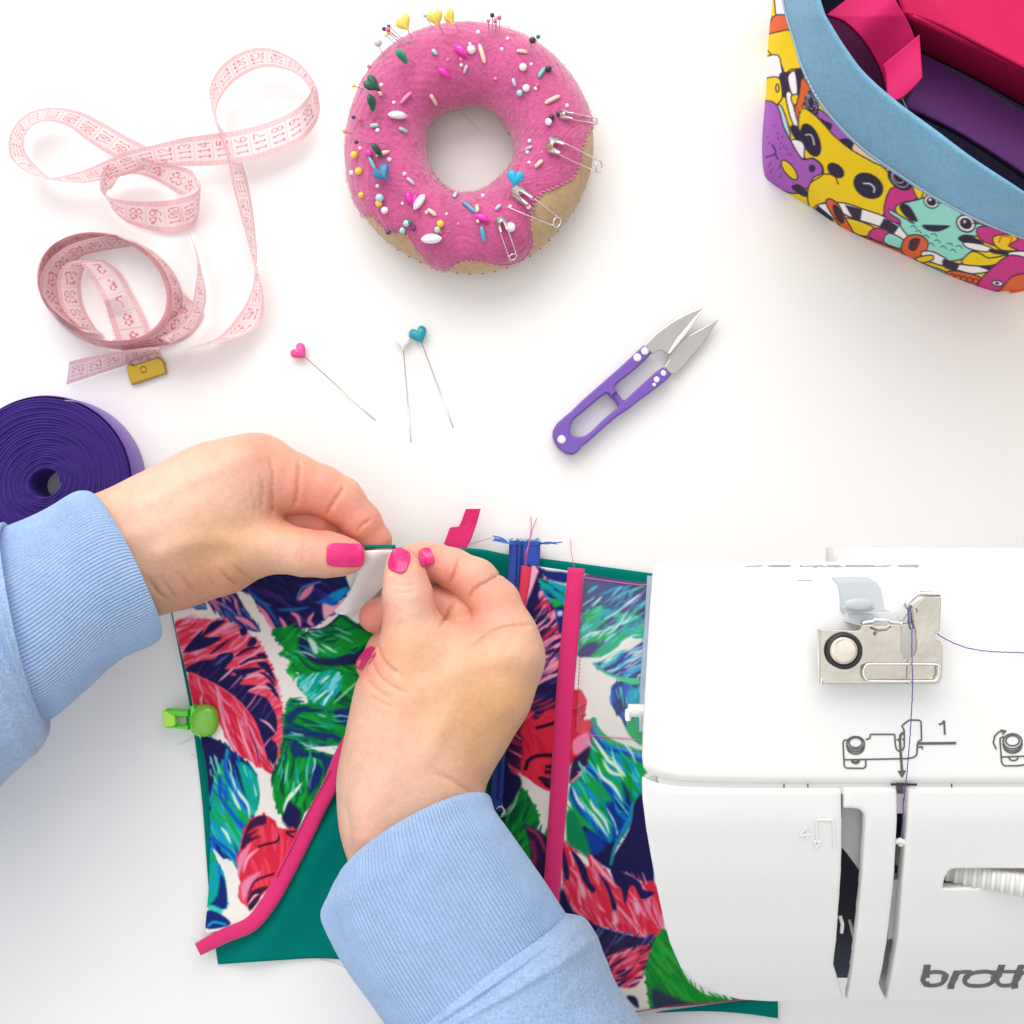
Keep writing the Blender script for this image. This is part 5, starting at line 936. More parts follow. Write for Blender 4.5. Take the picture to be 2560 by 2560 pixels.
# coil of several turns
def coil(cx, cy, rx, ry, rot_, t0, t1, dx, dy, zb, start, drift=(0, 0)):
    n_ = int(abs(t1-t0)/12)+2; st = []
    for k in range(n_):
        a = math.radians(t0+(t1-t0)*k/(n_-1)); f = k/(n_-1); r_ = math.radians(rot_); x, y = rx*math.cos(a), ry*math.sin(a)
        X_, Y_ = cx+drift[0]*f+x*math.cos(r_)-y*math.sin(r_), cy+drift[1]*f+x*math.sin(r_)+y*math.cos(r_)
        st.append((X_, Y_, X_+dx+18*math.cos(a), Y_+dy+12*math.sin(a), zb))
    ribbon(st, start, 1)
coil(556, 1366, 362, 278, 22, 190, 560, 46, 30, .04, 20, (2, 4))
coil(560, 1368, 370, 284, 20, 200, 570, 42, 26, .05, 41, (-3, -2))
coil(548, 1366, 356, 270, 25, 170, 500, 62, 36, .05, 62, (6, 6))
coil(556, 1372, 364, 280, 23, 150, 520, 36, 26, .06, 83, (0, 4))
# inside face, left of the coil, joining the flat end
ribbon([(620, 1085, 700, 1150, .05), (480, 1110, 520, 1180, .05), (360, 1150, 430, 1210, .05), (260, 1230, 370, 1290, .05), (215, 1330, 320, 1380, .05), (230, 1430, 350, 1480, .05), (330, 1530, 460, 1560, .05), (450, 1610, 560, 1625, .05)], 33, 1)
ribbon([(400, 1225, 560, 1222, .2), (345, 1250, 470, 1250, .15), (310, 1310, 440, 1310, .1), (310, 1400, 435, 1400, .08), (340, 1490, 460, 1500, .06), (420, 1580, 520, 1600, .05)], 26, 1)
# coil to the right, up to the small loop
ribbon([(600, 1650, 640, 1700, .05), (740, 1645, 800, 1690, .05), (850, 1590, 960, 1660, .05), (920, 1480, 1050, 1590, .05), (950, 1400, 1090, 1500, .06), (900, 1270, 1000, 1440, .08)], 70, 1)
ribbon([(860, 1640, 920, 1680, .3), (960, 1580, 1040, 1600, .28), (1025, 1490, 1095, 1490, .25), (1045, 1380, 1105, 1390, .22), (1058, 1290, 1082, 1280, .2), (1050, 1190, 1062, 1190, .2), (1025, 1110, 1030, 1110, .2), (990, 1040, 1000, 1040, .2), (940, 960, 960, 950, .2)], 76, 1)
# small loop
ribbon([(1075, 835, 1000, 870, .5), (1030, 745, 960, 870, .2), (940, 718, 880, 820, .2), (840, 700, 790, 775, .25), (760, 670, 720, 762, .3), (680, 640, 650, 770, .3), (600, 690, 600, 840, .3), (545, 760, 575, 850, .35), (535, 830, 572, 870, .35)], 92, -1)
ribbon([(540, 780, 535, 850, .2), (562, 850, 575, 900, .2), (590, 888, 615, 965, .18), (700, 908, 700, 1030, .15), (860, 908, 870, 1075, .12), (985, 888, 1010, 1055, .15), (1050, 860, 1060, 1000, .2), (1075, 820, 1074, 900, .25), (1060, 775, 1078, 830, .3)], 96, 1)
# left loop
ribbon([(900, 690, 860, 800, .15), (780, 612, 720, 730, .2), (680, 560, 590, 660, .25), (560, 490, 470, 585, .25), (420, 425, 360, 505, .25), (280, 405, 250, 480, .25), (160, 430, 175, 505, .25), (80, 500, 135, 560, .25), (45, 590, 130, 620, .25), (65, 690, 160, 680, .25), (150, 755, 215, 740, .25), (250, 790, 262, 780, .3)], 104, -1)
ribbon([(255, 782, 245, 790, .25), (320, 776, 350, 806, .3), (430, 748, 470, 808, .35), (520, 712, 570, 790, .4), (620, 668, 680, 768, .45), (720, 632, 780, 735, .5), (850, 600, 880, 725, .55), (1000, 565, 1010, 720, .6), (1150, 545, 1170, 715, .6), (1300, 522, 1330, 695, .6), (1450, 480, 1480, 650, .55), (1580, 420, 1610, 590, .5), (1650, 350, 1690, 500, .45), (1676, 290, 1716, 420, .4), (1670, 260, 1710, 360, .4)], 106, 1)
# big right loop
ribbon([(1718, 410, 1700, 400, .3), (1700, 300, 1670, 320, .3), (1650, 215, 1620, 250, .3), (1570, 140, 1550, 208, .3), (1430, 84, 1440, 188, .3), (1300, 105, 1340, 215, .3), (1200, 170, 1250, 275, .3), (1142, 250, 1185, 355, .3), (1124, 330, 1160, 430, .3), (1138, 420, 1180, 500, .25), (1165, 510, 1220, 560, .2), (1200, 610, 1265, 640, .12), (1228, 710, 1300, 705, .1), (1255, 850, 1338, 845, .08), (1290, 980, 1362, 1000, .08), (1325, 1110, 1376, 1140, .1), (1352, 1210, 1380, 1210, .15), (1366, 1262, 1374, 1262, .2)], 121, 1)
ribbon([(1380, 1255, 1368, 1262, .2), (1395, 1320, 1362, 1330, .15), (1412, 1400, 1345, 1400, .1), (1418, 1490, 1305, 1480, .08), (1395, 1570, 1240, 1570, .08), (1320, 1625, 1180, 1630, .15), (1200, 1662, 1110, 1668, .2), (1060, 1690, 1000, 1698, .2), (920, 1712, 900, 1712, .2), (850, 1718, 838, 1712, .2)], 140, -1)
ribbon([(860, 1688, 850, 1722, .12), (760, 1696, 760, 1750, .08), (640, 1715, 650, 1795, .05), (510, 1738, 520, 1838, .04), (372, 1768, 355, 1892, .03)], 154, 1)
tape = thing('measuring_tape', 'thin pale pink measuring tape lying in loose loops, with a brass end', 'measuring tape', (-8, 7, 0))
M_tape = mat('pink_tape', attr=True, rough=.5, alpha=.86, tl=.40)
mk('strip', np.vstack(tapeV), np.vstack(tapeF), M_tape, tape, col=np.vstack(tapeC))
M_brass = mat('brass', (.44, .29, .04), rough=.28, metal=.9, bumps=((1.5, .2), (8, .06)))
bp_ = TT([(678, 1792), (700, 1780), (715, 1790), (740, 1780), (800, 1760), (850, 1745), (880, 1770), (890, 1832), (705, 1893), (690, 1850)])
V, F = prism([W(p[0], p[1], .14)[:2] for p in bp_], .02, .16, .03); bt = mk('brass_end', V, F, M_brass, tape, smooth=False)
V, F = ball(W(*TT([(770, 1812)])[0], .16), .09, 10, (1, 1, .35)); mk('stud', V, F, M_brass, bt)
# ================================================================ ribbon roll at the left edge
roll = thing('webbing_roll', 'dark purple webbing roll lying flat at the left edge behind the sleeve', 'ribbon roll', W(110, 1205, 0))
M_pur = mat('purple_webbing', (.042, .015, .18), rough=.8, spec=.15, bumps=((40, .15), (4, .15)), sheen=.15, var=(1.5, .10))
M_pur2 = mat('purple_webbing_face', (.12, .03, .37), rough=.55, spec=.3, wave=(9, .05, 'Z'), sheen=.25)
h_ = 1.15; c = np.array(W(112, 1206, h_)); R0 = 2.02; nt_ = 1600; turns = 26; V = []
for i in range(nt_):
    f = i/(nt_-1); a = f*turns*2*np.pi; r_ = .36+(R0-.36)*f; e_ = .0315
    sq = 1-.16*max(0, 1-f*1.4)*math.sin(a-.6)**2; r1, r2 = r_*sq, (r_+e_*2.02)*sq; wz = .012*math.sin(a*.5+f*9)+.014*math.sin(i*.73)
    d = np.array([math.cos(a), math.sin(a)])
    for rr, z in ((r1, .02), (r1, h_-.003+wz), ((r1+r2)/2, h_+.02+wz), (r2, h_-.003+wz), (r2, .02)): V.append((c[0]+d[0]*rr, c[1]+d[1]*rr, z))
mk('wound_webbing', V, gridF(nt_, 5)[:, ::-1], M_pur, roll)
a = np.linspace(0, 2*np.pi, 140, endpoint=False); V = np.vstack([np.c_[c[0]+r_*np.cos(a), c[1]+r_*np.sin(a), np.full(140, z)] for r_, z in ((R0+.068, .015), (R0+.085, .06), (R0+.085, h_-.10), (R0+.06, h_-.04))])
mk('outer_turn', V, gridF(4, 140, cv=True)[:, ::-1], M_pur2, roll)
# ================================================================ thread snips
snips = thing('thread_snips', 'purple handled thread snips with open steel blades pointing up and right', 'thread snips', W(1550, 950, 0))
M_pp = mat('purple_lacquer', (.17, .075, .40), rough=.42, spec=.5, bumps=((14, .04),))
M_bl = mat('blade_steel', (.50, .48, .45), rough=.30, metal=.8, bumps=((5, .06),), var=(2, .05))
def sn(name, P, z0, z1, m, par, b=.02, smooth=0): 
    P = TQ(P); P = cr(P, smooth, True) if smooth else P
    V, F = prism([W(p[0], p[1], z1)[:2] for p in P], z0, z1, b); return mk(name, V, F, m, par, smooth=False)
sn('blade', [(1062, 548), (1080, 520), (1160, 440), (1300, 335), (1440, 255), (1560, 205), (1636, 170), (1600, 225), (1540, 320), (1460, 430), (1380, 530), (1295, 636), (1250, 620), (1215, 598), (1180, 604), (1118, 640), (1085, 610)], .30, .36, M_bl, snips)
sn('blade_bevel', [(1636, 172), (1545, 318), (1462, 430), (1382, 530), (1297, 634), (1276, 628), (1360, 490), (1440, 400), (1520, 300)], .362, .374, mat('ground_edge', (.88, .86, .82), rough=.2, metal=.6), snips)
sn('blade', [(1245, 762), (1285, 690), (1290, 650), (1330, 590), (1400, 505), (1530, 430), (1640, 370), (1768, 298), (1700, 410), (1600, 550), (1480, 690), (1390, 790), (1340, 830), (1300, 830), (1262, 800)], .20, .26, M_bl, snips)
frame_o = [(1042, 552), (1120, 622), (1090, 660), (1000, 745), (900, 830), (820, 890), (762, 940), (755, 960), (790, 1010), (840, 1075), (862, 1082), (900, 1050), (960, 990), (1060, 900), (1170, 800), (1228, 762), (1308, 838), (1270, 880), (1150, 975), (1020, 1070), (900, 1165), (800, 1230), (700, 1310), (600, 1400), (500, 1490), (440, 1530), (425, 1560), (400, 1590), (350, 1610), (280, 1595), (220, 1545), (180, 1490), (160, 1430), (165, 1370), (200, 1310), (260, 1255), (340, 1190), (440, 1090), (560, 985), (680, 880), (800, 775), (920, 665)]
inner = [(690, 1012), (640, 1040), (560, 1105), (460, 1190), (370, 1265), (340, 1320), (328, 1370), (335, 1410), (365, 1430), (430, 1436), (490, 1418), (560, 1360), (640, 1280), (740, 1195), (800, 1140), (770, 1090), (720, 1040)]
# frame as a solid with an opening
fd = Field((*np.array(W(1375, 1145))[:2]-.1, .04), (*np.array(W(1690, 855))[:2]+.1, .52), .018)
X, Y = np.meshgrid(fd.ax[0], fd.ax[1], indexing='ij'); Po = np.array([W(p[0], p[1], .4)[:2] for p in TQ(frame_o)]); Pi = np.array([W(p[0], p[1], .4)[:2] for p in cr(TQ(inner), 3, True)])
d2 = np.maximum(seg_d2(X, Y, Po), -seg_d2(X, Y, Pi)); s_ = Tr((0, 0), 1)
low = seg_d2(X, Y, np.array([W(p[0], p[1], .4)[:2] for p in TQ([(735, 1035), (780, 1000), (850, 1085), (800, 1130)])])); ztop = .42-.10*(low < 0)
Z = fd.ax[2][None, None, :]; a_, b_ = d2[..., None]+0*Z, Z-ztop[..., None]; R_ = .05
Fm = np.minimum(np.maximum(a_+R_, b_+R_), 0)+np.hypot(np.maximum(a_+R_, 0), np.maximum(b_+R_, 0))-R_; Fm = np.maximum(Fm, .08-Z)
V, Fq = surfnet(fd, Fm.astype(np.float32)); mk('handle', V, Fq, M_pp, snips)
M_riv = mat('pearl_rivet', (.85, .84, .85), rough=.15, metal=.35)
for (x, y), r_ in (((1052, 610), 38), ((980, 672), 40), ((1232, 822), 28), ((1166, 884), 30), ((1142, 934), 18), ((248, 1464), 42)):
    q = W(*TQ([(x, y)])[0], .43); V, F = ball(q, r_*.2588/100, 10, (1, 1, .4)); mk('rivet', V, F, M_riv, snips)
# ================================================================ heart pins on the table
def heart_pts(n_=40):
    t = np.linspace(0, 2*np.pi, n_, endpoint=False); x = 16*np.sin(t)**3; y = 13*np.cos(t)-5*np.cos(2*t)-2*np.cos(3*t)-np.cos(4*t); return np.c_[x/16, (y+2.5)/14.5]
def heart(c, ang, r, flat=(1, 0, 0), tk=.35, nrm=None):
    """puffed heart; ang = direction of its point in the plane, nrm = facing"""
    P = heart_pts(); rings = []; 
    for s_, z in ((.0, -1), (.55, -.92), (.85, -.6), (1, 0), (.85, .6), (.55, .92), (0, 1)): rings.append(np.c_[P*s_, np.full(len(P), z*tk)])
    V = np.vstack(rings)*r; a = ang+math.pi/2; R1 = np.array([[math.cos(a), -math.sin(a), 0], [math.sin(a), math.cos(a), 0], [0, 0, 1]]); V = V@R1.T
    if nrm is not None:
        q = Vector((0, 0, 1)).rotation_difference(Vector(nrm)); M3 = np.array(q.to_matrix()); V = V@M3.T
    return V+np.array(c), [tuple(f[::-1]) for f in gridF(7, len(P), cv=True)]
M_pin = mat('pin_steel', (.62, .60, .58), rough=.25, metal=.9)
HCOL = {'pink': (.80, .06, .30), 'white': (.86, .85, .84), 'teal': (.0, .30, .38), 'yellow': (.85, .62, .10), 'blue': (.02, .16, .32), 'bright blue': (.0, .42, .66), 'dark green': (.0, .085, .05), 'green': (.0, .22, .10)}
HM = {k: mat('heart_'+k.replace(' ', '_'), v, rough=.35, coat=.3) for k, v in HCOL.items()}
def tpin(colr, hx, tip, label, ang, r=.215):
    t = thing('heart_pin', label, 'pin', W(*hx, 0), 'heart headed pins lying on the table'); A = np.array(W(*hx, .17)); B = np.array(W(*tip, .02))
    V, F = tube([A, B], .014, 6); mk('shaft', V, F, M_pin, t); V, F = heart(A, ang, r, tk=.45); mk('heart_head', V, F, HM[colr], t)
TX = Tr((680, 780), .2588)
pk, pe = TX([(275, 395), (1000, 1045)]); tpin('pink', pk, pe, 'pin with a pink heart head, lying left of the other two heart pins', math.radians(-42))
pk, pe = TX([(1265, 300), (1342, 1258)]); tpin('white', pk, pe, 'pin with a white heart head, lying beside the teal one', math.radians(-86), .20)
pk, pe = TX([(1422, 232), (1750, 1115)]); tpin('teal', pk, pe, 'pin with a teal heart head, lying on the table above the hands', math.radians(-68), .23)
# ================================================================ felt doughnut pincushion
DC = np.array([*W(1175, 398, 0)[:2]]); RM, RT, RZ, ZC = 2.055, .94, .86, .87
cush = thing('pincushion', 'felt doughnut pincushion with pink icing, tan base, beads and sprinkles', 'pincushion', (DC[0], DC[1], 0))
def torus_pt(t, p, off=0.0):
    lump = 1+.012*np.sin(3*t+1)+.010*np.sin(5*t+2.2); rr = RM*lump+(RT+off)*np.cos(p)*(1+.02*np.sin(4*t)); z = ZC+(RZ+off)*np.sin(p); z = np.maximum(z, .02+off*.3)
    return np.stack([DC[0]+rr*np.cos(t), DC[1]+rr*np.sin(t)*1.0, z], -1)
def dz(px, py, off=.0):
    """height and point on the cushion under picture point px, py"""
    z = 1.5
    for _ in range(12):
        x, y, _z = W(px, py, z); r_ = math.hypot(x-DC[0], y-DC[1]); u = (r_-RM)/(RT+off); z = ZC+(RZ+off)*math.sqrt(max(1-u*u, 0)) if abs(u) < 1 else ZC
    return np.array(W(px, py, z))
t = np.linspace(0, 2*np.pi, 220, endpoint=False); p = np.linspace(-np.pi/2, 1.5*np.pi, 60, endpoint=False); T_, P_ = np.meshgrid(t, p, indexing='ij')
M_tan = mat('tan_felt', (.52, .36, .19), rough=.95, spec=.1, sheen=.4, bumps=((16, .5), (45, .3)), var=((8, .10), (1.2, .10)))
M_ice = mat('pink_felt', (.60, .095, .27), rough=.95, spec=.08, sheen=.8, bumps=((14, .6), (45, .35)), var=((9, .12), (1.3, .10)))
mk('doughnut_base', torus_pt(T_, P_).reshape(-1, 3), gridF(220, 60, True, True), M_tan, cush)
# icing: covers the top; outer edge angle varies round the ring (degrees measured in the picture, 0 = right, 90 = up)
def edge_from_px(pts):
    out = []
    for x, y in pts:
        best = None
        for ph in np.linspace(-.6, 1.4, 120):
            for tt in (math.atan2((1280-y)/100-DC[1], (x-1280)/100-DC[0]),):
                for _ in range(2):
                    v = torus_pt(np.array(tt), np.array(ph)); q = PX(v); e = math.hypot(q[0]-x, q[1]-y)
                    w3 = W(x, y, float(v[2])); tt = math.atan2(w3[1]-DC[1], w3[0]-DC[0])
                if best is None or e < best[0]: best = (e, tt, ph)
        out.append((best[1] % (2*np.pi), best[2]))
    return out
ed = edge_from_px(TN([(1740, 900), (1700, 1000), (1695, 1090), (1650, 1190), (1560, 1250), (1450, 1290), (1390, 1350), (1355, 1440), (1350, 1540), (1375, 1640), (1300, 1740), (1200, 1775), (1050, 1750), (930, 1740), (850, 1760), (740, 1790), (660, 1740), (570, 1630), (530, 1570), (480, 1555), (400, 1550), (300, 1440), (240, 1400)]))
ed += [(math.radians(a), ph) for a, ph in ((170, -.25), (150, -.3), (120, -.25), (90, -.2), (60, -.25), (30, -.25), (12, -.15), (190, -.25), (205, -.2))]
ed = sorted(ed); et = np.array([e[0] for e in ed]); ep = np.array([e[1] for e in ed]); et = np.r_[et[-3:]-2*np.pi, et, et[:3]+2*np.pi]; ep = np.r_[ep[-3:], ep, ep[:3]]
NT = 420; t = np.linspace(0, 2*np.pi, NT, endpoint=False); e0 = np.interp(t, et, ep); kx = np.array([1, 2, 3, 2, 1])/9.; e0 = np.convolve(np.r_[e0[-2:], e0, e0[:2]], kx, 'valid')
e1 = np.pi+.35+.10*np.sin(3*t+.5)+.05*np.sin(7*t); NPH = 60; V = np.zeros((NT, NPH+4, 3))
for j in range(NPH):
    f = j/(NPH-1); off = .045*min(1, f*12+.15, (1-f)*12+.15); nz = .008*np.sin(t*31+j*1.7)+.006*np.sin(t*53-j*2.9); V[:, j+2] = torus_pt(t, e0*(1-f)+e1*f, off+nz)
V[:, 1] = torus_pt(t, e0-.008, .02); V[:, 0] = torus_pt(t, e0+.02, -.03); V[:, NPH+2] = torus_pt(t, e1+.01, .015); V[:, NPH+3] = torus_pt(t, e1-.02, -.03)
mk('icing', V.reshape(-1, 3), gridF(NT, NPH+4, True), M_ice, cush)
# whip stitches round the icing and on the base rim
sm = MB(); 
for k in range(150):
    tt = 2*np.pi*k/150; ph = float(np.interp(tt, np.r_[t, 2*np.pi], np.r_[e0, e0[0]])); a_ = torus_pt(np.array(tt), np.array(ph+.075), .055); b_ = torus_pt(np.array(tt+.022), np.array(ph-.03), .022); m_ = torus_pt(np.array(tt+.011), np.array(ph+.02), .072)
    sm.add(*tube([a_, m_, b_], .011, 5))
sm.build('icing_stitches', mat('pale_pink_thread', (.85, .42, .56), rough=.9), cush)
sm = MB()
for k in range(60):
    tt = 2*np.pi*k/60; a_ = torus_pt(np.array(tt), np.array(-.22), .01); b_ = torus_pt(np.array(tt+.012), np.array(-.36), .01); sm.add(*tube([a_, b_], .020, 5))
sm.build('seam_stitches', mat('brown_thread', (.20, .09, .04), rough=.9), cush)
# felt fuzz: short loose fibres standing off the icing
fz = MB()
for k in range(1500):
    tt = rng.random()*6.283; e_ = float(np.interp(tt, np.r_[t, 2*np.pi], np.r_[e0, e0[0]])); ph = e_+.05+(math.pi+.2-e_)*rng.random(); A = torus_pt(np.array(tt), np.array(ph), .045)
    B = torus_pt(np.array(tt+rng.normal()*.03), np.array(ph+rng.normal()*.06), .07+.03*rng.random()); C_ = torus_pt(np.array(tt+rng.normal()*.04), np.array(ph+rng.normal()*.09), .05+.05*rng.random())
    fz.add(*tube([A, B, C_], .0032, 3, False))
f_ = fz.build('felt_fibres', mat('pink_fibre_fuzz', (.80, .26, .44), rough=1), cush); f_['kind'] = 'stuff'
# beads and sprinkles sewn on
def bmat(n_, c_, **k): return mat(n_, c_, rough=.22, coat=.4, **k)
BM = {'pearl': bmat('pearl', (.86, .80, .80)), 'peach': bmat('peach_bead', (.88, .60, .48)), 'grey': bmat('lilac_bead', (.55, .50, .66)), 'aqua': bmat('aqua_bead', (.16, .50, .50)), 'blue': bmat('blue_bead', (.06, .36, .50)),
      'hot': bmat('hot_pink_bead', (.88, .02, .46)), 'silver': mat('silver_sequin', (.92, .92, .94), rough=.12, metal=.4), 'pinkb': bmat('pink_bead', (.85, .25, .52)), 'mint': bmat('mint_bead', (.35, .58, .52)), 'lblue': bmat('pale_blue_bead', (.52, .68, .76))}
def bead(T, p, r_, m, lift=0.02):
    x, y = T([p])[0]; q = dz(x, y); q[2] += r_*.6+lift; V, F = ball(q, r_, 8); mk('bead', V, F, BM[m], cush)
def sprinkle(T, a, b, r_, m, nm='sprinkle', taper=False):
    A = dz(*T([a])[0], .04); B = dz(*T([b])[0], .04); A[2] += r_*.9; B[2] += r_*.9; Mx = (A+B)/2; Mx[2] += .03
    P = resample(cr([A, Mx, B], 6), 10); f = np.linspace(-1, 1, 10); rr = r_*(np.sqrt(np.maximum(1-f**2, .02)) if taper else np.sqrt(np.maximum(1-np.abs(f)**6, .12))); V, F = tube(P, rr, 9); mk(nm, V, F, BM[m], cush)
for T, p, r_, m in ((Q1, (1785, 805), .045, 'pinkb'), (Q1, (1790, 885), .045, 'pearl'), (Q1, (885, 1385), .045, 'pearl'), (Q1, (668, 1758), .055, 'pearl'), (Q1, (720, 1150), .05, 'pearl'), (Q1, (1610, 810), .04, 'pinkb'),
    (Q2, (138, 445), .055, 'pearl'), (Q2, (532, 530), .045, 'pearl'), (Q2, (455, 672), .045, 'pearl'), (Q2, (25, 600), .04, 'pearl'), (Q2, (45, 685), .105, 'pearl'), (Q2, (848, 872), .04, 'pearl'), (Q2, (908, 1195), .05, 'pearl'), (Q2, (1328, 1428), .05, 'pearl'), (Q2, (825, 1900), .05, 'pearl'), (Q2, (367, 1065), .045, 'pinkb'),
    (Q3, (435, 65), .045, 'pearl'), (Q3, (540, 115), .06, 'pinkb'), (Q3, (828, 218), .055, 'pearl'), (Q3, (668, 572), .05, 'pearl'), (Q3, (1028, 410), .05, 'pearl'), (Q3, (1000, 805), .04, 'pearl'), (Q3, (1325, 925), .05, 'peach'), (Q3, (1590, 945), .035, 'pearl'), (Q3, (1750, 1080), .035, 'pinkb'), (Q3, (325, 395), .065, 'pearl'),
    (Q4, (798, 117), .05, 'pearl'), (Q4, (820, 258), .045, 'pearl'), (Q4, (200, 703), .055, 'pearl'), (Q4, (568, 845), .045, 'pearl'), (Q4, (990, 118), .035, 'pinkb')): bead(T, p, r_, m)
for T, a_, b_, r_, m, tp in ((Q1, (1370, 1270), (1460, 1420), .05, 'peach', 0), (Q1, (1120, 1245), (980, 1390), .045, 'pinkb', 0), (Q1, (950, 1725), (1070, 1780), .045, 'mint', 0), (Q1, (1400, 680), (1465, 745), .05, 'mint', 0), (Q1, (1690, 620), (1870, 770), .085, 'hot', 1), (Q1, (1480, 930), (1650, 1060), .075, 'hot', 1),
    (Q1, (1870, 880), (1825, 995), .04, 'grey', 0), (Q1, (810, 1555), (1065, 1575), .10, 'silver', 1), (Q1, (690, 1240), (720, 1290), .04, 'peach', 0), (Q1, (570, 1700), (680, 1690), .05, 'mint', 0), (Q2, (150, 600), (225, 855), .055, 'peach', 0), (Q2, (650, 690), (795, 710), .045, 'peach', 0), (Q2, (1030, 920), (945, 1045), .05, 'aqua', 0),
    (Q2, (600, 1060), (635, 1170), .045, 'grey', 0), (Q2, (1030, 1395), (1230, 1295), .05, 'peach', 0), (Q3, (640, 170), (830, 105), .055, 'peach', 1), (Q3, (500, 100), (600, 160), .06, 'hot', 1), (Q3, (1060, 460), (1160, 550), .045, 'grey', 0), (Q3, (1160, 890), (1300, 690), .095, 'pearl', 1), (Q3, (1060, 640), (1110, 800), .07, 'hot', 1), (Q3, (1200, 670), (1130, 830), .05, 'hot', 1),
    (Q3, (1340, 880), (1450, 965), .05, 'peach', 0), (Q3, (1690, 720), (1730, 650), .045, 'lblue', 0), (Q3, (1255, 1290), (1530, 1285), .12, 'silver', 1), (Q3, (1800, 770), (1990, 930), .045, 'blue', 0), (Q4, (755, 90), (860, 40), .04, 'grey', 0), (Q4, (900, 320), (1000, 225), .05, 'peach', 0), (Q4, (370, 890), (440, 820), .045, 'grey', 0),
    (Q4, (120, 820), (130, 920), .05, 'peach', 0), (Q4, (90, 960), (290, 1040), .08, 'hot', 1), (Q4, (180, 1110), (220, 1320), .055, 'blue', 0), (Q4, (125, 1030), (140, 1060), .04, 'peach', 0), (Q3, (550, 170), (650, 375), .045, 'aqua', 1)):
    sprinkle(T, a_, b_, r_, m, 'sequin' if tp else 'sprinkle', bool(tp))
# pins stuck in the cushion: each a thing of its own
PC = {'black': (.012, .012, .02), 'navy': (.02, .015, .16), 'yellow': (.85, .60, .02), 'white': (.86, .84, .84), 'pearl': (.62, .62, .64), 'coral': (.85, .22, .14), 'green': (.0, .18, .08), 'lime': (.65, .80, .16), 'pale blue': (.40, .66, .75),
      'mint': (.42, .66, .45), 'plum': (.10, .015, .10), 'pink': (.80, .10, .20), 'aqua': (.38, .70, .68), 'wine': (.10, .01, .03), 'turquoise': (.40, .64, .70)}
PM = {k: mat('pinhead_'+k.replace(' ', '_'), v, rough=.15, coat=.6) for k, v in PC.items()}
GP = 'round headed pins stuck in the doughnut'
def bpin(T, h_px, e_px, colr, r_, lift, label, zent=None):
    x, y = T([h_px])[0]; E = dz(*T([e_px])[0]); zz = E[2]+lift; H_ = np.array(W(x, y, zz)); t_ = thing('ball_pin', label, 'pin', (H_[0], H_[1], H_[2]), GP)
    d = E-H_; d /= np.linalg.norm(d)+1e-9; V, F = tube([H_, E+d*.25], .0095, 5); mk('shaft', V, F, M_pin, t_); V, F = ball(H_, r_, 9); mk('pin_head', V, F, PM[colr], t_)
up = 'the top of the pink doughnut'
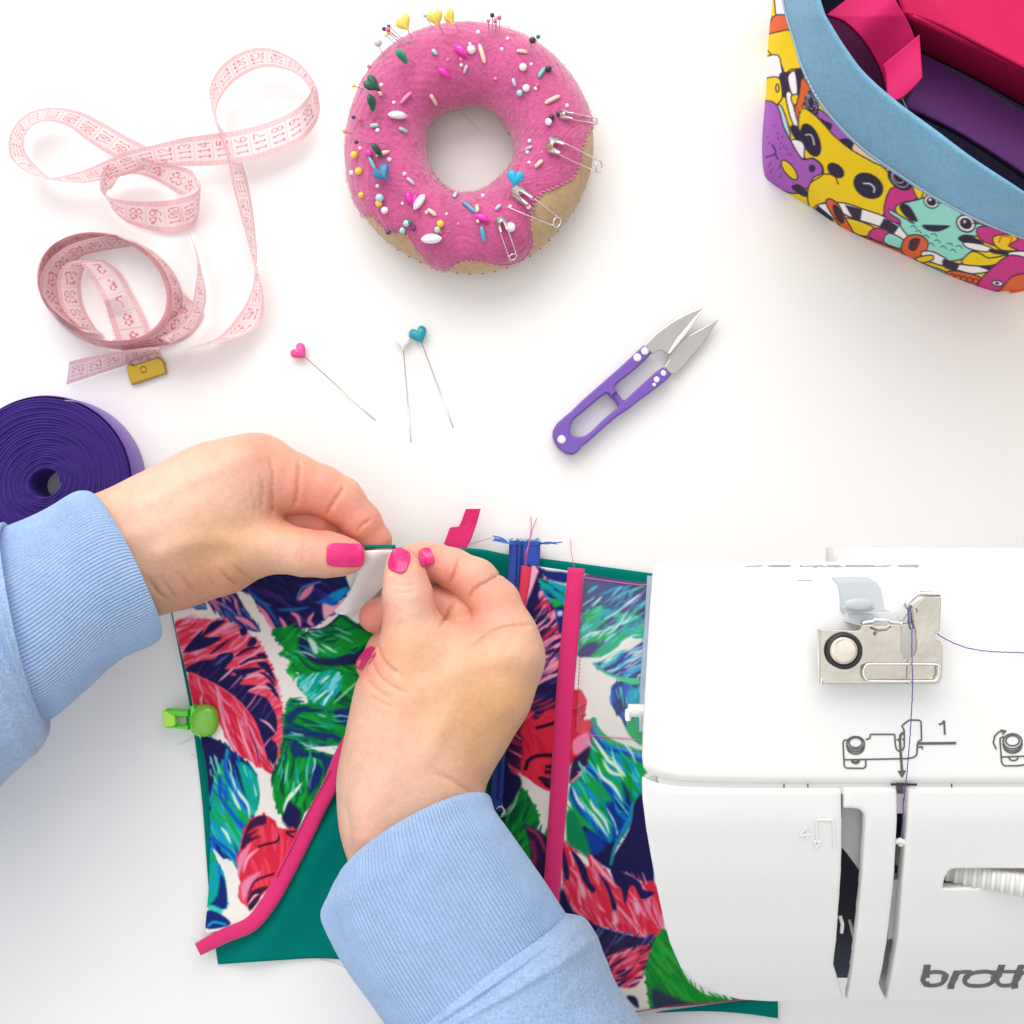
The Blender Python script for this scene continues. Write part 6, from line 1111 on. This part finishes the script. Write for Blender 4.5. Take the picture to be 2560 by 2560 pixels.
for a in ((Q1, (752, 388), (1010, 560), 'navy', .055, .25, 'navy pin head in the tight bunch at the upper left rim of the doughnut'), (Q1, (815, 350), (1080, 600), 'green', .045, .30, 'dark green pin head, topmost of the tight bunch at the upper left rim'),
    (Q1, (805, 398), (1100, 640), 'pink', .06, .28, 'pinkish red pin head in the middle of the upper left bunch'), (Q1, (812, 448), (1060, 640), 'yellow', .05, .25, 'small yellow pin head, lowest of the upper left bunch'), (Q1, (772, 470), (960, 640), 'white', .045, .2, 'small white pin head just under the upper left bunch'),
    (Q1, (668, 572), (760, 795), 'pearl', .10, .3, 'large pearl grey pin head left of the upper left bunch'), (Q1, (546, 890), (620, 930), 'coral', .045, .05, 'coral pin head at the left rim above the dark green hearts'), (Q1, (338, 1148), (500, 1210), 'lime', .05, .15, 'lime yellow pin head sticking out of the left rim'),
    (Q1, (340, 1572), (450, 1610), 'navy', .05, .1, 'navy pin head at the left rim below the lime yellow one'), (Q1, (420, 1600), (480, 1650), 'pink', .045, .1, 'pinkish red pin head right beside the navy one at the left rim'), (Q1, (228, 1765), (330, 1800), 'coral', .055, .1, 'coral pin head furthest out on the left rim'),
    (Q1, (378, 1905), (600, 1925), 'wine', .055, .2, 'dark wine pin head at the left rim, shaft lying to the right'), (Q1, (1300, 205), (1420, 400), 'pale blue', .05, .35, 'pale blue pin head above the rim between the yellow hearts'),
    (Q2, (325, 203), (330, 480), 'black', .055, .35, 'black pin head, tallest of the group at the top rim'), (Q2, (272, 280), (290, 510), 'coral', .048, .3, 'coral pin head, left of the group at the top rim'), (Q2, (363, 285), (375, 520), 'pink', .05, .3, 'pink pin head, lower middle of the group at the top rim'), (Q2, (420, 238), (430, 540), 'pink', .055, .35, 'pink pin head, right of the group at the top rim'), (Q2, (375, 238), (400, 500), 'white', .05, .3, 'white pin head amid the group at the top rim'),
    (Q2, (866, 538), (805, 760), 'black', .082, .4, 'large black pin head at the upper right rim'), (Q2, (942, 492), (850, 700), 'green', .052, .35, 'green pin head beside the large black one at the upper right rim'), (Q2, (1083, 920), (1090, 975), 'black', .078, .12, 'black pin head touching the aqua sprinkle at the upper right'),
    (Q2, (738, 900), (742, 960), 'white', .092, .12, 'white pin head left of the aqua sprinkle at the upper right'), (Q2, (780, 1182), (780, 1240), 'white', .09, .12, 'white pin head above right of the pale blue one, right of the hole'), (Q2, (692, 1248), (720, 1300), 'pale blue', .075, .12, 'pale blue pin head right of the hole'), (Q2, (925, 1150), (925, 1190), 'pink', .05, .08, 'flat pink pin head beside a pearl bead, right side'),
    (Q2, (1218, 1530), (1260, 1560), 'black', .06, .12, 'small black pin head beside the clasp of the topmost safety pin'), (Q2, (1120, 1572), (1130, 1620), 'black', .07, .12, 'black pin head touching a white one at the right side'), (Q2, (1080, 1635), (1100, 1690), 'white', .085, .12, 'white pin head under the black one at the right side'),
    (Q3, (352, 145), (380, 180), 'yellow', .088, .1, 'yellow pin head, topmost of those on the left side'), (Q3, (412, 362), (440, 400), 'yellow', .088, .1, 'yellow pin head left of the blue heart'), (Q3, (445, 685), (470, 700), 'yellow', .072, .1, 'lone yellow pin head at the left rim below the blue heart'),
    (Q3, (692, 722), (760, 730), 'turquoise', .098, .14, 'pale blue pin head with a yellow one under it, lower left'), (Q3, (682, 795), (740, 790), 'yellow', .085, .1, 'yellow pin head under a pale blue one, lower left'), (Q3, (760, 888), (790, 920), 'white', .088, .1, 'white pin head below the blue and yellow pair, lower left'),
    (Q3, (805, 1185), (960, 1170), 'plum', .065, .12, 'plum pin head on the lower left edge of the icing'), (Q3, (1000, 1160), (1030, 1180), 'aqua', .075, .1, 'aqua pin head, lower of a bunch at the lower left'), (Q3, (1050, 1065), (1070, 1100), 'aqua', .078, .14, 'aqua pin head, upper of a bunch at the lower left'), (Q3, (1095, 1050), (1120, 1090), 'green', .062, .12, 'green pin head right against an aqua one at the lower left'),
    (Q3, (1145, 1132), (1150, 1160), 'plum', .06, .1, 'dark pin head right of the aqua and green bunch'), (Q3, (1508, 1070), (1510, 1110), 'yellow', .088, .1, 'yellow pin head above a mint one at the bottom'), (Q3, (1468, 1150), (1470, 1180), 'mint', .078, .1, 'mint pin head below a yellow one at the bottom'), (Q3, (1510, 1185), (1500, 1200), 'pink', .05, .05, 'pink pin head beside the mint one at the bottom'),
    (Q4, (572, 1115), (590, 1180), 'white', .118, .12, 'large white pin head beside a safety pin at the bottom'), (Q4, (812, 845), (900, 900), 'white', .06, .12, 'small white pin head among the safety pins, lower right')):
    bpin(*a)
def hpin(T, c_px, e_px, colr, r_, lift, ang, nrm, label, sq=(1, 1, 1)):
    x, y = T([c_px])[0]; E = dz(*T([e_px])[0]); H_ = np.array(W(x, y, E[2]+lift)); t_ = thing('heart_pin', label, 'pin', tuple(H_), 'heart headed pins stuck in the doughnut')
    d = E-H_; d /= np.linalg.norm(d); V, F = tube([H_, E+d*.25], .010, 5); mk('shaft', V, F, M_pin, t_); V, F = heart(H_, math.radians(ang), r_, tk=.38, nrm=nrm); mk('heart_head', V, F, HM[colr], t_)
for a in ((Q1, (1025, 320), (1205, 660), 'yellow', .20, .45, -60, (-.3, -.3, .9), 'yellow heart pin, leftmost of three at the upper rim'), (Q1, (1450, 258), (1600, 550), 'yellow', .20, .5, -75, (-.3, -.5, .8), 'yellow heart pin, middle of three at the upper rim'), (Q1, (1640, 240), (1790, 440), 'yellow', .19, .45, -60, (-.7, -.3, .6), 'yellow heart pin, rightmost of three at the upper rim'),
    (Q1, (1000, 760), (1210, 860), 'green', .20, .4, -55, (.75, .45, .45), 'shiny green heart pin seen edge on at the upper left'), (Q1, (605, 1140), (820, 1270), 'dark green', .22, .4, -30, (.5, .2, .75), 'dark green heart pin facing up on the left side'), (Q1, (590, 1385), (730, 1620), 'dark green', .20, .35, -80, (.93, .1, .3), 'dark green heart pin seen edge on below the other green heart'),
    (Q3, (660, 80), (740, 170), 'dark green', .19, .25, -50, (.8, .5, .25), 'dark green heart pin seen edge on above the blue heart'), (Q3, (735, 400), (800, 500), 'blue', .235, .3, -55, (-.3, .1, .9), 'dark blue heart pin on the left side'), (Q4, (632, 475), (510, 780), 'bright blue', .205, .35, -100, (0, -.35, .95), 'bright turquoise heart pin at the lower right of the hole')): hpin(*a)
# safety pins
M_sil = mat('nickel', (.80, .76, .74), rough=.18, metal=.85)
def spin(label, clasp, coil_, T, open_=0.0, hw=.11, cap=.30):
    a_, b_ = T([clasp])[0], T([coil_])[0]; m = 16; px = np.array([[a_[0]+(b_[0]-a_[0])*k/(m-1), a_[1]+(b_[1]-a_[1])*k/(m-1)] for k in range(m)]); pts = []
    for x, y in px:
        q = dz(x, y, .05); q_ = (math.hypot(q[0]-DC[0], q[1]-DC[1])-RM)/RT
        pts.append((x, y, q[2]+.09 if abs(q_) < .97 else None))
    last = None; zs = []
    for k, (x, y, z) in enumerate(pts):
        if z is None: z = last-.10 if last is not None else 1.2
        if last is not None and z < last-.16: z = last-.16
        zs.append(z); last = z
    C = Wn(px, np.array(zs)); t_ = thing('safety_pin', label, 'safety pin', tuple(C[0]), 'silver safety pins on the doughnut')
    D = np.gradient(C, axis=0); D /= np.linalg.norm(D, axis=1)[:, None]; Sd = np.c_[-D[:, 1], D[:, 0], 0*D[:, 0]]; Sd /= np.linalg.norm(Sd, axis=1)[:, None]
    w_ = MB(); o2 = np.linspace(open_, 0, m)[:, None]; w_.add(*tube(C+Sd*hw, .017, 6)); w_.add(*tube(C-Sd*hw*(1+2*o2), np.linspace(.008, .017, m), 6))
    B, d, s_ = C[-1], D[-1], Sd[-1]; th = np.linspace(-.5*np.pi, 2.5*np.pi, 40); w_.add(*tube([B+s_*hw*np.sin(a)+d*(.9*hw*np.cos(a)+hw*.7)+np.array([0, 0, .02*a/6]) for a in th], .017, 6)); mk('wire', np.vstack(w_.V), w_.F, M_sil, t_)
    A, d, s_ = C[0], D[0], Sd[0]; n_ = np.cross(d, s_); n_ *= np.sign(n_[2]); out_ = [(-.25, -.9), (-.36, -.45), (-.38, 0), (-.36, .45), (-.25, .9), (-.05, 1.2), (.25, 1.2), (1.0, .95), (1.0, .55), (.35, .45), (.15, 0), (.35, -.45), (1.0, -.55), (1.0, -.95), (.25, -1.2), (-.05, -1.2)]
    pg = cr(np.array([(u, v) for u, v in out_]), 4, True); n__ = len(pg); R_ = []
    for z_, k_ in ((-.035, .96), (.02, 1.0), (.045, .93)): R_.append(A+pg[:, :1]*cap*d+pg[:, 1:]*k_*hw*1.15*s_+n_*z_)
    V = np.vstack(R_); F = [tuple(f) for f in gridF(3, n__, cv=True)]+[tuple(range(n__))[::-1], tuple(2*n__+k for k in range(n__))]; mk('clasp', V, F, M_sil, t_)
zz = lambda T, p, o: dz(*T([p])[0])[2]+o
spin('safety pin with its coil hanging past the right rim, below the small one', (1500, 965), (1800, 1110), TN, 0, .15, .26)
spin('small safety pin at the right rim, above the other safety pins', (1575, 765), (1795, 812), TN, 0, .075, .22)
spin('safety pin lying nearly vertical on the icing at the bottom right', (1157, 1480), (1236, 1710), TN, 0, .095, .24)
spin('open safety pin crossing from the icing onto the tan base, lower right', (1275, 1290), (1520, 1480), TN, 1.3, .12, .40)
nd = MB(); nd.add(*tube([np.array(W(*Q4([(830, 860)])[0], 1.9)), np.array(W(*Q4([(1150, 1310)])[0], .9))], [.014, .008], 6)); o = nd.build('needle', M_sil); tag(o, 'plain silver pin over the tan base, pointing to the lower right', 'pin')
nd = MB(); nd.add(*tube([np.array(W(*TN([(885, 745)])[0], .5)), np.array(W(*TN([(1025, 875)])[0], .03))], [.008, .004], 5)); o = nd.build('needle', mat('thin_grey_steel', (.5, .48, .46), rough=.4, metal=.5)); tag(o, 'thin pin lying inside the hole of the doughnut', 'pin')
# ================================================================ fabric basket, upper right
TR = Tr((2040, 0), .26915)
KN = (46, 38, 62); YE = (240, 205, 20); PUR = (168, 92, 185); MG2 = (205, 55, 135); OR = (226, 100, 45); MI = (150, 222, 205); CR = (240, 232, 226); WT = (246, 240, 240)
cvB = Canvas(1860, -320, 3000, 800, YE, 1.5)
def g(P, c, ol=True, smooth=3, w_=3.0): 
    cvB.fill(TG(P), c, 1.0, smooth)
    if ol: cvB.line([tuple(q) for q in cr(TG(P), 3, True)]+[TG(P)[0]] if smooth else TG(P)+[TG(P)[0]], KN, w_, .9, 0)
def gl(P, c=KN, w_=3.0, smooth=4): cvB.line(TG(P), c, w_, .9, smooth)
def ell(c, rx, ry, a=0, n=20):
    t = np.linspace(0, 2*np.pi, n, endpoint=False); a = math.radians(a); return [(c[0]+rx*math.cos(q)*math.cos(a)-ry*math.sin(q)*math.sin(a), c[1]+rx*math.cos(q)*math.sin(a)+ry*math.sin(q)*math.cos(a)) for q in t]
# generic doodle creatures repeated outside the visible part
for k, (x, y) in enumerate([(900, -500), (1900, 300), (2300, -100), (400, -650), (1500, -700), (2100, 900), (2500, 500), (0, -400), (-100, -100)]):
    g(ell((x, y), 260, 200, 30*k), [PUR, MI, OR, MG2, YE][k % 5]); g(ell((x-60, y), 40, 50), KN); g(ell((x+80, y), 40, 50), KN)
# left edge column
g([(190, -250), (270, -250), (268, 0), (262, 90), (235, 100), (200, 80)], WT); g([(180, 110), (270, 100), (300, 170), (290, 190), (240, 200), (150, 260)], OR)
g([(140, 230), (230, 200), (295, 195), (340, 280), (380, 420), (300, 440), (260, 465), (230, 400), (150, 320)], YE)
g([(120, 380), (215, 350), (240, 440), (250, 520), (200, 560), (120, 520)], WT); g([(230, 470), (290, 460), (360, 440), (380, 480), (370, 560), (330, 620), (300, 560), (260, 620), (230, 560)], KN); g([(280, 480), (325, 455), (340, 600), (305, 600), (285, 540)], WT)
g([(370, 490), (430, 590), (380, 660), (340, 770), (320, 700), (350, 600)], OR); g([(120, 520), (215, 490), (240, 560), (235, 640), (150, 680)], YE); g(ell((212, 560), 10, 26), YE)
g([(210, 670), (240, 680), (270, 760), (295, 860), (275, 880), (225, 760)], (185, 215, 222)); g([(265, 600), (300, 590), (320, 700), (345, 790), (320, 800), (290, 730)], WT); g([(300, 610), (345, 600), (330, 660), (310, 660)], YE)
g([(290, 800), (360, 810), (390, 880), (330, 890)], KN, False); g([(300, 890), (370, 900), (390, 950), (375, 1010), (330, 970)], WT)
g([(-40, 700), (140, 640), (215, 680), (250, 800), (300, 900), (370, 1010), (430, 1005), (490, 1050), (495, 1100), (440, 1130), (410, 1190), (330, 1230), (200, 1200), (-40, 1150)], PUR)
for q in [(150, 870), (160, 910), (190, 800), (215, 880), (240, 870), (235, 910), (250, 930), (270, 945), (230, 945), (280, 980), (300, 985), (215, 850)]: cvB.fill(TG(ell(q, 5, 7)), (110, 40, 140), .8, 0)
gl([(180, 920), (200, 960), (195, 980), (140, 1000)], (70, 30, 120), 4); gl([(195, 975), (215, 1010)], (70, 30, 120), 4); g(ell((288, 1080), 30, 75, -38), YE); g(ell((432, 1070), 17, 20), KN); g([(300, 1190), (340, 1170), (390, 1200), (412, 1250), (360, 1240)], KN, False)
for q in [(170, 1030), (180, 1070), (230, 1050), (240, 1100)]: gl([q, (q[0]-14, q[1]+30)], (120, 60, 150), 3)
# purple strip under the blue band
g([(470, 690), (560, 760), (640, 830), (720, 900), (700, 960), (560, 860), (480, 770)], PUR); g([(480, 750), (520, 770), (560, 790), (540, 830), (490, 790)], KN, False); g([(600, 890), (660, 880), (700, 910), (700, 960), (640, 930)], KN, False)
g([(710, 905), (800, 960), (900, 1040), (890, 1070), (800, 1020), (690, 960)], (238, 205, 165)); g(ell((430, 660), 46, 84, -8), KN, False); cvB.line(TG(ell((428, 655), 34, 64, -8)+[ell((428, 655), 34, 64, -8)[0]]), (190, 185, 210), 1.6, .8, 0); cvB.line(TG(ell((426, 650), 22, 44, -8)+[ell((426, 650), 22, 44, -8)[0]]), (190, 185, 210), 1.6, .8, 0)
# yellow bear
g([(360, 700), (400, 695), (480, 760), (560, 850), (640, 920), (720, 975), (820, 1030), (895, 1070), (940, 1140), (975, 1200), (940, 1280), (880, 1370), (800, 1360), (700, 1320), (600, 1290), (500, 1290), (440, 1335), (410, 1300), (405, 1220), (425, 1160), (500, 1110), (495, 1050), (440, 1005), (385, 1005), (385, 900), (345, 810)], YE)
g(ell((424, 890), 56, 112, -22), KN, False); cvB.line(TG([(392, 858), (420, 855), (438, 880), (446, 920)]), (225, 220, 235), 3, .9); g(ell((583, 1083), 40, 62, -52), KN, False); gl([(505, 1105), (560, 1108), (580, 1120), (600, 1170)], (60, 20, 30), 3)
g(ell((790, 1180), 76, 102, -58), KN, False); cvB.line(TG([(760, 1165), (800, 1168), (828, 1195), (825, 1220)]), (225, 220, 235), 3.6, .9)
# striped tail
g([(440, 1340), (470, 1300), (540, 1290), (640, 1290), (760, 1330), (900, 1380), (1050, 1480), (1040, 1550), (960, 1500), (860, 1440), (700, 1390), (600, 1350), (560, 1400), (500, 1380)], WT)
for P_ in ([(640, 1300), (750, 1330), (740, 1400), (690, 1385)], [(890, 1385), (985, 1440), (950, 1490), (860, 1440)], [(440, 1340), (470, 1305), (560, 1380), (570, 1410)]): cvB.fill(TG(P_), KN, 1, 0)
g([(640, 1390), (720, 1400), (830, 1450), (790, 1500), (700, 1480)], YE); g([(830, 1450), (920, 1470), (880, 1540), (790, 1500)], MG2); g([(920, 1480), (1020, 1530), (1000, 1580), (890, 1540)], MI); g([(520, 1290), (545, 1262), (600, 1300), (640, 1380), (690, 1470), (640, 1470), (570, 1380)], OR); g(ell((600, 1360), 24, 68, -26), KN, False); cvB.fill(TG(ell((600, 1365), 12, 50, -26)), (80, 28, 20), 1)
g([(640, 1470), (780, 1510), (960, 1580), (1070, 1620), (1060, 1660), (800, 1560), (600, 1440)], OR)
# aqua creature
g([(930, 1200), (1060, 1180), (1100, 1260), (1000, 1290), (960, 1330), (1000, 1420), (890, 1370)], MG2); g(ell((990, 1140), 56, 90, -50), KN, False); cvB.line(TG(ell((990, 1140), 40, 62, -50)+[ell((990, 1140), 40, 62, -50)[0]]), (200, 195, 215), 2, .8, 0); cvB.line(TG(ell((980, 1130), 26, 40, -50)+[ell((980, 1130), 26, 40, -50)[0]]), (200, 195, 215), 2, .8, 0)
g([(1070, 1180), (1140, 1210), (1110, 1270)], YE)
g([(1000, 1300), (1100, 1270), (1200, 1250), (1330, 1320), (1450, 1400), (1560, 1450), (1500, 1500), (1400, 1500), (1450, 1590), (1400, 1640), (1300, 1660), (1180, 1640), (1100, 1560), (1000, 1450), (990, 1400), (930, 1360), (920, 1330), (960, 1350), (1010, 1380), (1080, 1420), (1020, 1360)], MI)
g([(985, 1310), (1040, 1300), (1090, 1370), (1100, 1410), (1030, 1380)], KN, False); g([(1130, 1430), (1220, 1430), (1310, 1435), (1240, 1470), (1170, 1465)], KN, False)
for c_, r_ in (((1190, 1280), 52), ((1410, 1420), 66)):
    g(ell(c_, r_, r_*.85, 30), KN, False); g(ell(c_, r_*.85, r_*.7, 30), WT, False); g(ell(c_, r_*.62, r_*.52, 30), KN, False); g(ell((c_[0]-8, c_[1]-12), 8, 10), WT, False)
    for k in range(3): gl([(c_[0]+r_*.7, c_[1]-r_*.5+k*16), (c_[0]+r_*1.2, c_[1]-r_*.75+k*26)], KN, 2.4)
for q in [(1060, 1440), (1090, 1470), (1140, 1500), (1190, 1490), (1210, 1530), (1170, 1550), (1250, 1570), (1290, 1550), (1310, 1590), (1350, 1565)]: gl([q, (q[0]+20, q[1]-6), (q[0]+36, q[1]+12)], (30, 110, 100), 2.4)
g([(1040, 1500), (1120, 1495), (1170, 1540), (1150, 1600), (1080, 1650), (1010, 1610), (1000, 1560)], OR); g([(1060, 1520), (1120, 1520), (1090, 1590), (1045, 1580)], KN, False); cvB.fill(TG([(1075, 1530), (1108, 1530), (1085, 1580), (1062, 1575)]), (90, 30, 25), 1)
g([(1130, 1600), (1200, 1600), (1290, 1650), (1280, 1690), (1200, 1670), (1140, 1650)], WT); g([(1090, 1640), (1190, 1620), (1200, 1650), (1130, 1670)], YE); g([(1070, 1650), (1150, 1680), (1290, 1730), (1260, 1760), (1100, 1690)], MI); g([(1100, 1680), (1280, 1740), (1270, 1780), (1080, 1700)], PUR)
g([(1270, 1650), (1380, 1680), (1600, 1690), (1580, 1720), (1450, 1740), (1370, 1720), (1280, 1700)], WT); cvB.fill(TG([(1270, 1650), (1370, 1680), (1350, 1720), (1260, 1690)]), KN, 1, 0); cvB.fill(TG([(1480, 1690), (1620, 1695), (1560, 1720)]), KN, 1, 0)
g([(1380, 1670), (1440, 1600), (1500, 1610), (1560, 1640), (1680, 1620), (1600, 1680), (1480, 1690)], YE); g([(1280, 1740), (1340, 1720), (1500, 1760), (1480, 1820), (1360, 1800)], OR); 
for k in range(5): g(ell((1320+k*38, 1755+k*8), 18, 16), OR, True, 3, 2)
g([(1480, 1450), (1560, 1440), (1700, 1480), (1840, 1540), (1840, 1600), (1700, 1590), (1590, 1560), (1500, 1520)], MG2); g([(1590, 1500), (1700, 1490), (1740, 1520), (1680, 1560), (1740, 1590), (1640, 1590), (1590, 1550)], YE); gl([(1620, 1540), (1640, 1500), (1700, 1510), (1690, 1540)], OR, 4)
g([(1360, 1510), (1420, 1490), (1520, 1540), (1500, 1560), (1390, 1540)], KN, False); g([(1390, 1540), (1500, 1550), (1580, 1580), (1540, 1600), (1430, 1580)], WT); g([(1560, 1580), (1680, 1600), (1690, 1620), (1580, 1610)], KN, False); g([(1690, 1600), (1840, 1600), (1840, 1650), (1700, 1640)], WT)
g([(1480, 1850), (1500, 1780), (1600, 1680), (1700, 1620), (1840, 1660), (1840, 1720), (1740, 1760), (1700, 1830), (1600, 1850)], MG2); g(ell((1610, 1800), 34, 18, 8), WT); g(ell((1608, 1800), 14, 9, 8), KN, False); g([(1620, 1850), (1700, 1760), (1800, 1740), (1840, 1800), (1700, 1900), (1560, 1870)], OR)
cvB.noise(2.5, 5)
prs = np.array([[1985, -250, 1955, -250, 2045, -250], [1945, 40, 1957, -60, 2042, -60], [1918, 230, 1963, 20, 2056, 20], [1906, 340, 1988, 105, 2080, 65], [1909, 425, 2012, 180, 2110, 112], [1930, 458, 2060, 267, 2160, 178],
    [2019, 512, 2143, 358, 2240, 250], [2096, 563, 2240, 430, 2345, 328], [2175, 602, 2340, 494, 2440, 398], [2253, 634, 2450, 551, 2562, 477], [2364, 685, 2560, 594, 2680, 556], [2480, 727, 2720, 650, 2840, 620], [2512, 720, 2830, 640, 2930, 590],
    [2580, 680, 2930, 540, 3000, 480], [2900, 150, 3150, -60, 3080, -80], [2600, -450, 2750, -800, 2720, -700], [2150, -450, 2080, -700, 2130, -640]], float)
bk = thing('fabric_basket', 'cloth basket printed with cartoon animals and a pale blue folded rim, upper right', 'basket', W(2450, 100, 0))
nu = 900; PP = cr(prs, 40, True); PP = PP[np.linspace(0, len(PP)-1, nu).astype(int)]
# denser along the visible run
vis = cr(prs, 60, True); d_ = np.r_[0, np.cumsum(np.where((vis[1:, 0] < 2620) & (vis[1:, 1] > -60), 4., .7)*np.hypot(*(np.diff(vis[:, :2], axis=0)).T))]; tt_ = np.linspace(0, d_[-1], nu, endpoint=False); PP = np.stack([np.interp(tt_, d_, vis[:, i]) for i in range(6)], 1)
PP[:, 4:6] += (PP[:, 2:4]-PP[:, 4:6])*.09; zR1, zR2 = 4.75, 6.1; A0 = Wn(PP[:, 0:2], .02); A1 = Wn(PP[:, 2:4], zR1); A2 = Wn(PP[:, 4:6], zR2)
nvw = 110; f = np.linspace(0, 1, nvw)[:, None]; cen_ = A1.mean(0); out = (A1-cen_); out[:, 2] = 0; out /= np.linalg.norm(out, axis=1)[:, None]
Vw = np.stack([A0*(1-q)+A1*q+out*(.16*math.sin(math.pi*q)+.03*math.sin(9*q+3)*math.sin(math.pi*q)) for q in f[:, 0]], 1)
col = cvB.sample(PX(Vw))
M_bprint = mat('printed_canvas', attr=True, rough=.75, spec=.15, bumps=((40, .08), (.9, 1.0)))
mk('printed_wall', Vw.reshape(-1, 3), gridF(nu, nvw, True), M_bprint, bk, col=col.reshape(-1, 3))
rows = [A1-out*.03, A1+out*.03+np.array([0, 0, -.02]), A1+out*.05, A1*.75+A2*.25+out*.06, A1*.5+A2*.5+out*.05, A1*.25+A2*.75+out*.04, A2+np.array([0, 0, -.05])+out*.03, A2+np.array([0, 0, .02]), A2-out*.10, A2-out*.16+np.array([0, 0, -.15])]
for q in (.5, 1.4, 2.2, 3.2, 4.5, 5.6): rows.append((A2*(1-q/7)+A0*(q/7))*np.array([1, 1, 0])+np.array([0, 0, zR2-q])-out*.2)
M_den = mat('pale_blue_canvas', (.18, .38, .54), rough=.85, spec=.12, sheen=.2, bumps=((36, .25), (1.2, 1.0)), var=((12, .08), (.5, .08)))
M_dk = mat('navy_lining', (.016, .015, .05), rough=.9)
Vb = np.stack(rows[:10], 1); Vb[:, 3:6, 2] += (.02*np.sin(np.arange(nu)*.07))[:, None]; rim = mk('rim_band', Vb.reshape(-1, 3), gridF(nu, 10, True), M_den, bk)
Vi = np.stack(rows[9:], 1); mk('inner_lining', Vi.reshape(-1, 3), gridF(nu, 7, True), M_dk, bk)
Vf = np.vstack([rows[-1], rows[-1].mean(0)]); mk('basket_floor', Vf, [(i, (i+1) % nu, nu) for i in range(nu)], M_dk, bk)
# stitch line along the band
sm = MB(); idx = np.linspace(0, nu-1, 420).astype(int); LN = (A1*.93+A2*.07)+out*.075
for a_, b_ in zip(idx[:-1], idx[1:]):
    if PX(LN[a_])[0] < 2640 and -60 < PX(LN[a_])[1]: q0, q1 = LN[a_], LN[b_]; sm.add(*tube([q0, q0*.25+q1*.75], .014, 5))
sm.build('stitching', mat('pale_thread', (.55, .70, .80), rough=.8), rim)
# ribbon rolls inside
M_red = mat('red_ribbon', (.60, .010, .09), rough=.6, spec=.2, bumps=((40, .10), (1.5, .6))); M_mag = mat('magenta_ribbon', (.60, .010, .12), rough=.6, spec=.2, bumps=((40, .10), (1.5, .6))); M_prb = mat('plum_ribbon', (.10, .018, .14), rough=.6, spec=.25, bumps=((40, .10), (1.5, .6)), sheen=.2)
rr_ = thing('ribbon_roll', 'large red ribbon roll lying at the back of the basket', 'ribbon roll', W(2480, 60, 3), 'ribbon rolls inside the basket')
sheet('wound_ribbon', TR([(700, -420), (1200, -380), (2600, -200)]), TR([(2600, -200), (2560, 300), (2520, 900)]), TR([(815, 118), (1000, 165), (1300, 296), (1600, 450), (1932, 620), (2520, 900)]), TR([(700, -420), (740, -100), (815, 118)]), 40, 30, lambda x, y: 5.3+.12*np.sin((x-y)/60), M_red, rr_, tk=.1)
sheet('side_face', TR([(815, 118), (1000, 165), (1300, 296), (1600, 450), (1932, 620), (2520, 900)]), TR([(2520, 900), (2520, 1100), (2520, 1300)]), TR([(990, 525), (1200, 592), (1500, 740), (1932, 985), (2520, 1300)]), TR([(815, 118), (900, 300), (990, 525)]), 40, 16, lambda x, y: 5.28-2.3*np.clip((y-(32+(x-2260)*.46))/100, 0, 1), M_red, rr_, tk=.05)
rp = thing('ribbon_roll', 'plum purple ribbon roll near the front of the basket', 'ribbon roll', W(2480, 300, 2), 'ribbon rolls inside the basket')
sheet('wound_ribbon', TR([(940, 480), (1200, 612), (1500, 780), (1932, 1040), (2500, 1400)]), TR([(2500, 1400), (2500, 1700), (2500, 2000)]), TR([(830, 1000), (1000, 1066), (1300, 1210), (1600, 1390), (1932, 1610), (2500, 2000)]), TR([(940, 480), (900, 760), (830, 1000)]), 50, 24, lambda x, y: 3.9+.5*np.exp(-((y-x*.62+1165)/90)**2), M_prb, rp, tk=.06)
strip('ribbon_end', TR([(830, 1012), (1000, 1075), (1300, 1222), (1600, 1405), (1932, 1630), (2400, 1950)]), 9, mat('dark_plum_edge', (.03, .008, .05), rough=.7), rp, z=4.2, dome=.06, n=40)
rm_ = thing('ribbon_roll', 'magenta ribbon roll with a folded loose end against the blue rim', 'ribbon roll', W(2180, 90, 3), 'ribbon rolls inside the basket')
sheet('wound_ribbon', TR([(100, 135), (260, 10), (420, -120), (620, -260)]), TR([(620, -260), (740, 0), (830, 150), (910, 330), (960, 520)]), TR([(660, 880), (760, 860), (880, 720), (960, 520)]), TR([(100, 135), (270, 200), (420, 340), (540, 520), (615, 680), (660, 880)]), 50, 60,
      lambda x, y: 5.2-.0035*np.maximum(y-40, 0)+.25*np.exp(-((y+x-2230)/70)**2), M_mag, rm_, tk=.08)
sheet('side_face', TR([(60, 60), (80, 95), (100, 135)]), TR([(100, 135), (270, 200), (420, 340), (540, 520), (615, 680), (660, 880)]), TR([(560, 800), (610, 850), (660, 880)]), TR([(60, 60), (180, 330), (380, 600), (560, 800)]), 20, 50, lambda x, y: 4.0+0*x, mat('dark_magenta_edge', (.16, .008, .10), rough=.8, wave=(5, .6)), rm_, tk=.05)
sheet('loose_end', TR([(622, 602), (780, 470), (962, 320)]), TR([(962, 320), (975, 520), (990, 720)]), TR([(660, 872), (750, 932), (870, 850), (990, 720)]), TR([(622, 602), (650, 700), (660, 872)]), 24, 24, lambda x, y: 5.35+.05*np.sin((x+y)/30), M_mag, rm_, tk=.03)
nd = MB(); nd.add(*tube([W(*q, 5.0) for q in TR([(800, 915), (825, 970), (852, 1030)])], .010, 5)); o = nd.build('loose_thread', mat('white_fibre', (.7, .7, .72), rough=.8)); tag(o, 'short white thread hanging below the magenta ribbon roll in the basket', 'thread')
